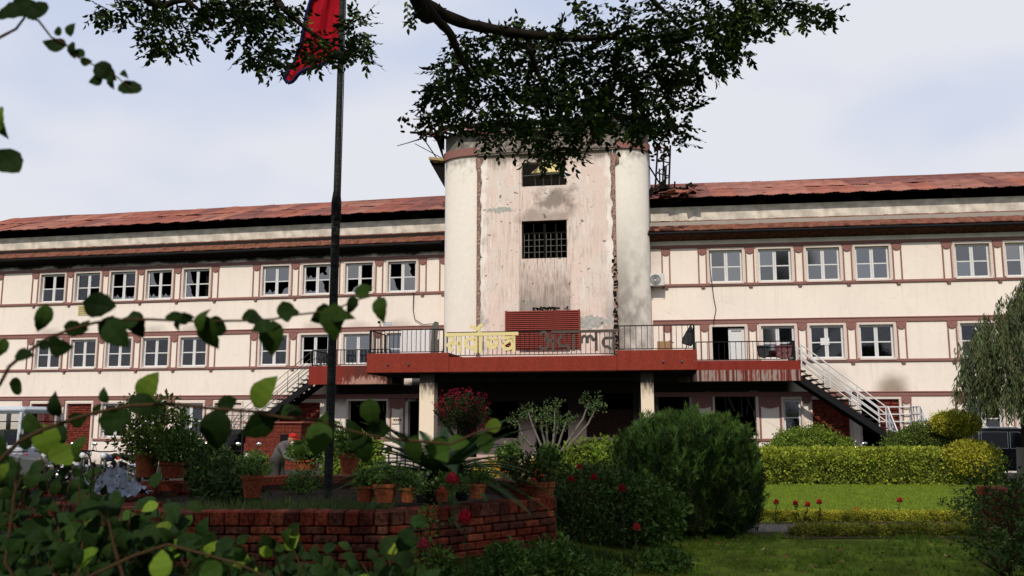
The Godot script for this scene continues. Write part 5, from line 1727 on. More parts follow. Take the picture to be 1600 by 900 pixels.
func brick_run(o: Node3D, A: Vector3, C: Vector3, rows: int, meshes: Array, caps: Array, cap: bool) -> void:    # bricks on the outer face of a wall from A to C (seen from outside, left to right), A.y is the foot
	var d := C - A; d.y = 0
	var L := d.length(); d /= L
	var out := Vector3(-d.z, 0, d.x)
	var bs := Basis(d, Vector3.UP, out)
	for r in rows:
		var x := .0 if r % 2 == 0 else -.105
		while x < L - .03:
			var x0 := maxf(x, 0.0); var x1 := minf(x + .205, L)
			if x1 - x0 > .05:
				var c := A.lerp(C, (x0 + x1) * .5 / L) + Vector3(0, .040 + r * .070, 0) + out * rf(-.004, .006)
				put("brick", meshes[rng.randi() % meshes.size()], M.brick[rng.randi() % 7], o, Transform3D(bs * Basis(out, 0) * Basis(Vector3.UP, rf(-.015, .015)) * Basis(Vector3(0, 0, 1), rf(-.01, .01)) * Basis.from_scale(Vector3((x1 - x0 - .008) / .23, 1, 1)), c - o.position))
			x += .21
	if cap:
		var n := int(L / .122)
		for i in n:
			var c := A.lerp(C, (i + .5) / n) + Vector3(0, .040 + rows * .070 + .024, 0) + out * (-.075 + rf(-.005, .005))
			put("cap_brick", caps[rng.randi() % caps.size()], M.brick[rng.randi() % 7], o, Transform3D(bs * Basis(Vector3.UP, rf(-.02, .02)) * Basis(Vector3(1, 0, 0), rf(-.015, .015)) * Basis.from_scale(Vector3(L / n / .122, 1, 1)), c - o.position))

func planters() -> void:
	var meshes := []; var caps := []
	for k in 4:
		meshes.append(brick_mesh(Vector3(.23, .060, .10), k + 1)); caps.append(brick_mesh(Vector3(.113, .115, .26), k + 9))
	# octagon round the flagpole
	var o := thing("brick_planter", "octagonal red brick planter with brick-on-edge coping around the flagpole", "planter", Vector3(POLE.x, 0, POLE.z))
	var ap := 2.4
	var ver := []
	for k in 8:
		var a := PI / 8 + PI / 4 * k
		ver.append(Vector3(sin(a), 0, cos(a)) * ap / cos(PI / 8))          # k = 7 and 0 bound the facet that faces the camera
	for k in 8:
		var A: Vector3 = ver[(k + 7) % 8]; var C: Vector3 = ver[k]
		if k in [0, 1, 7, 2, 6]:
			brick_run(o, o.position + A, o.position + C, 7, meshes, caps, true)
		else:
			brick_run(o, o.position + A, o.position + C, 0, meshes, caps, false)
			var d := (C - A).normalized(); var out := Vector3(-d.z, 0, d.x)
			var cb := MB.new(); cb.bevel((A + C) * .5 + Vector3(0, .58, 0) - out * .07, Vector3(A.distance_to(C), .12, .26), .01, Basis(d, Vector3.UP, out)); obj("coping", cb, M.brick[k % 5], o)
	var b := MB.new()
	for k in 8:
		var A: Vector3 = ver[(k + 7) % 8]; var C: Vector3 = ver[k]
		var s := 1.0 - .045 / ap; var t := 1.0 - .2 / ap
		var h := .535
		b.quad(A * s, C * s, C * s + Vector3(0, h, 0), A * s + Vector3(0, h, 0))
		b.quad(C * t, A * t, A * t + Vector3(0, h, 0), C * t + Vector3(0, h, 0))
		b.quad(A * s + Vector3(0, h, 0), C * s + Vector3(0, h, 0), C * t + Vector3(0, h, 0), A * t + Vector3(0, h, 0))
	obj("mortar", b, M.mortar, o)
	b = MB.new()
	for k in 8:
		var A: Vector3 = ver[(k + 7) % 8] * .93; var C: Vector3 = ver[k] * .93
		b.tri(A + Vector3(0, .47, 0), C + Vector3(0, .47, 0), Vector3(0, .52, 0))
	obj("soil", b, M.soil, o)
	# inner lower tier at the back, red brick
	# rectangular bed on the left
	for e in [["long brick bed at the left carrying a plastic sheet", Vector3(-5.9, 0, -8.5), Vector3(-3.25, 0, -8.5), 3.0, 7, true], ["red brick bed at the right edge of the garden", Vector3(5.5, 0, -9.6), Vector3(7.1, 0, -9.6), 1.3, 7, false]]:
		var A: Vector3 = e[1]; var C: Vector3 = e[2]
		var dep: float = e[3]
		var q := thing("brick_planter", e[0], "planter", A)
		brick_run(q, A, C, e[4], meshes, caps, true)
		if A.x > 0: brick_run(q, A + Vector3(0, 0, -dep), A, e[4], meshes, caps, true)
		else: brick_run(q, A + Vector3(0, 0, -dep + .2), C + Vector3(0, 0, -dep + .2), e[4], meshes, caps, true)
		b = MB.new()
		var w := C.x - A.x
		var h := .53
		b.span(Vector3(.045, 0, -.2), Vector3(w - .02, h, -.045)); b.span(Vector3(.045, 0, -dep), Vector3(w - .02, h, -dep + .155)); b.span(Vector3(.045, 0, -dep), Vector3(.2, h - .003, -.046)); b.span(Vector3(w - .2, 0, -dep), Vector3(w - .021, h - .003, -.046))
		obj("mortar", b, M.mortar, q)
		b = MB.new(); b.span(Vector3(.19, .2, -dep + .14), Vector3(w - .19, .46, -.19)); obj("soil", b, M.soil, q)
	# crumpled plastic sheet on the left bed
	var s := thing("plastic_sheet", "crumpled pale blue plastic sheet lying on the left brick bed", "plastic sheet", Vector3(-3.75, .66, -8.75))
	var nz := noise(81, 2.4, 3)
	b = MB.new()
	var n := 26
	var P := []
	for j in n + 1:
		var row := []
		for i in n + 1:
			var u := float(i) / n - .5; var v := float(j) / n - .5
			var k := nz.get_noise_2d(u * 3, v * 3); var k2 := nz.get_noise_2d(u * 9 + 20, v * 9)
			var r := maxf(0, 1.0 - Vector2(u * 1.7, v * 1.8).length())
			row.append(Vector3(u * .52 + k * .05, maxf(-.01, r * .16 + absf(k) * .24 * (r + .3) + absf(k2) * .022), v * .5 + k2 * .03))
		P.append(row)
	var pn := func(j: int, i: int) -> Vector3:
		var u: Vector3 = P[j][mini(i + 1, n)] - P[j][maxi(i - 1, 0)]
		var v: Vector3 = P[mini(j + 1, n)][i] - P[maxi(j - 1, 0)][i]
		return v.cross(u).normalized()
	for j in n:
		for i in n: b.squad([P[j + 1][i], P[j + 1][i + 1], P[j][i + 1], P[j][i]], [pn.call(j + 1, i), pn.call(j + 1, i + 1), pn.call(j, i + 1), pn.call(j, i)])
	var pl := mat(lin(.13, .155, .20), .3); pl.metallic_specular = .6
	obj("sheet", b, pl, s)

func pot(o: Node3D, r: float, h: float, m: Material, segs := 20) -> void:
	var b := MB.new()
	b.lathe([Vector2(.001, 0), Vector2(r * .70, 0), Vector2(r * .92, h * .80), Vector2(r, h * .80), Vector2(r * 1.02, h * .82), Vector2(r * 1.02, h * .98), Vector2(r, h), Vector2(r * .9, h), Vector2(r * .86, h * .9)], segs)
	obj("pot", b, m, o)
	b = MB.new(); b.lathe([Vector2(.001, h * .9), Vector2(r * .9, h * .88)], segs); obj("soil", b, M.soil, o)

func foliage_blob(o: Node3D, called: String, mesh_: Mesh, m: Material, at: Vector3, r: Vector3, n: int, size: float, c: Color, up := false, shell := .55) -> void:
	var xs := []; var cs := []
	for i in n:
		var d := Vector3(rng.randfn(), rng.randfn(), rng.randfn()).normalized()
		var p := at + d * r * pow(rf(shell * shell * shell, 1.0), .333)
		xs.append(upright(p, size * rf(.7, 1.3), .8) if up else turned(p, size * rf(.7, 1.3)))
		cs.append(tint(c, .35))
	many(called, mesh_, m, xs, cs, o)

func twigs(o: Node3D, called: String, foot: Vector3, at: Vector3, r: Vector3, n: int, rad: float, m: Material) -> void:
	var b := MB.new()
	for i in n:
		var e := at + Vector3(rf(-1, 1), rf(-.4, .9), rf(-1, 1)) * r * .8
		var mid := foot.lerp(e, .5) + jit(r.x * .12) + Vector3(0, r.y * .15, 0)
		b.tube([foot + jit(rad * 2) * Vector3(1, 0, 1), mid, e], [rad, rad * .7, rad * .3], 5)
	obj(called, b, m, o)

func shrub(called: String, label: String, cat: String, at: Vector3, r: Vector3, n: int, mesh_: Mesh, size: float, c: Color, lift := .0, group := "") -> Node3D:
	var o := thing(called, label, cat, at, 0, group)
	twigs(o, "stems", Vector3.ZERO, Vector3(0, r.y + lift, 0), r, 9, .012, M.stem)
	foliage_blob(o, "leaves", mesh_, M.bush, Vector3(0, r.y + lift, 0), r, n, size, c)
	return o

func clipped(called: String, label: String, cat: String, at: Vector3, size: Vector3, n: int, mesh_: Mesh, ls: float, cs: Array, round_ := .25, turn := 0.0, top_bias := 0.0) -> Node3D:      # a hedge: leaves over a rounded block, a solid dark core inside
	var o := thing(called, label, cat, at, turn)
	var nz := noise(int(at.x * 31 + 500), 1.6, 3)
	var xs := []; var tc := []
	for i in n:
		var p: Vector3
		var q := rng.randf()
		var fx := rf(-1, 1); var fy := rf(0, 1); var fz := rf(-1, 1)
		var wtop := size.x * size.z; var wf := size.x * size.y; var ws := size.z * size.y
		var tot := wtop + 2 * wf + 2 * ws
		if q < wtop / tot: fy = 1.0
		elif q < (wtop + 2 * wf) / tot: fz = 1.0 if rng.randf() < .65 else -1.0
		else: fx = 1.0 if rng.randf() < .5 else -1.0
		# round the top edges off
		var ez := maxf(0, absf(fz) - (1 - round_)) / round_ * maxf(0, fy - (1 - round_)) / round_
		var ex := maxf(0, absf(fx) - (1 - round_ * .3)) / (round_ * .3) * maxf(0, fy - (1 - round_)) / round_
		var sh := 1.0 - .16 * ez - .1 * ex
		p = Vector3(fx * size.x * .5, fy * size.y, fz * size.z * .5)
		p = Vector3(p.x * (1 - .02 * ex), p.y * sh, p.z * sh)
		var bump := nz.get_noise_3dv((p + at) * 1.0) * .13 + rf(-.09, .03)
		p += Vector3(fx, fy * .8, fz).normalized() * bump * minf(size.y, size.z) * .6
		xs.append(turned(p, ls * rf(.7, 1.3)))
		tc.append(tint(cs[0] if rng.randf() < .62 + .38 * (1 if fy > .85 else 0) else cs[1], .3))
	many("leaves", mesh_, M.bush, xs, tc, o)
	var b := MB.new()
	b.bevel(Vector3(0, size.y * .44, 0), Vector3(size.x * .94, size.y * .80, size.z * .74), size.y * .2)
	obj("dark_core", b, M.bark, o)  # added solid core in place of the shaded inside, blocks see-through
	return o

func dome(called: String, label: String, cat: String, at: Vector3, r: Vector3, n: int, mesh_: Mesh, ls: float, cs: Array, up := false, low := 0.0) -> Node3D:       # a clipped mound
	var o := thing(called, label, cat, at)
	var nz := noise(int(at.x * 17 + 900), 1.0, 3)
	var xs := []; var tc := []
	for i in n:
		var d := Vector3(rng.randfn(), absf(rng.randfn()) * .9 - low * absf(rng.randfn()), rng.randfn()).normalized()
		var k := 1.0 + nz.get_noise_3dv(d * 2.2) * .22 - absf(rng.randfn()) * .07
		var sq := Vector3(signf(d.x) * pow(absf(d.x), .82), signf(d.y) * pow(absf(d.y), .82), signf(d.z) * pow(absf(d.z), .82))
		var p := Vector3(0, r.y * low * .8, 0) + sq * r * k * .97
		if p.y < .02: continue
		var patch := nz.get_noise_3dv((p + at) * 3.1)
		if patch < -.34 and rng.randf() < .8: continue
		xs.append(upright(p, ls * rf(.7, 1.35), .7) if up else turned(p, ls * rf(.7, 1.3)))
		var lc := tint(cs[0] if rng.randf() < .4 + .6 * d.y else cs[1], .35)  # paler leaves upwards put a sunlit top into the colour
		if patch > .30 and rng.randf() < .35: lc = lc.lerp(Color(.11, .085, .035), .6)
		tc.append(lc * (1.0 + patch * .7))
	many("leaves", mesh_, M.bush, xs, tc, o)
	twigs(o, "shoots", Vector3(0, r.y * .3, 0), Vector3(0, r.y * (.55 + low * .5), 0), r * 1.18, 26, .008, M.stem)
	var b := MB.new(); b.ball(Vector3(0, r.y * low * .8, 0), r * .82, 14, 10); obj("dark_core", b, M.bark, o)  # added dark ball fills the mound where its inside would be shaded
	return o

func flower_head(o: Node3D, at: Vector3, r: float, c: Color, n := 26) -> void:
	var b := MB.new()
	for i in n:
		var t := float(i) / n
		var a := i * 2.4
		var el := lerpf(1.4, -.35, t)
		var d := Vector3(cos(a) * cos(el), sin(el), sin(a) * cos(el))
		var s := d.cross(Vector3.UP + Vector3(.01, 0, 0)).normalized()
		var up := s.cross(d)
		var k := rf(.6, 1.15)
		b.col = Color(c.r * k, c.g * k, c.b * k)
		var p := at + d * r * .45
		b.quad(p - s * r * .28, p + up * r * -.18 + d * r * .3, p + s * r * .28 + d * r * .1, p + d * r * .62 + up * r * .15)
	obj("flower", b, M.petal, o)

func rose(label: String, px: float, py: float, D: float, size: float, c: Color, bend: float) -> void:
	var head := spot(px, py, D)
	var foot := Vector3(head.x + bend, ground_y(D), head.z + .05)
	var o := thing("rose", label, "rose", foot, 0, "")
	head -= foot
	var b := MB.new()
	var mid := head * .5 + Vector3(rf(-.05, .05), 0, rf(-.03, .03))
	b.tube([Vector3.ZERO, mid, head * .85 + mid * .1, head], [.006, .005, .004, .003], 5)
	obj("stem", b, M.stem, o)
	flower_head(o, head, size * .8, c, 40)
	for k in 9:
		var t := rf(.35, .93)
		var p := mid.lerp(head, (t - .5) * 2) if t > .5 else (mid * t * 2)
		put("leaf", leaf_meshes[k % 6], leaf_tint(lin_c(.035, .075, .022)), o, Transform3D((Basis(Vector3.UP, rf(0, TAU)) * Basis(Vector3(1, 0, 0), rf(.7, 1.7))).scaled(Vector3.ONE * rf(.035, .06)), p))

func lin_c(r: float, g: float, b: float) -> Color:
	return Color(r, g, b)

var leaf_cache := {}
func leaf_tint(c: Color) -> StandardMaterial3D:               # a few shared leaf greens
	var k := rng.randi() % 4
	var key := "%s%d" % [c.to_html(), k]
	if not leaf_cache.has(key):
		var m: StandardMaterial3D = M.leaf.duplicate()
		var f: float = [.75, .95, 1.1, 1.35][k]
		m.albedo_color = lin(c.r * f, c.g * f, c.b * f * .9)
		m.albedo_texture = tex.fine; m.uv1_triplanar = true; m.uv1_scale = Vector3.ONE * 3.0
		leaf_cache[key] = m
	return leaf_cache[key]

func potted(label: String, at: Vector3, r: float, h: float, mesh_: Mesh, fr: Vector3, n: int, ls: float, c: Color, m := 0) -> Node3D:
	var o := thing("potted_plant", label, "potted plant", at)
	pot(o, r, h, M.pot[m])
	twigs(o, "stems", Vector3(0, h * .85, 0), Vector3(0, h + fr.y * .7, 0), fr, 6, .007, M.stem)
	foliage_blob(o, "leaves", mesh_, M.bush, Vector3(0, h + fr.y * .75, 0), fr, n, ls, c, false, .2)
	return o

func cycad(at: Vector3) -> void:
	var o := thing("cycad", "sago palm with long dark arching fronds behind the terracotta pots", "cycad", at)
	var b := MB.new()
	b.lathe([Vector2(.001, -.25), Vector2(.13, -.25), Vector2(.15, .05), Vector2(.10, .16), Vector2(.001, .2)], 12)
	obj("trunk", b, M.bark, o)
	for i in 56:
		b = MB.new()
		var a := i * 2.4 + rf(-.2, .2)
		var rise := lerpf(.78, -.02, float(i) / 56) + rf(-.06, .06)
		var L := rf(.9, 1.25)
		var d := Vector3(cos(a), 0, sin(a))
		var s := Vector3(-d.z, 0, d.x)
		var pts := []
		for k in 13:
			var t := k / 12.0
			pts.append(Vector3(0, .12, 0) + d * L * (t * cos(rise) + .05) + Vector3.UP * L * (t * sin(rise) * 1.1 - t * t * (.42 - .2 * rise)))
		b.col = Color(.05, .07, .03)
		b.tube(pts, [.009, .006, .003], 4, false)
		for k in range(3, 76):
			var t := k / 76.0
			var j := int(t * 12); var f := t * 12 - j
			var p: Vector3 = pts[j].lerp(pts[j + 1], f)
			var fwd: Vector3 = (pts[j + 1] - pts[j]).normalized()
			var up := s.cross(fwd)
			if up.y < 0: up = -up
			var W := .10 * sin(PI * pow(t, .7)) + .015
			for q in [-1.0, 1.0]:
				var kk := rf(.7, 1.2)
				b.col = Color(.050 * kk, .105 * kk, .034 * kk)
				var tip: Vector3 = p + s * q * W + fwd * W * .55 + up * W * .18
				b.tri(p - fwd * .0075, p + fwd * .0075, tip)
		obj("frond", b, M.bush, o)

func garden() -> void:
	var S_small := sprig(16, .09, .045, .6, 101, .2)
	var S_leaf := sprig(12, .16, .09, .5, 102, .3)
	var S_big := sprig(10, .22, .15, .42, 103, .4)
	var S_need := needle_sprig(46, .26, 104)
	var S_strap := sprig(12, .14, .26, .14, 105, 1.0)
	M.S_leaf = S_leaf; M.S_small = S_small; M.S_big = S_big
	var green := Color(.075, .135, .036); var dark := Color(.045, .080, .026); var lime := Color(.115, .17, .026); var yellow := Color(.26, .235, .03)
	planters()
	# the big clipped bush
	dome("clipped_bush", "large dark feathery clipped conifer bush right of the brick planter", "bush", on_ground(2.25, 11.9), Vector3(.88, .80, .85), 7000, S_need, .72, [Color(.155, .26, .055), Color(.034, .062, .02)], true, .9)  # the paler green is raised to imitate sun on the top
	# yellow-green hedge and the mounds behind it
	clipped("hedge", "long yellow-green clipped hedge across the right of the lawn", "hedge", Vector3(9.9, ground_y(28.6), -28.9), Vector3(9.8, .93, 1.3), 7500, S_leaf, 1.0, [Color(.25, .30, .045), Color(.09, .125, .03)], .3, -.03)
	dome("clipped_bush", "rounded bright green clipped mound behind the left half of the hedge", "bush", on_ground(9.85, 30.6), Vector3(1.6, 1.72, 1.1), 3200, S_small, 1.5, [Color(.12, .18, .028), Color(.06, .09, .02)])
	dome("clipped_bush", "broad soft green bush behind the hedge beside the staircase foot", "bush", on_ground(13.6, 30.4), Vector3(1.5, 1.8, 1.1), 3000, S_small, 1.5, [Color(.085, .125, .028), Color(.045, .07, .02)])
	for e in [["topiary_shrub", "cloud-pruned yellow-green shrub with a flat upper cushion on a bare stem behind the hedge", 14.3, 29.6, 1.72, .72], ["topiary_shrub", "low yellow-green clipped cushion in front of the flat-topped topiary", 13.95, 28.1, .62, .80]]:
		var at := on_ground(e[2], e[3])
		var o := thing(e[0], e[1], "shrub", at)
		var b := MB.new(); b.tube([Vector3.ZERO, Vector3(.05, e[4] * .5, 0), Vector3(0, e[4], 0)], [.07, .05, .04], 7); b.tube([Vector3(.05, e[4] * .5, 0), Vector3(.3, e[4] * .9, .1)], [.04, .02], 6); obj("trunk", b, M.bark, o)
		foliage_blob(o, "crown", S_small, M.bush, Vector3(0, e[4] + .15, 0), Vector3(e[5], .34 if e[4] > 1 else .5, e[5] * .8), 1300, 1.4, Color(.32, .32, .04), false, .75)
	# low edging hedges by the path
	clipped("edging_hedge", "low yellow-green edging hedge on the far side of the path", "hedge", Vector3(5.4, ground_y(13.9), -13.9), Vector3(3.7, .12, .26), 2600, S_small, .5, [Color(.32, .32, .04), Color(.10, .13, .028)], .5)
	clipped("edging_hedge", "low ragged edging hedge with dead leaves on the near side of the path", "hedge", Vector3(4.85, ground_y(11.6), -11.6), Vector3(2.7, .10, .26), 1700, S_small, .5, [Color(.25, .26, .04), Color(.09, .11, .03)], .5)
	# other shrubs round the garden
	shrub("shrub", "bright lime shrub left of the big clipped bush", "shrub", on_ground(1.28, 15.0), Vector3(.75, .55, .6), 700, S_small, 1.6, lime)
	shrub("shrub", "bright lime rounded shrub against the porch, right of the white-barked tree", "shrub", on_ground(1.9, 18.0), Vector3(.85, .62, .6), 700, S_small, 1.6, lime)
	shrub("shrub", "bright lime shrub just right of the flagpole", "shrub", on_ground(-2.9, 17.0), Vector3(.55, .65, .5), 600, S_small, 1.6, lime)
	shrub("rose_bush", "dark rose bush with small red blooms in front of the clipped bush", "rose bush", on_ground(.92, 10.0), Vector3(.46, .46, .42), 520, S_leaf, .55, Color(.055, .095, .03))
	shrub("shrub", "thin leafy shrub right of the brick planter corner", "shrub", on_ground(1.45, 10.2), Vector3(.42, .36, .4), 300, S_leaf, .7, green)
	# red-flowering tree and white-barked tree in front of the porch
	var rt := thing("flowering_tree", "small tree with red blossom in front of the left half of the porch", "tree", on_ground(-.95, 17.0))
	var b := MB.new(); b.tube([Vector3(0, 0, 0), Vector3(.05, .6, 0), Vector3(-.05, 1.3, 0)], [.10, .08, .06], 8)
	for k in 7: b.tube([Vector3(-.05, 1.2, 0), Vector3(rf(-.5, .5), rf(1.5, 1.8), rf(-.3, .3)), Vector3(rf(-.7, .75), rf(1.5, 2.1), rf(-.5, .5))], [.04, .025, .01], 5)
	obj("trunk", b, M.bark, rt)
	foliage_blob(rt, "leaves", S_small, M.bush, Vector3(.05, 1.72, 0), Vector3(.50, .34, .45), 260, .9, Color(.018, .03, .012), false, .2)
	foliage_blob(rt, "blossom", S_small, M.petal, Vector3(.0, 1.86, 0), Vector3(.52, .30, .45), 80, .75, Color(.22, .006, .03), false, .7)
	foliage_blob(rt, "blossom", S_small, M.petal, Vector3(.42, 1.45, 0), Vector3(.26, .22, .3), 34, .7, Color(.22, .006, .03), false, .5)
	var wt := thing("frangipani", "small tree with pale forked branches and clustered grey-green leaves before the porch", "tree", on_ground(.72, 18.0))
	b = MB.new()
	var tips := [Vector3(-.62, 1.62, .1), Vector3(-.40, 1.78, -.1), Vector3(-.15, 1.72, .15), Vector3(.12, 1.85, -.1), Vector3(.35, 1.62, .1), Vector3(.80, 2.0, 0), Vector3(.92, 1.85, .15), Vector3(-.62, 1.15, .1), Vector3(-.05, 1.55, .2), Vector3(.2, 1.55, -.2)]
	b.tube([Vector3(.02, 0, 0), Vector3(0, .3, 0), Vector3(0, .6, 0)], [.06, .05, .04], 8)
	for t in tips: b.tube([Vector3(rf(-.03, .03), .55, 0), Vector3(t.x * .35 + rf(-.04, .04), .55 + (t.y - .55) * .38, t.z * .35), Vector3(t.x * .82 + rf(-.04, .04), .55 + (t.y - .55) * .76, t.z * .8), t], [.034, .027, .02, .012], 6)
	obj("branches", b, M.grey_bark, wt)
	var xs := []; var tc := []
	for t in tips:
		for k in 16:
			xs.append(turned(t + Vector3(rf(-.16, .16), rf(-.1, .12), rf(-.14, .14)), rf(.4, .6))); tc.append(tint(Color(.075, .115, .05), .3))
	many("leaves", S_leaf, M.bush, xs, tc, wt)
	cycad(Vector3(-.72, .72, -9.2))
	# pots on the planter's coping: survey x, y of the base, distance, radius, height
	var pots := [[570, 795, 8.05, .082, .135, "reddish terracotta pot with dark plant, leftmost of the three on the planter coping", 1], [601, 797, 8.0, .108, .155, "wide rimmed terracotta pot, middle of the three on the planter coping", 0], [637, 799, 8.0, .076, .125, "small terracotta pot, rightmost of the three on the planter coping", 0], [745, 795, 8.4, .085, .13, "small terracotta pot with a bright plant on the planter coping behind the drooping rose", 0], [690, 800, 8.0, .065, .10, "tiny terracotta pot on the coping under the large rose", 1], [393, 790, 8.5, .10, .20, "dark terracotta pot with trailing plant at the left of the planter coping", 1]]
	for e in pots:
		var at := spot(e[0], e[1], e[2]); at.y = .67
		potted(e[5], at, e[3], e[4], S_small, Vector3(e[3] * 1.2, .07, e[3] * 1.2), 26, .75, green, e[6])
	for e in [[815, 765, 9.4, .13, .2, "square-shouldered terracotta pot left of the pair behind the planter's right corner", 1], [846, 768, 9.3, .14, .26, "tall terracotta pot right of the pair behind the planter's right corner", 0]]:
		var at := spot(e[0], e[1] + 22, e[2]); at.y = .5
		potted(e[5], at, e[3], e[4], S_leaf, Vector3(.2, .18, .2), 34, .6, dark, e[6])
	for e in [[228, 745, 11.2, .15, .27, "round terracotta pot with tall bushy plant on the left bed", 0, .46, .42], [272, 747, 11.2, .18, .20, "broad terracotta bowl on the left bed beside the bushy pot", 1, .3, .2], [545, 745, 13.4, .15, .34, "tall square-looking red pot right of the flagpole", 1, .22, .16], [478, 735, 14.0, .18, .16, "wide low terracotta pot left of the flagpole", 0, .25, .14], [795, 737, 14.0, .11, .14, "small terracotta pot in the flower bed before the porch, left of two", 0, .15, .12], [857, 742, 13.5, .12, .14, "small terracotta pot in the flower bed before the porch, right of two", 0, .15, .12], [515, 705, 18, .16, .22, "far terracotta pot near the lime shrub by the flagpole", 0, .2, .2]]:
		var at := spot(e[0], e[1], e[2])
		at.y = maxf(at.y, ground_y(e[2]) + .0)
		potted(e[5], at, e[3], e[4], S_leaf, Vector3(e[7], e[8], e[7]), int(260 * e[7] / .46) + 20, .62, green if e[7] < .4 else Color(.075, .115, .025), e[6])
	for e in [[658, 795, 7.95, .05, "small black plastic pot on the coping, left of two"], [722, 795, 8.15, .07, "low black plastic pot on the coping, right of two"]]:
		var at := spot(e[0], e[1], e[2]); at.y = .67
		var o := potted(e[4], at, e[3], .07, S_small, Vector3(.05, .04, .05), 10, .6, green)
		(o.get_node("pot") as MeshInstance3D).material_override = M.black
	# mixed flower bed before the porch: hue, survey x, distance, shape, label
	var hues := {"orange": Color(.40, .20, .02), "red": Color(.32, .02, .02), "green": Color(.07, .11, .03), "bronze": Color(.20, .08, .05), "white": Color(.30, .30, .25), "sage": Color(.10, .13, .05), "yellow": Color(.42, .34, .04)}
	for e in [["yellow", 772, 15.6, 1, "yellow croton at the left end of the mixed bed before the porch"], ["orange", 788, 15.2, 1, "orange croton right beside the yellow one in the mixed bed"], ["white", 764, 14.4, 0, "white-flecked bushy plant in front of the yellow croton"],
		["red", 806, 15.8, 1, "red-leaved cordyline near the middle of the mixed bed"], ["white", 812, 14.6, 0, "white-flecked bushy plant in front of the red cordyline"], ["orange", 836, 16.0, 1, "orange croton at the foot of the white-barked tree"], ["bronze", 828, 14.8, 0, "bronze-leaved plant left of the small far terracotta pot"],
		["red", 748, 16.6, 1, "red-leaved cordyline under the red-flowering tree"], ["sage", 742, 14.2, 0, "sage-green plant beside the sago palm's right fronds"], ["green", 860, 15.0, 1, "green strap-leaved plant at the right end of the mixed bed"], ["bronze", 872, 15.8, 0, "bronze-leaved plant against the lime shrub left of the clipped bush"], ["sage", 790, 13.8, 0, "low sage-green plant in front of the orange croton"], ["red", 846, 14.2, 0, "low red-leaved plant behind the two big corner pots"]]:
		var at := spot(e[1], 715, e[2]); at.y = ground_y(e[2])
		var o := thing("foliage_plant", e[4], "plant", at, 0, "foliage plants in the mixed bed")
		twigs(o, "stems", Vector3.ZERO, Vector3(0, .3, 0), Vector3(.14, .25, .14), 5, .006, M.stem)
		foliage_blob(o, "leaves", S_strap if e[3] == 1 else S_small, M.bush, Vector3(0, .36 + rf(0, .15), 0), Vector3(.18, .26, .18), 34, .8 if e[3] == 1 else 1.1, hues[e[0]], true, .1)
	# leafy plants inside and behind the planter on the left
	var dk := Color(.042, .075, .024)
	for e in [[140, 752, 14, .4, .3, 0, dk, "dark plant behind the left bed, right in front of the motorcycles' left end"], [176, 748, 15, .3, .25, 1, green, "green plant behind the plastic sheet, left of the two big pots"], [328, 778, 10.3, .30, .32, 0, dk, "dark plant at the left edge of the octagonal planter"], [345, 735, 13.5, .45, .5, 1, dk, "tall loose dark plant left of the stooping person, behind the planter"], [388, 742, 12.6, .34, .26, 2, green, "low small-leaved plant at the person's left, inside the planter"],
		[470, 768, 11.2, .20, .14, 2, green, "small low plant at the left foot of the flagpole"], [362, 777, 9.2, .22, .18, 1, dk, "dark plant beside the trailing pot on the planter's left coping"], [330, 705, 24, .6, .6, 1, Color(.05, .09, .03), "pale green shrub at the foot of the left staircase"], [395, 712, 23, .5, .5, 0, green, "green shrub between the left staircase and the stooping person"], 
		[560, 745, 15, .33, .28, 1, green, "broad-leaved plant by the tall red pot"], [592, 738, 17, .3, .25, 2, dk, "small dark plant at the iron fence"], [775, 752, 12.0, .28, .13, 2, green, "low ground plant at the back edge of the planter, right of the sago palm"], [832, 744, 12.5, .24, .18, 0, green, "leafy plant behind the two big corner pots"], [882, 742, 13.0, .4, .4, 2, dk, "dark small-leaved shrub touching the left side of the clipped bush"], [925, 765, 12.4, .36, .4, 0, dk, "dark leafy shrub hard against the clipped bush's left flank"]]:
		var at := spot(e[0], e[1], e[2])
		at.y = ground_y(e[2]) if Vector2(at.x - POLE.x, at.z - POLE.z).length() > 2.3 else .48
		if at.x < -3.3 and at.z > -11.6 and at.z < -8.4: at.y = .46
		shrub("garden_plant", e[7], "plant", at, Vector3(e[3], e[4], e[3]), int(330 * e[3] * e[3] / .16), [S_leaf, S_big, S_small][e[5]], .55 if e[5] != 2 else .75, e[6])
	# rose shoots and weeds before the planter
	for e in [[690, 6.9, .09, .20, green, "thin rose shoots in front of the planter under the large rose"], [790, 7.0, .18, .22, green, "leafy rose shoots before the planter's right facet"], [862, 7.4, .22, .2, green, "leafy weeds at the right corner of the planter"], [935, 7.6, .22, .09, green, "low weeds on the lawn left of the single red rose"], [1030, 8.6, .26, .07, green, "patch of low weeds under the clipped bush"], [590, 6.6, .2, .12, dk, "low weeds at the foot of the planter's front facet"], [1000, 10.4, .24, .18, green, "dark leafy plant in front of the clipped bush's left foot"]]:
		shrub("garden_plant", e[5], "plant", Vector3((e[0] - 800) / F * e[1], 0, -e[1]), Vector3(e[2], e[3], e[2]), int(700 * e[2] * e[3] / .16) + 30, S_leaf, .5, e[4])
	# grass tufts growing in the planter
	xs = []; tc = []
	for i in 900:
		var at := Vector3(POLE.x + rf(-1.1, .9), .47, POLE.z + rf(1.0, 2.0))
		xs.append(upright(at, rf(.12, .24), .5)); tc.append(tint(Color(.10, .14, .05), .3))
	var gb := MB.new()
	for k in 7:
		var a := k * 2.4; var d := Vector3(cos(a), 0, sin(a)); var s := Vector3(-d.z, 0, d.x) * .035
		gb.tri(-s + d * .03, s + d * .03, d * .35 + Vector3(0, .85 - .05 * k, 0))
	var tuft := gb.mesh()
	var gr := many("planter_grass", tuft, M.bush, xs, tc, self)
	tag(gr, "patch of long grass growing in the planter at the foot of the flagpole", "grass")
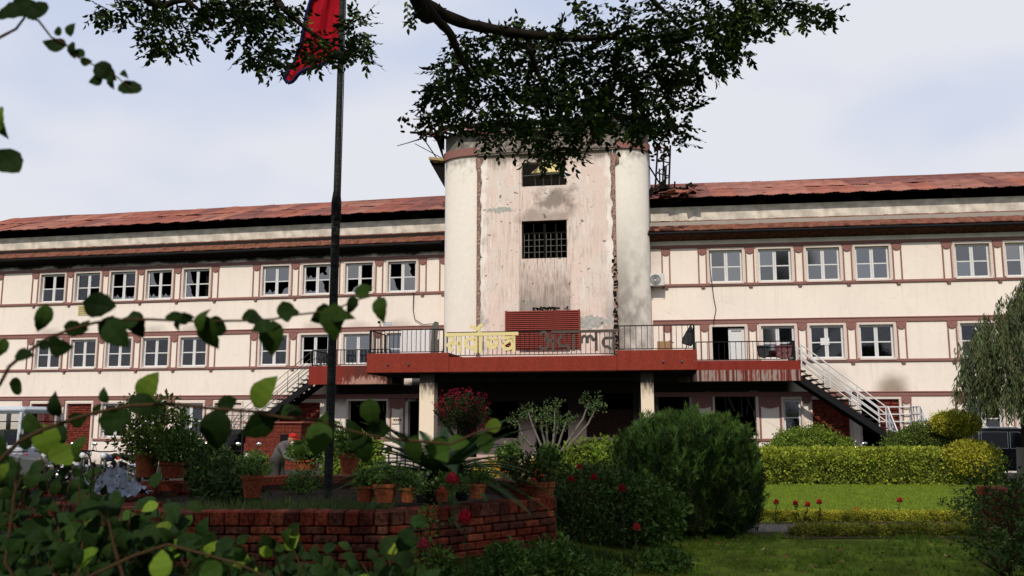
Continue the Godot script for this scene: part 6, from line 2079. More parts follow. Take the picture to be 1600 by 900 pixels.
	# lawn blades where they can be told apart
	xs = []; tc = []
	var lawn_noise := noise(404, .9, 3)
	for i in 28000:
		var D := 6.6 + 11.0 * pow(rng.randf(), 1.6)
		var x := rf(-.62, .62) * D
		if Vector2(x - POLE.x, -D - POLE.z).length() < 3.3: continue
		if D > 11.95 and D < 13.3 and x > 2.6: continue
		var wear := lawn_noise.get_noise_2d(x, D)
		if wear < -.3 and rng.randf() < .6: continue
		xs.append(upright(Vector3(x, ground_y(D), -D), rf(.03, .08) * (1.0 + wear), .7)); tc.append(tint(Color(.13, .21, .028).lerp(Color(.24, .21, .07), sm(.1, .5, -wear + rf(-.2, .2))), .4))
	for i in 4200:                                            # long grass against the foot of the planter
		var a := rf(-1.25, 1.25)
		var off := rf(0, .9)
		var q := Vector3(POLE.x + sin(a) * (2.52 + off), maxf(0, .12 - off * .12), POLE.z + cos(a) * (2.52 + off))
		xs.append(upright(q, rf(.06, .17), .6)); tc.append(tint(Color(.05, .085, .02), .4))
	for i in 12000:
		var D := rf(14.4, 28.0); var x := rf(.16, .47) * D
		xs.append(upright(Vector3(x, ground_y(D), -D), rf(.04, .09), .7)); tc.append(tint(Color(.15, .22, .026), .3))
	var lw := many("lawn_grass", tuft, M.bush, xs, tc, self)
	tag(lw, "short green lawn grass across the foreground", "grass")
	# fallen leaves on the lawn
	xs = []; tc = []
	for i in 160:
		var D := rf(7.5, 13.3); var x := rf(.2, .6) * D
		xs.append(Transform3D((Basis(Vector3.UP, rf(0, TAU)) * Basis(Vector3.RIGHT, 1.4 + rf(-.3, .3))).scaled(Vector3.ONE * rf(.03, .06)), Vector3(x, ground_y(D) + .045, -D))); tc.append(tint([Color(.30, .24, .10), Color(.20, .06, .03), Color(.14, .10, .04)][i % 3], .3))
	var fl := many("fallen_leaves", leaf_meshes[0], M.leaf, xs, tc, self)
	tag(fl, "scattered dry fallen leaves on the near lawn", "fallen leaves")
	# red flowers
	rose("large pink-red rose head standing above the planter coping", 706, 752, 7.0, .085, Color(.52, .035, .06), .02)
	rose("smaller salmon rose just left of and below the large rose head", 691, 769, 6.9, .055, Color(.55, .09, .06), .0)
	rose("drooping crimson rose in front of the brick coping", 726, 813, 6.7, .10, Color(.45, .02, .04), -.05)
	rose("pink rose low in front of the bricks", 662, 853, 6.4, .07, Color(.5, .05, .09), .05)
	rose("single red rose on a thin stem over the lawn below the clipped bush", 995, 826, 7.4, .055, Color(.5, .04, .04), -.07)
	rose("red rose in the dark bush, upper one", 905, 731, 8.9, .05, Color(.4, .015, .04), .0)
	rose("red rose at the left side of the dark bush", 893, 751, 8.7, .055, Color(.35, .012, .03), .0)
	rose("dark red rose in the middle of the dark bush", 928, 748, 8.7, .06, Color(.25, .01, .015), .03)
	rose("dull red rose at the right of the dark bush", 972, 766, 8.8, .07, Color(.28, .015, .03), .0)
	for e in [[1243, 788, 13.6, "tall red snapdragon by the far edging hedge"], [1262, 790, 13.5, "red snapdragon spike right of the tallest one"], [1280, 786, 13.6, "orange-red flower right of the snapdragons"], [1338, 799, 14.2, "dark red flower on the far edging hedge"], [1406, 783, 14.4, "small yellow-red flower on the lawn behind the far edging hedge"], [1213, 786, 13.6, "faint red flower left of the snapdragons"]]:
		rose(e[3], e[0], e[1], e[2], .075, Color(.42, .02, .03), rf(-.03, .03))
	# pale flowering stems by the large rose
	var pf := shrub("white_flowering_plant", "leggy plant with small cream flowers left of the large rose", "plant", Vector3(spot(665, 760, 7.3).x, 0, -7.3), Vector3(.08, .34, .08), 30, S_leaf, .4, green, .05)
	for e in [[655, 745], [668, 742], [676, 756], [660, 758], [682, 750]]: flower_head(pf, spot(e[0], e[1], 7.3) - pf.position, .022, Color(.6, .58, .36), 12)
	# right-hand foreground shrubs
	for e in [[4.62, 8.7, .34, .5, "dark leafy shrub at the right edge before the brick bed"], [5.05, 9.0, .30, .42, "taller dark shrub at the far right edge beside the grey stake"], [4.3, 8.2, .36, .24, "low dark leafy plant at lower right on the lawn edge"], [4.9, 7.6, .45, .24, "low spreading plant in the bottom right corner"], [6.4, 12.5, .6, .30, "leafy plant behind the right brick bed"]]:
		shrub("garden_plant", e[4], "plant", on_ground(e[0], e[1]), Vector3(e[2], e[3], e[2]), int(480 * e[2] * e[3]) + 40, S_leaf, .55, Color(.055, .095, .03))
	var st := thing("garden_stake", "grey weathered stake standing at the right edge by the brick bed", "stake", on_ground(5.62, 10.2))
	b = MB.new(); b.bar(Vector3(-.06, 0, 0), Vector3(0, 1.08, 0), .075, .05); b.bar(Vector3(.10, 0, .02), Vector3(.12, .95, .02), .06, .05); obj("stake", b, M.grey_bark, st)
	b = MB.new(); b.bar(Vector3(-.12, .78, .04), Vector3(.2, .80, .04), .05); obj("crosspiece", b, M.grey_bark, st)
	# black iron fence with ball finials beyond the planter
	var fe := thing("iron_fence", "short black iron fence with ball finials beyond the planter", "fence", on_ground(-3.2, 22.5))
	for k in 8:
		b = MB.new(); b.bar(Vector3(-.2 + k * .2, 0, 0), Vector3(-.2 + k * .2, 1.0, 0), .035); b.lathe([Vector2(.001, 1.12), Vector2(.03, 1.02), Vector2(.02, .98)], 6) if k != 2 else b.ball(Vector3(.2, 1.05, 0), Vector3(.08, .09, .08)); obj("fence_post", b, M.black, fe)
	b = MB.new(); b.bar(Vector3(-.25, .85, 0), Vector3(1.3, .85, 0), .03); obj("fence_rail", b, M.black, fe)
	b = MB.new(); b.bar(Vector3(-.25, .2, 0), Vector3(1.3, .2, 0), .03); obj("fence_rail", b, M.black, fe)
	# red benches or boxes near the left staircase
	var wd := thing("red_brick_hut", "low red brick outbuilding with a small dark opening under the left staircase", "outbuilding", in_world("L", Vector3(-17.0, 0, 2.6)), TURN["L"])
	b = MB.new(); b.bevel(Vector3(.2, 1.0, 0), Vector3(2.6, 2.0, 1.0), .02); obj("wall", b, mat(lin(.25, .06, .04), .9, tex.dirt, 1.2, tex.nrough), wd)
	b = MB.new(); b.box(Vector3(.75, 1.25, .505), Vector3(.42, .55, .03)); obj("opening", b, M.dark_room, wd)  # dark plate on the solid wall, standing in for a shaded recess
	b = MB.new(); b.bevel(Vector3(.2, 2.03, 0), Vector3(2.8, .07, 1.2), .02); obj("roof", b, M.rust[0], wd)
	for k in 9:
		b = MB.new(); b.box(Vector3(.2, .2 + k * .2, .503), Vector3(2.56, .012, .01)); obj("course", b, M.mortar, wd)
	# litter at the lower left: bags
	var lt := [[40, 860, 6.2, "large dull grey crumpled plastic bag at lower left"], [98, 865, 6.3, "white crumpled wrapper at lower left, above the twisted strip"], [110, 876, 6.1, "small white wrapper scrap at lower left"], [147, 874, 6.2, "white torn wrapper at lower left, right of the others"]]
	for i in lt.size():
		var e = lt[i]
		var at := spot(e[0], e[1], e[2])
		var o := thing("plastic_wrapper", e[3], "litter", Vector3(at.x, maxf(at.y, .05), at.z))
		b = MB.new(); var k2: float = [.10, .055, .04, .065][i]
		b.ball(Vector3.ZERO, Vector3(k2, k2 * .6, k2), 12, 8)
		for q in b.v.size(): b.v[q] = b.v[q] * (1.0 + .3 * sin(b.v[q].x * 70) * sin(b.v[q].z * 60 + 1.0))
		obj("wrapper", b, M.white if i else M.pale_metal, o)

# ------------------------------------------------------------------ trees
func overhead_tree() -> void:
	var o := thing("overhanging_tree", "big dark broadleaf tree whose limb and leaves hang over the top of the view", "tree", Vector3(-3.2, 0, 3.5))
	var at := o.position
	var b := MB.new()
	var crown := Vector3(-2.4, 6.2, 1.0)
	b.tube([Vector3.ZERO, Vector3(.1, 2.0, 0), Vector3(.3, 4.2, -.6), crown - at + Vector3(0, .4, 0)], [.42, .34, .30, .24], 12)
	obj("trunk", b, M.bark, o)
	# limbs: survey points at their distance
	var limbs := [
		[[Vector3(-1.9, 6.9, -3.0), spot(640, -30, 7.2), spot(668, 8, 7.6), spot(720, 34, 7.8), spot(775, 46, 8.0), spot(840, 55, 8.2), spot(910, 60, 8.4), spot(965, 52, 8.5), spot(995, 38, 8.6)], [.16, .075, .062, .052, .046, .042, .034, .022, .012], "limb"],
		[[spot(660, 2, 7.5), spot(680, 28, 7.6), spot(703, 52, 7.7), spot(716, 82, 7.8), spot(735, 115, 7.9), spot(752, 135, 8.0)], [.05, .042, .038, .03, .022, .012], "limb"],
		[[spot(825, 56, 8.2), spot(830, 85, 8.2), spot(850, 140, 8.3), spot(858, 185, 8.3)], [.03, .025, .018, .01], "limb"],
		[[spot(940, 57, 8.5), spot(1000, 62, 8.6), spot(1060, 50, 8.8), spot(1120, 40, 9.0), spot(1220, 25, 9.2)], [.028, .024, .02, .014, .008], "limb"],
		[[crown, Vector3(-3.6, 6.9, -4.0), spot(200, -40, 7.8), spot(290, 0, 8.0), spot(340, 45, 8.1)], [.2, .11, .045, .025, .01], "limb"],
		[[Vector3(-3.6, 6.9, -4.0), spot(400, -50, 7.9), spot(440, 10, 8.1), spot(500, 60, 8.2), spot(545, 75, 8.3)], [.10, .045, .03, .016, .008], "limb"],
		[[crown, Vector3(.8, 7.8, -3.2), spot(900, -120, 8.0), spot(1010, -10, 8.4), spot(1080, 60, 8.6)], [.18, .10, .05, .03, .012], "limb"],
		[[crown, Vector3(2.5, 8.2, 0.5), Vector3(5, 8.8, -2)], [.2, .12, .05], "limb"],
		[[crown, Vector3(-5.5, 8.2, 0.5), Vector3(-8, 8.6, -3)], [.2, .12, .05], "limb"],
		[[spot(1190, 0, 9.0), spot(1000, -10, 8.8)], [.006, .016], "limb"],
		[[spot(270, -20, 8.0), spot(283, 32, 8.1), spot(296, 55, 8.2)], [.012, .008, .003], "twig"],
		[[spot(313, -10, 8.0), spot(318, 25, 8.1), spot(340, 55, 8.2)], [.012, .008, .003], "twig"],
		[[spot(350, -10, 8.0), spot(372, 18, 8.1), spot(410, 30, 8.2)], [.018, .012, .005], "twig"],
		[[spot(690, 213, 8.0), spot(662, 212, 8.0), spot(645, 195, 8.0)], [.006, .005, .003], "twig"],
		[[spot(620, 228, 8.0), spot(660, 215, 8.0), spot(690, 190, 8.0), spot(735, 160, 8.0)], [.003, .006, .008, .010], "twig"],
	]
	for l in limbs:
		b = MB.new()
		var pts := []
		for p in l[0]: pts.append(p - at)
		# smooth the limb
		var cv := Curve3D.new()
		for i in pts.size():
			var tan_: Vector3 = (pts[mini(i + 1, pts.size() - 1)] - pts[maxi(i - 1, 0)]) * .16
			cv.add_point(pts[i], -tan_, tan_)
		var q := []; var rr := []
		var seg := pts.size() - 1
		for i in seg * 4 + 1:
			var t := i / 4.0
			q.append(cv.samplef(t))
			var k := mini(int(t), seg - 1)
			rr.append(lerpf(l[1][k], l[1][k + 1], t - k) * (1 + .08 * sin(i * 2.3)))
		b.tube(q, rr, 8)
		obj(l[2], b, M.bark, o)
	# leaf clusters of the hanging crown, x, y, half width, half height, amount
	var cl := [[215, 22, 62, 26, 60], [270, 52, 55, 30, 70], [252, 82, 25, 12, 16], [160, 20, 18, 16, 8], [335, 10, 55, 24, 55], [400, 60, 45, 45, 60], [375, 30, 40, 30, 40], [425, 92, 36, 26, 30], [478, 66, 38, 30, 24], [500, 88, 36, 18, 20], [560, 55, 26, 40, 48], [420, 15, 60, 26, 55], [550, 85, 28, 14, 14],
		[650, 12, 28, 14, 14], [760, 78, 55, 34, 70], [715, 112, 46, 36, 70], [700, 150, 38, 36, 60], [790, 140, 78, 46, 150], [870, 95, 85, 55, 170], [835, 58, 60, 26, 60], [930, 130, 80, 60, 170], [880, 178, 95, 34, 110], [1000, 120, 78, 60, 170], [1000, 45, 80, 40, 110], [1080, 80, 66, 56, 130], [1100, 28, 85, 34, 110], [1150, 60, 48, 36, 60], [1200, 18, 66, 20, 70], [1275, 20, 34, 16, 26], [1050, 165, 44, 36, 55], [840, 212, 70, 22, 75], [868, 240, 48, 16, 30], [950, 200, 70, 18, 55], [1055, 205, 28, 22, 22], [790, 215, 40, 22, 26], [1000, 190, 40, 22, 30], [920, 25, 40, 16, 16], [690, 185, 34, 20, 24], [760, 190, 50, 20, 36]]
	var one := leaf_shape(.5, .12)
	var xs := []; var tc := []
	var near := 0
	var tw := MB.new()
	var green := Color(.024, .042, .012)
	for c in cl:
		var n := int(c[4] * 1.75)
		var D0 := rf(7.7, 8.7)
		n = int(n * .40) + 1
		for i in n:
			# a twig with its leaves on both sides
			var a := rf(0, TAU); var r := sqrt(rng.randf())
			var p: Vector3 = spot(c[0] + cos(a) * r * c[2], c[1] + sin(a) * r * c[3], D0 + rf(-.4, .4)) - at
			var along := Vector3(cos(a) * r + rf(-.7, .7), -sin(a) * r * .8 + rf(-.8, .35), rf(-.8, .8)).normalized()
			var across := along.cross(Vector3(rf(-.4, .4), 1, rf(-.4, .4))).normalized()
			var L := rf(.14, .30)
			tw.tube([p - along * L * .5, p + along * L * .5], [.004, .0015], 3, false)
			for k in 9:
				var t := k / 8.0
				var sg := 1.0 if k % 2 else -1.0
				var d := (along * rf(.3, .8) + across * sg * rf(.5, 1.0) + Vector3(0, rf(-.7, .1), 0)).normalized()
				if k == 8: d = (along + Vector3(0, -.3, 0)).normalized()
				var s := d.cross(jit(.5) + along.cross(across)).normalized()
				var x := Transform3D(Basis(s, d, s.cross(d)).scaled(Vector3.ONE * rf(.05, .078)), p + along * L * (t - .5))
				if near < 280 and i % 4 == 0 and k == 3:
					put("leaf", leaf_meshes[near % 6], leaf_tint(green), o, x); near += 1
				else:
					xs.append(x); tc.append(tint(green if rng.randf() < .8 else Color(.07, .11, .02), .35))
	stuff(obj("twigs", tw, M.bark, o))
	for c in [[648, 190, 26, 22], [672, 205, 22, 20], [1040, 215, 22, 26], [1030, 240, 14, 16], [918, 220, 30, 10]]:
		for i in 36:
			var a := rf(0, TAU); var r := sqrt(rng.randf())
			var p: Vector3 = spot(c[0] + cos(a) * r * c[2], c[1] + sin(a) * r * c[3], 8.1 + rf(-.2, .2)) - at
			xs.append(turned(p, rf(.045, .065))); tc.append(tint(Color(.075, .03, .022), .3))
	many("leaves", one, M.leaf, xs, tc, o)
	# rest of the crown, out of view, shaped to shade the near garden
	var S := sprig(26, .34, .10, .5, 201, .0, .3)
	xs = []; tc = []
	for i in 5200:
		var q := Vector3(rng.randfn(), rng.randfn(), rng.randfn()).normalized() * pow(rng.randf(), .4)
		var p := Vector3(-.6, 8.6, -2.2) + q * Vector3(9.5, 2.4, 6.2)
		var D := -p.z
		if D > 1.0 and (p.y - EYE) / D < .60 : continue
		if p.y < 5.6 or not shades(p): continue
		xs.append(turned(p - at, rf(.8, 1.5))); tc.append(tint(green, .35))
	many("unseen_upper_crown", S, M.bush, xs, tc, o)

func shades(p: Vector3) -> bool:                    # trims unseen crowns: shade stays on the near garden and off the flag
	var D := -p.z
	if D + p.y * 1.165 > 13.4: return false
	var s := Vector3(-sin(.2094) * .766, .643, cos(.2094) * .766)
	var f := Vector3(-2.3, 4.7, -10.2)
	var t := (p - f).dot(s)
	return (p - f - s * t).length() > 1.0

func weeping_tree() -> void:
	var o := thing("weeping_tree", "dense drooping grey-green tree at the right edge in front of the right wing", "tree", on_ground(14.6, 27.0))
	var b := MB.new()
	b.tube([Vector3(.6, 0, 0), Vector3(.5, 1.5, 0), Vector3(.9, 3.4, 0), Vector3(1.1, 5.2, 0)], [.2, .17, .12, .05], 9)
	for k in 12:
		var a := rf(0, TAU); var y := rf(1.6, 4.6)
		b.tube([Vector3(.8, y, 0), Vector3(.8 + cos(a) * .8, y + .6, sin(a) * .7), Vector3(.8 + cos(a) * 1.5, y + .2, sin(a) * 1.3)], [.06, .035, .012], 5)
	obj("trunk", b, M.bark, o)
	var r := RandomNumberGenerator.new(); r.seed = 77
	var sb := MB.new()
	for i in 30:                                               # a hanging spray
		var t := r.randf()
		var p := Vector3(r.randf_range(-.1, .1) * t, -t * .75, r.randf_range(-.1, .1) * t)
		var d := Vector3(r.randf_range(-.6, .6), -1.0, r.randf_range(-.6, .6)).normalized()
		var s := d.cross(Vector3(r.randf_range(-1, 1), 0, r.randf_range(-1, 1))).normalized() * .016
		var k := r.randf_range(.75, 1.2)
		sb.col = Color(k, k, k)
		sb.quad(p, p + d * .08 - s, p + d * .19, p + d * .08 + s)
	var spray := sb.mesh()
	var xs := []; var tc := []
	var nz := noise(61, .55, 3)
	var n := 0
	while n < 1250:
		var y := rf(2.75, 6.2)
		var w := 1.55 * clampf((6.3 - y) / 2.0, 0, 1) + .45
		if y < 3.2: w *= clampf((y - 1.5) / 1.7, .3, 1)
		var a := rf(0, TAU); var rad := w * sqrt(rf(.25, 1.0))
		var p := Vector3(1.15 + cos(a) * rad * 1.25 + .22 * (y - 3) * .3, y, sin(a) * rad)
		if nz.get_noise_3dv(p * 2.2) < .0: continue
		n += 1
		xs.append(Transform3D((Basis(Vector3.UP, rf(0, TAU)) * Basis(Vector3.RIGHT, rf(-.35, .35))).scaled(Vector3.ONE * rf(.8, 1.35)), p)); tc.append(tint(Color(.085, .105, .050), .32))
	many("crown", spray, M.bush, xs, tc, o)

func out_of_view_tree() -> void:
	# trees out of view: two placed to shade the near garden, one to mirror
	for e in [[Vector3(-9.5, 0, 5.0), Vector3(6.0, 3.0, 5.5), 10.0, 2400, "tall unseen broadleaf tree placed behind the viewpoint, to the left, to shade the garden"], [Vector3(6.5, 0, 6.5), Vector3(5.5, 2.8, 5.0), 10.0, 2000, "tall unseen broadleaf tree placed behind the viewpoint, to the right, to shade the garden"], [Vector3(12.9, 0, 15.0), Vector3(1.5, 2.6, 1.5), 16.6, 260, "tall narrow tree far behind the viewpoint, mirrored in the right wing windows"]]:
		var o := thing("out_of_view_tree", e[4], "tree", e[0])
		var b := MB.new()
		b.tube([Vector3.ZERO, Vector3(.2, 3, 0), Vector3(-.1, 6, .2), Vector3(.1, 9, 0)], [.5, .4, .32, .15], 10)
		for k in 9:
			var a := k * 2.4
			b.tube([Vector3(0, 5.5 + k * .3, .1), Vector3(cos(a) * 2, 7.5 + k * .25, sin(a) * 2), Vector3(cos(a) * 4.2, 9 + k * .2, sin(a) * 4)], [.16, .10, .03], 6)
		obj("trunk", b, M.bark, o)
		var S := sprig(26, .38, .12, .5, 301, 0, .3)
		var xs := []; var tc := []
		for i in e[3]:
			var q := Vector3(rng.randfn(), rng.randfn(), rng.randfn()).normalized() * pow(rng.randf(), .4)
			var p: Vector3 = Vector3(0, e[2], 0) + q * e[1]
			if i % 3 == 0 and e[2] < 12: p = Vector3(q.x * e[1].x * 1.1, 3.2 + q.y * 3.4, q.z * 3.0)  # added low leaf skirt, keeps horizon sky light off the foreground
			if p.y < .1 or not shades(p + e[0]): continue
			xs.append(turned(p, rf(1.0, 1.9))); tc.append(tint(Color(.03, .05, .015), .35))
		many("crown", S, M.bush, xs, tc, o)

# ------------------------------------------------------------------ the shrub the view looks through
func put_leaf(o: Node3D, px: float, py: float, D: float, L: float, ang: float, kind: int, c: Color, face := 0.35) -> void:
	# L in survey pixels; ang: which way the tip points, degrees, 0 right, 90 up; px, py is the leaf's middle
	var s := L / F * D
	var a := deg_to_rad(ang)
	var d := Vector3(cos(a), sin(a), rf(-face, face)).normalized()
	var nrm := (Vector3(0, 0, 1) + Vector3(rf(-face, face), rf(-face, face), 0) * 1.6).normalized()
	var x := d.cross(nrm).normalized()
	var at := spot(px, py, D) - d * s * .5
	put("leaf", leaf_meshes[kind], leaf_tint(c), o, Transform3D(Basis(x, d, x.cross(d)).scaled(Vector3.ONE * s), at - o.position))

func near_shrub() -> void:
	var o := thing("climbing_rose_shrub", "shrub close to the viewer with long leafy sprays reaching across the left of the view", "shrub", Vector3(-1.5, 0, -1.7))
	var deep := Color(.013, .029, .008); var mid := Color(.030, .062, .012); var light := Color(.095, .155, .020)
	var stems := [
		[[Vector3(-1.45, .1, -1.6), Vector3(-1.2, .9, -1.45), spot(0, 600, 1.3), spot(14, 573, 1.3), spot(34, 556, 1.3), spot(73, 529, 1.3), spot(110, 515, 1.3), spot(145, 505, 1.3), spot(175, 500, 1.3), spot(233, 499, 1.3), spot(300, 502, 1.3), spot(380, 501, 1.32), spot(425, 499, 1.32), spot(470, 491, 1.33), spot(520, 486, 1.33), spot(552, 470, 1.34), spot(578, 463, 1.34)], .0017],
		[[Vector3(-1.4, .1, -1.7), Vector3(-1.25, .9, -1.6), spot(30, 690, 1.45), spot(67, 671, 1.45), spot(100, 660, 1.45), spot(140, 647, 1.45), spot(200, 634, 1.45), spot(267, 631, 1.45), spot(317, 637, 1.45), spot(393, 643, 1.46), spot(440, 652, 1.47), spot(500, 657, 1.48), spot(545, 672, 1.5), spot(580, 681, 1.5), spot(630, 687, 1.5)], .0023],
		[[Vector3(-1.2, .1, -1.8), spot(130, 905, 1.5), spot(210, 868, 1.5), spot(262, 851, 1.5), spot(320, 866, 1.5), spot(375, 882, 1.5), spot(420, 903, 1.5)], .0021],
		[[spot(620, 687, 1.5), spot(660, 690, 1.5), spot(705, 694, 1.5), spot(740, 678, 1.52), spot(766, 670, 1.52), spot(782, 668, 1.52)], .0016],
	]
	for s in stems:
		var b := MB.new()
		var pts := []
		for p in s[0]: pts.append(p - o.position)
		var rr := []
		for i in pts.size(): rr.append(s[1] * lerpf(1.7, .6, float(i) / pts.size()))
		b.tube(pts, rr, 6)
		obj("stem", b, M.stem, o)
	var L := [
		[69, 497, 46, 262, 1, mid], [37, 555, 32, 5, 0, deep], [2, 545, 36, 250, 1, mid], [26, 606, 36, -25, 2, deep], [92, 541, 46, -8, 0, deep], [70, 540, 26, 200, 1, deep], [118, 513, 36, -10, 0, deep], [128, 511, 30, 60, 1, deep], [155, 478, 50, -15, 2, deep], [182, 521, 58, -48, 0, deep], [170, 512, 42, -100, 1, deep], [214, 507, 46, -70, 0, deep], [203, 500, 34, 180, 2, deep], [272, 496, 28, 200, 1, deep], [289, 497, 28, 5, 0, deep], [281, 507, 24, -90, 1, deep], [328, 520, 58, -75, 0, mid], [318, 500, 40, 80, 1, mid], [340, 512, 42, -20, 2, deep], [390, 494, 30, 190, 0, deep], [402, 501, 36, -10, 1, deep], [425, 528, 56, -92, 0, mid], [412, 515, 40, 200, 1, deep], [445, 488, 38, -75, 2, deep], [455, 488, 26, 5, 0, deep], [521, 502, 60, -88, 0, mid], [505, 492, 44, 185, 2, deep], [536, 495, 40, 10, 1, mid], [550, 477, 32, -95, 1, deep], [598, 483, 44, -68, 1, mid], [568, 455, 30, 8, 2, mid],
		[232, 603, 50, 62, 0, light], [225, 634, 50, -20, 0, deep], [163, 618, 28, 120, 1, deep], [180, 657, 50, 0, 2, deep], [152, 640, 22, 60, 0, deep], [355, 632, 34, 10, 2, deep], [338, 672, 66, -92, 0, deep], [413, 612, 60, 58, 0, light], [403, 664, 54, 195, 2, deep], [458, 645, 30, 180, 1, deep], [448, 640, 28, 30, 0, deep], [498, 686, 56, -95, 0, mid], [502, 660, 36, 80, 1, mid], [568, 700, 52, -85, 0, deep], [592, 672, 40, -10, 2, deep], [580, 645, 46, -80, 0, mid], [552, 668, 40, 150, 1, deep], [470, 700, 30, -60, 1, mid],
		[770, 664, 28, 185, 2, light], [648, 703, 46, -95, 0, mid], [686, 704, 42, -70, 2, mid], [716, 692, 36, 10, 0, mid], [757, 694, 36, -85, 2, mid],
		[75, 690, 56, -70, 0, light], [48, 662, 46, 150, 1, mid], [86, 632, 40, 105, 1, deep], [96, 712, 44, -55, 2, light], [122, 655, 34, 20, 0, deep], [252, 882, 46, 100, 0, light], [330, 895, 40, -60, 2, mid], [8, 740, 36, 250, 1, light], [0, 700, 46, -60, 0, deep], [128, 700, 40, -90, 1, mid],
		[20, 20, 62, 200, 0, deep], [58, 18, 48, -45, 2, deep], [38, 6, 44, 20, 1, deep], [8, 190, 54, -72, 1, light], [12, 254, 54, -55, 2, deep], [-8, 205, 40, 60, 0, mid]
	]
	for e in L: put_leaf(o, e[0], e[1], 1.3 + .25 * (1 if e[1] > 560 and e[1] < 800 else 0) + rf(-.04, .06), e[2], e[3], e[4], e[5])
	# leaves low in the corner, on short stems of their own
	var xs := []; var tc := []
	var single := 0
	var blade := leaf_shape(.66, .14)
	for i in 120:
		var b := MB.new()
		var corner := i < 92
		var x := rf(-40, 270) if corner else rf(250, 640)
		var y := rf(700, 930) if corner else rf(830, 930)
		if corner and x > 150 and y < 780: y += 90
		var D := rf(1.6, 3.4)
		var foot := spot(x + rf(-120, 60), 1010, D) - o.position
		var tip := spot(x, y, D) - o.position
		var m := foot.lerp(tip, .5) + jit(.05)
		b.tube([foot, m, tip], [.004, .003, .0015], 5)
		obj("stem", b, M.stem, o)
		for k in 12:
			var t := rf(.2, 1.0)
			var p := (foot.lerp(m, t * 2) if t < .5 else m.lerp(tip, t * 2 - 1)) + jit(.045)
			var d := Vector3(rf(-1, 1), rf(-.6, .8), rf(-.5, .5)).normalized()
			var nrm := Vector3(rf(-.7, .7), rf(-.2, 1), 1).normalized()
			var sx := d.cross(nrm).normalized()
			var at := Transform3D(Basis(sx, d, sx.cross(d)).scaled(Vector3.ONE * rf(.03, .062)), p)
			var c: Color = [deep, deep, mid, light][rng.randi() % 4] if rng.randf() < .16 else deep
			if D < 2.2 and single < 170 and k < 4:
				put("leaf", leaf_meshes[rng.randi() % 6], leaf_tint(c), o, at); single += 1
			else:
				xs.append(at); tc.append(tint(c, .3))
	many("low_leaves", blade, M.leaf, xs, tc, o)
	# a separate spray reaching in at the top left
	var q := thing("leafy_spray", "small leafy twig reaching in at the top left corner", "branch", spot(-60, 90, 1.35))
	var b := MB.new()
	var pts := []
	for p in [[-60, 90], [0, 58], [25, 45], [40, 25], [60, 32], [80, 58], [102, 68], [115, 85], [130, 95], [148, 102], [165, 108], [185, 122], [205, 140]]: pts.append(spot(p[0], p[1], 1.35) - q.position)
	b.tube(pts, [.003, .0026, .0022, .002, .0018, .0015, .0013, .0011, .001], 6); obj("twig", b, M.stem, q)
	for e in [[112, 46, 30, 95, 1, deep], [86, 68, 36, 170, 2, deep], [116, 78, 28, -80, 1, deep], [91, 48, 20, 110, 0, deep], [134, 96, 20, 0, 0, deep], [164, 112, 42, -35, 0, deep], [150, 124, 24, 190, 2, deep], [195, 116, 20, -30, 1, deep], [203, 138, 44, -55, 2, deep], [176, 128, 24, -70, 1, deep], [124, 84, 22, -40, 2, deep]]:
		put_leaf(q, e[0], e[1], 1.35, e[2], e[3], e[4], e[5])

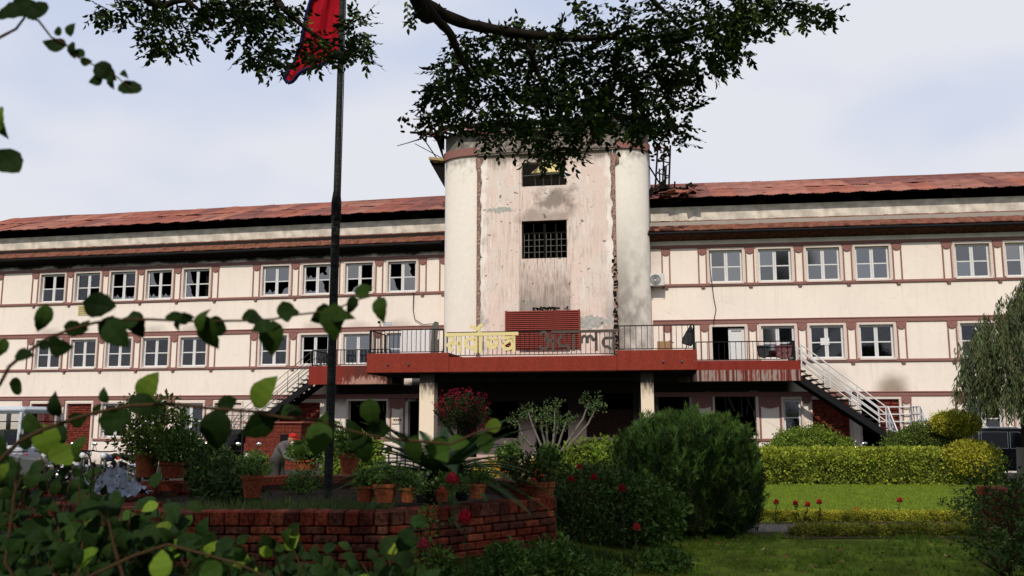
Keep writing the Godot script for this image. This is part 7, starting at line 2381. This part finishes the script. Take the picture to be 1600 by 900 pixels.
# ------------------------------------------------------------------ light, sky, camera
func build_sky() -> void:
	var cam := Camera3D.new()
	cam.name = "camera"
	add_child(cam, true)
	cam.position = Vector3(0, EYE, 0)
	cam.rotation = Vector3(PITCH, 0, 0)
	cam.fov = rad_to_deg(2.0 * atan(450.0 / F))
	cam.near = 0.05; cam.far = 1500.0
	cam.current = true
	var lens := CameraAttributesPhysical.new()
	lens.frustum_focal_length = 37.87
	lens.frustum_focus_distance = 34.0
	lens.exposure_aperture = 8.5
	lens.frustum_near = 0.05; lens.frustum_far = 1500.0
	cam.attributes = lens
	var W := 768; var Hh := 384
	var im := Image.create(W, Hh, false, Image.FORMAT_RGBF)
	var a := noise(71, 1.1, 5); var c := noise(72, 0.7, 4)
	for j in Hh:
		var el := PI * (0.5 - (j + 0.5) / Hh)
		for i in W:
			var az := TAU * (i + 0.5) / W
			var d := Vector3(cos(el) * cos(az), sin(el), cos(el) * sin(az))
			var q := Vector3(d.x, d.y * 2.4, d.z) * 2.3
			var k := clampf(0.5 + 0.65 * a.get_noise_3dv(q) + 0.3 * c.get_noise_3dv(q * 0.7), 0, 1)
			var up := clampf(d.y, 0, 1)
			var clear := Color(0.615, 0.675, 0.83).lerp(Color(0.48, 0.57, 0.79), sm(0.15, 0.9, up))
			var cloud := Color(0.79, 0.80, 0.86)
			var col := clear.lerp(cloud, sm(0.15, 0.8, k) * 0.95)
			if d.y < 0: col = Color(0.30, 0.30, 0.28)
			im.set_pixel(i, j, col)
	var sky := Sky.new()
	var pm := PanoramaSkyMaterial.new()
	pm.panorama = ImageTexture.create_from_image(im)
	sky.sky_material = pm
	var env := Environment.new()
	env.background_mode = Environment.BG_SKY
	env.sky = sky
	env.background_energy_multiplier = 1.0
	env.tonemap_mode = Environment.TONE_MAPPER_LINEAR
	env.tonemap_exposure = 1.0
	env.sdfgi_enabled = true; env.ssao_enabled = true; env.ssil_enabled = true
	var we := WorldEnvironment.new()
	we.name = "environment"
	we.environment = env
	add_child(we, true)
	var sun := DirectionalLight3D.new()
	sun.name = "sun"
	sun.light_color = Color(1.0, 0.955, 0.885)
	sun.light_energy = 1.05
	sun.light_angular_distance = 0.5
	sun.shadow_enabled = true
	var el := deg_to_rad(40.0); var az := deg_to_rad(12.0)
	add_child(sun, true)
	sun.look_at_from_position(Vector3.ZERO, Vector3(sin(az) * cos(el), -sin(el), -cos(az) * cos(el)), Vector3.UP)

func _ready() -> void:
	rng.seed = 20240917
	build_sky()
	materials()
	build_ground()
	build_court()
	staircase("R", 1.0, 5.36, "dark steel staircase with white rails going down from the right side balcony")
	staircase("L", -1.0, -15.82, "dark steel staircase with white rails going down from the left side balcony, partly behind leaves", .015)
	lettering()
	clutter()
	flagpole()
	vehicles()
	motorbikes()
	garden()
	person()
	weeping_tree()
	out_of_view_tree()
	overhead_tree()
	near_shrub()
	var groups := {"potted_plant": "potted plants on and round the brick planters", "rose": "red flowers on long stems in the garden", "clipped_bush": "clipped bushes on the right of the garden", "garden_plant": "leafy garden plants", "shrub": "shrubs round the garden", "brick_planter": "red brick planters", "parked_car": "cars parked before the building", "edging_hedge": "low edging hedges along the path", "topiary_shrub": "cushion topiaries behind the hedge", "cable": "loose cables on the walls", "hung_cloth": "cloths hung on the right balcony", "out_of_view_tree": "trees out of view behind the viewpoint", "plastic_wrapper": "litter at the lower left"}
	for c in get_children():
		var kind := String(c.name).rstrip("0123456789_")
		if groups.has(kind) and not c.has_meta("group"): c.set_meta("group", groups[kind])
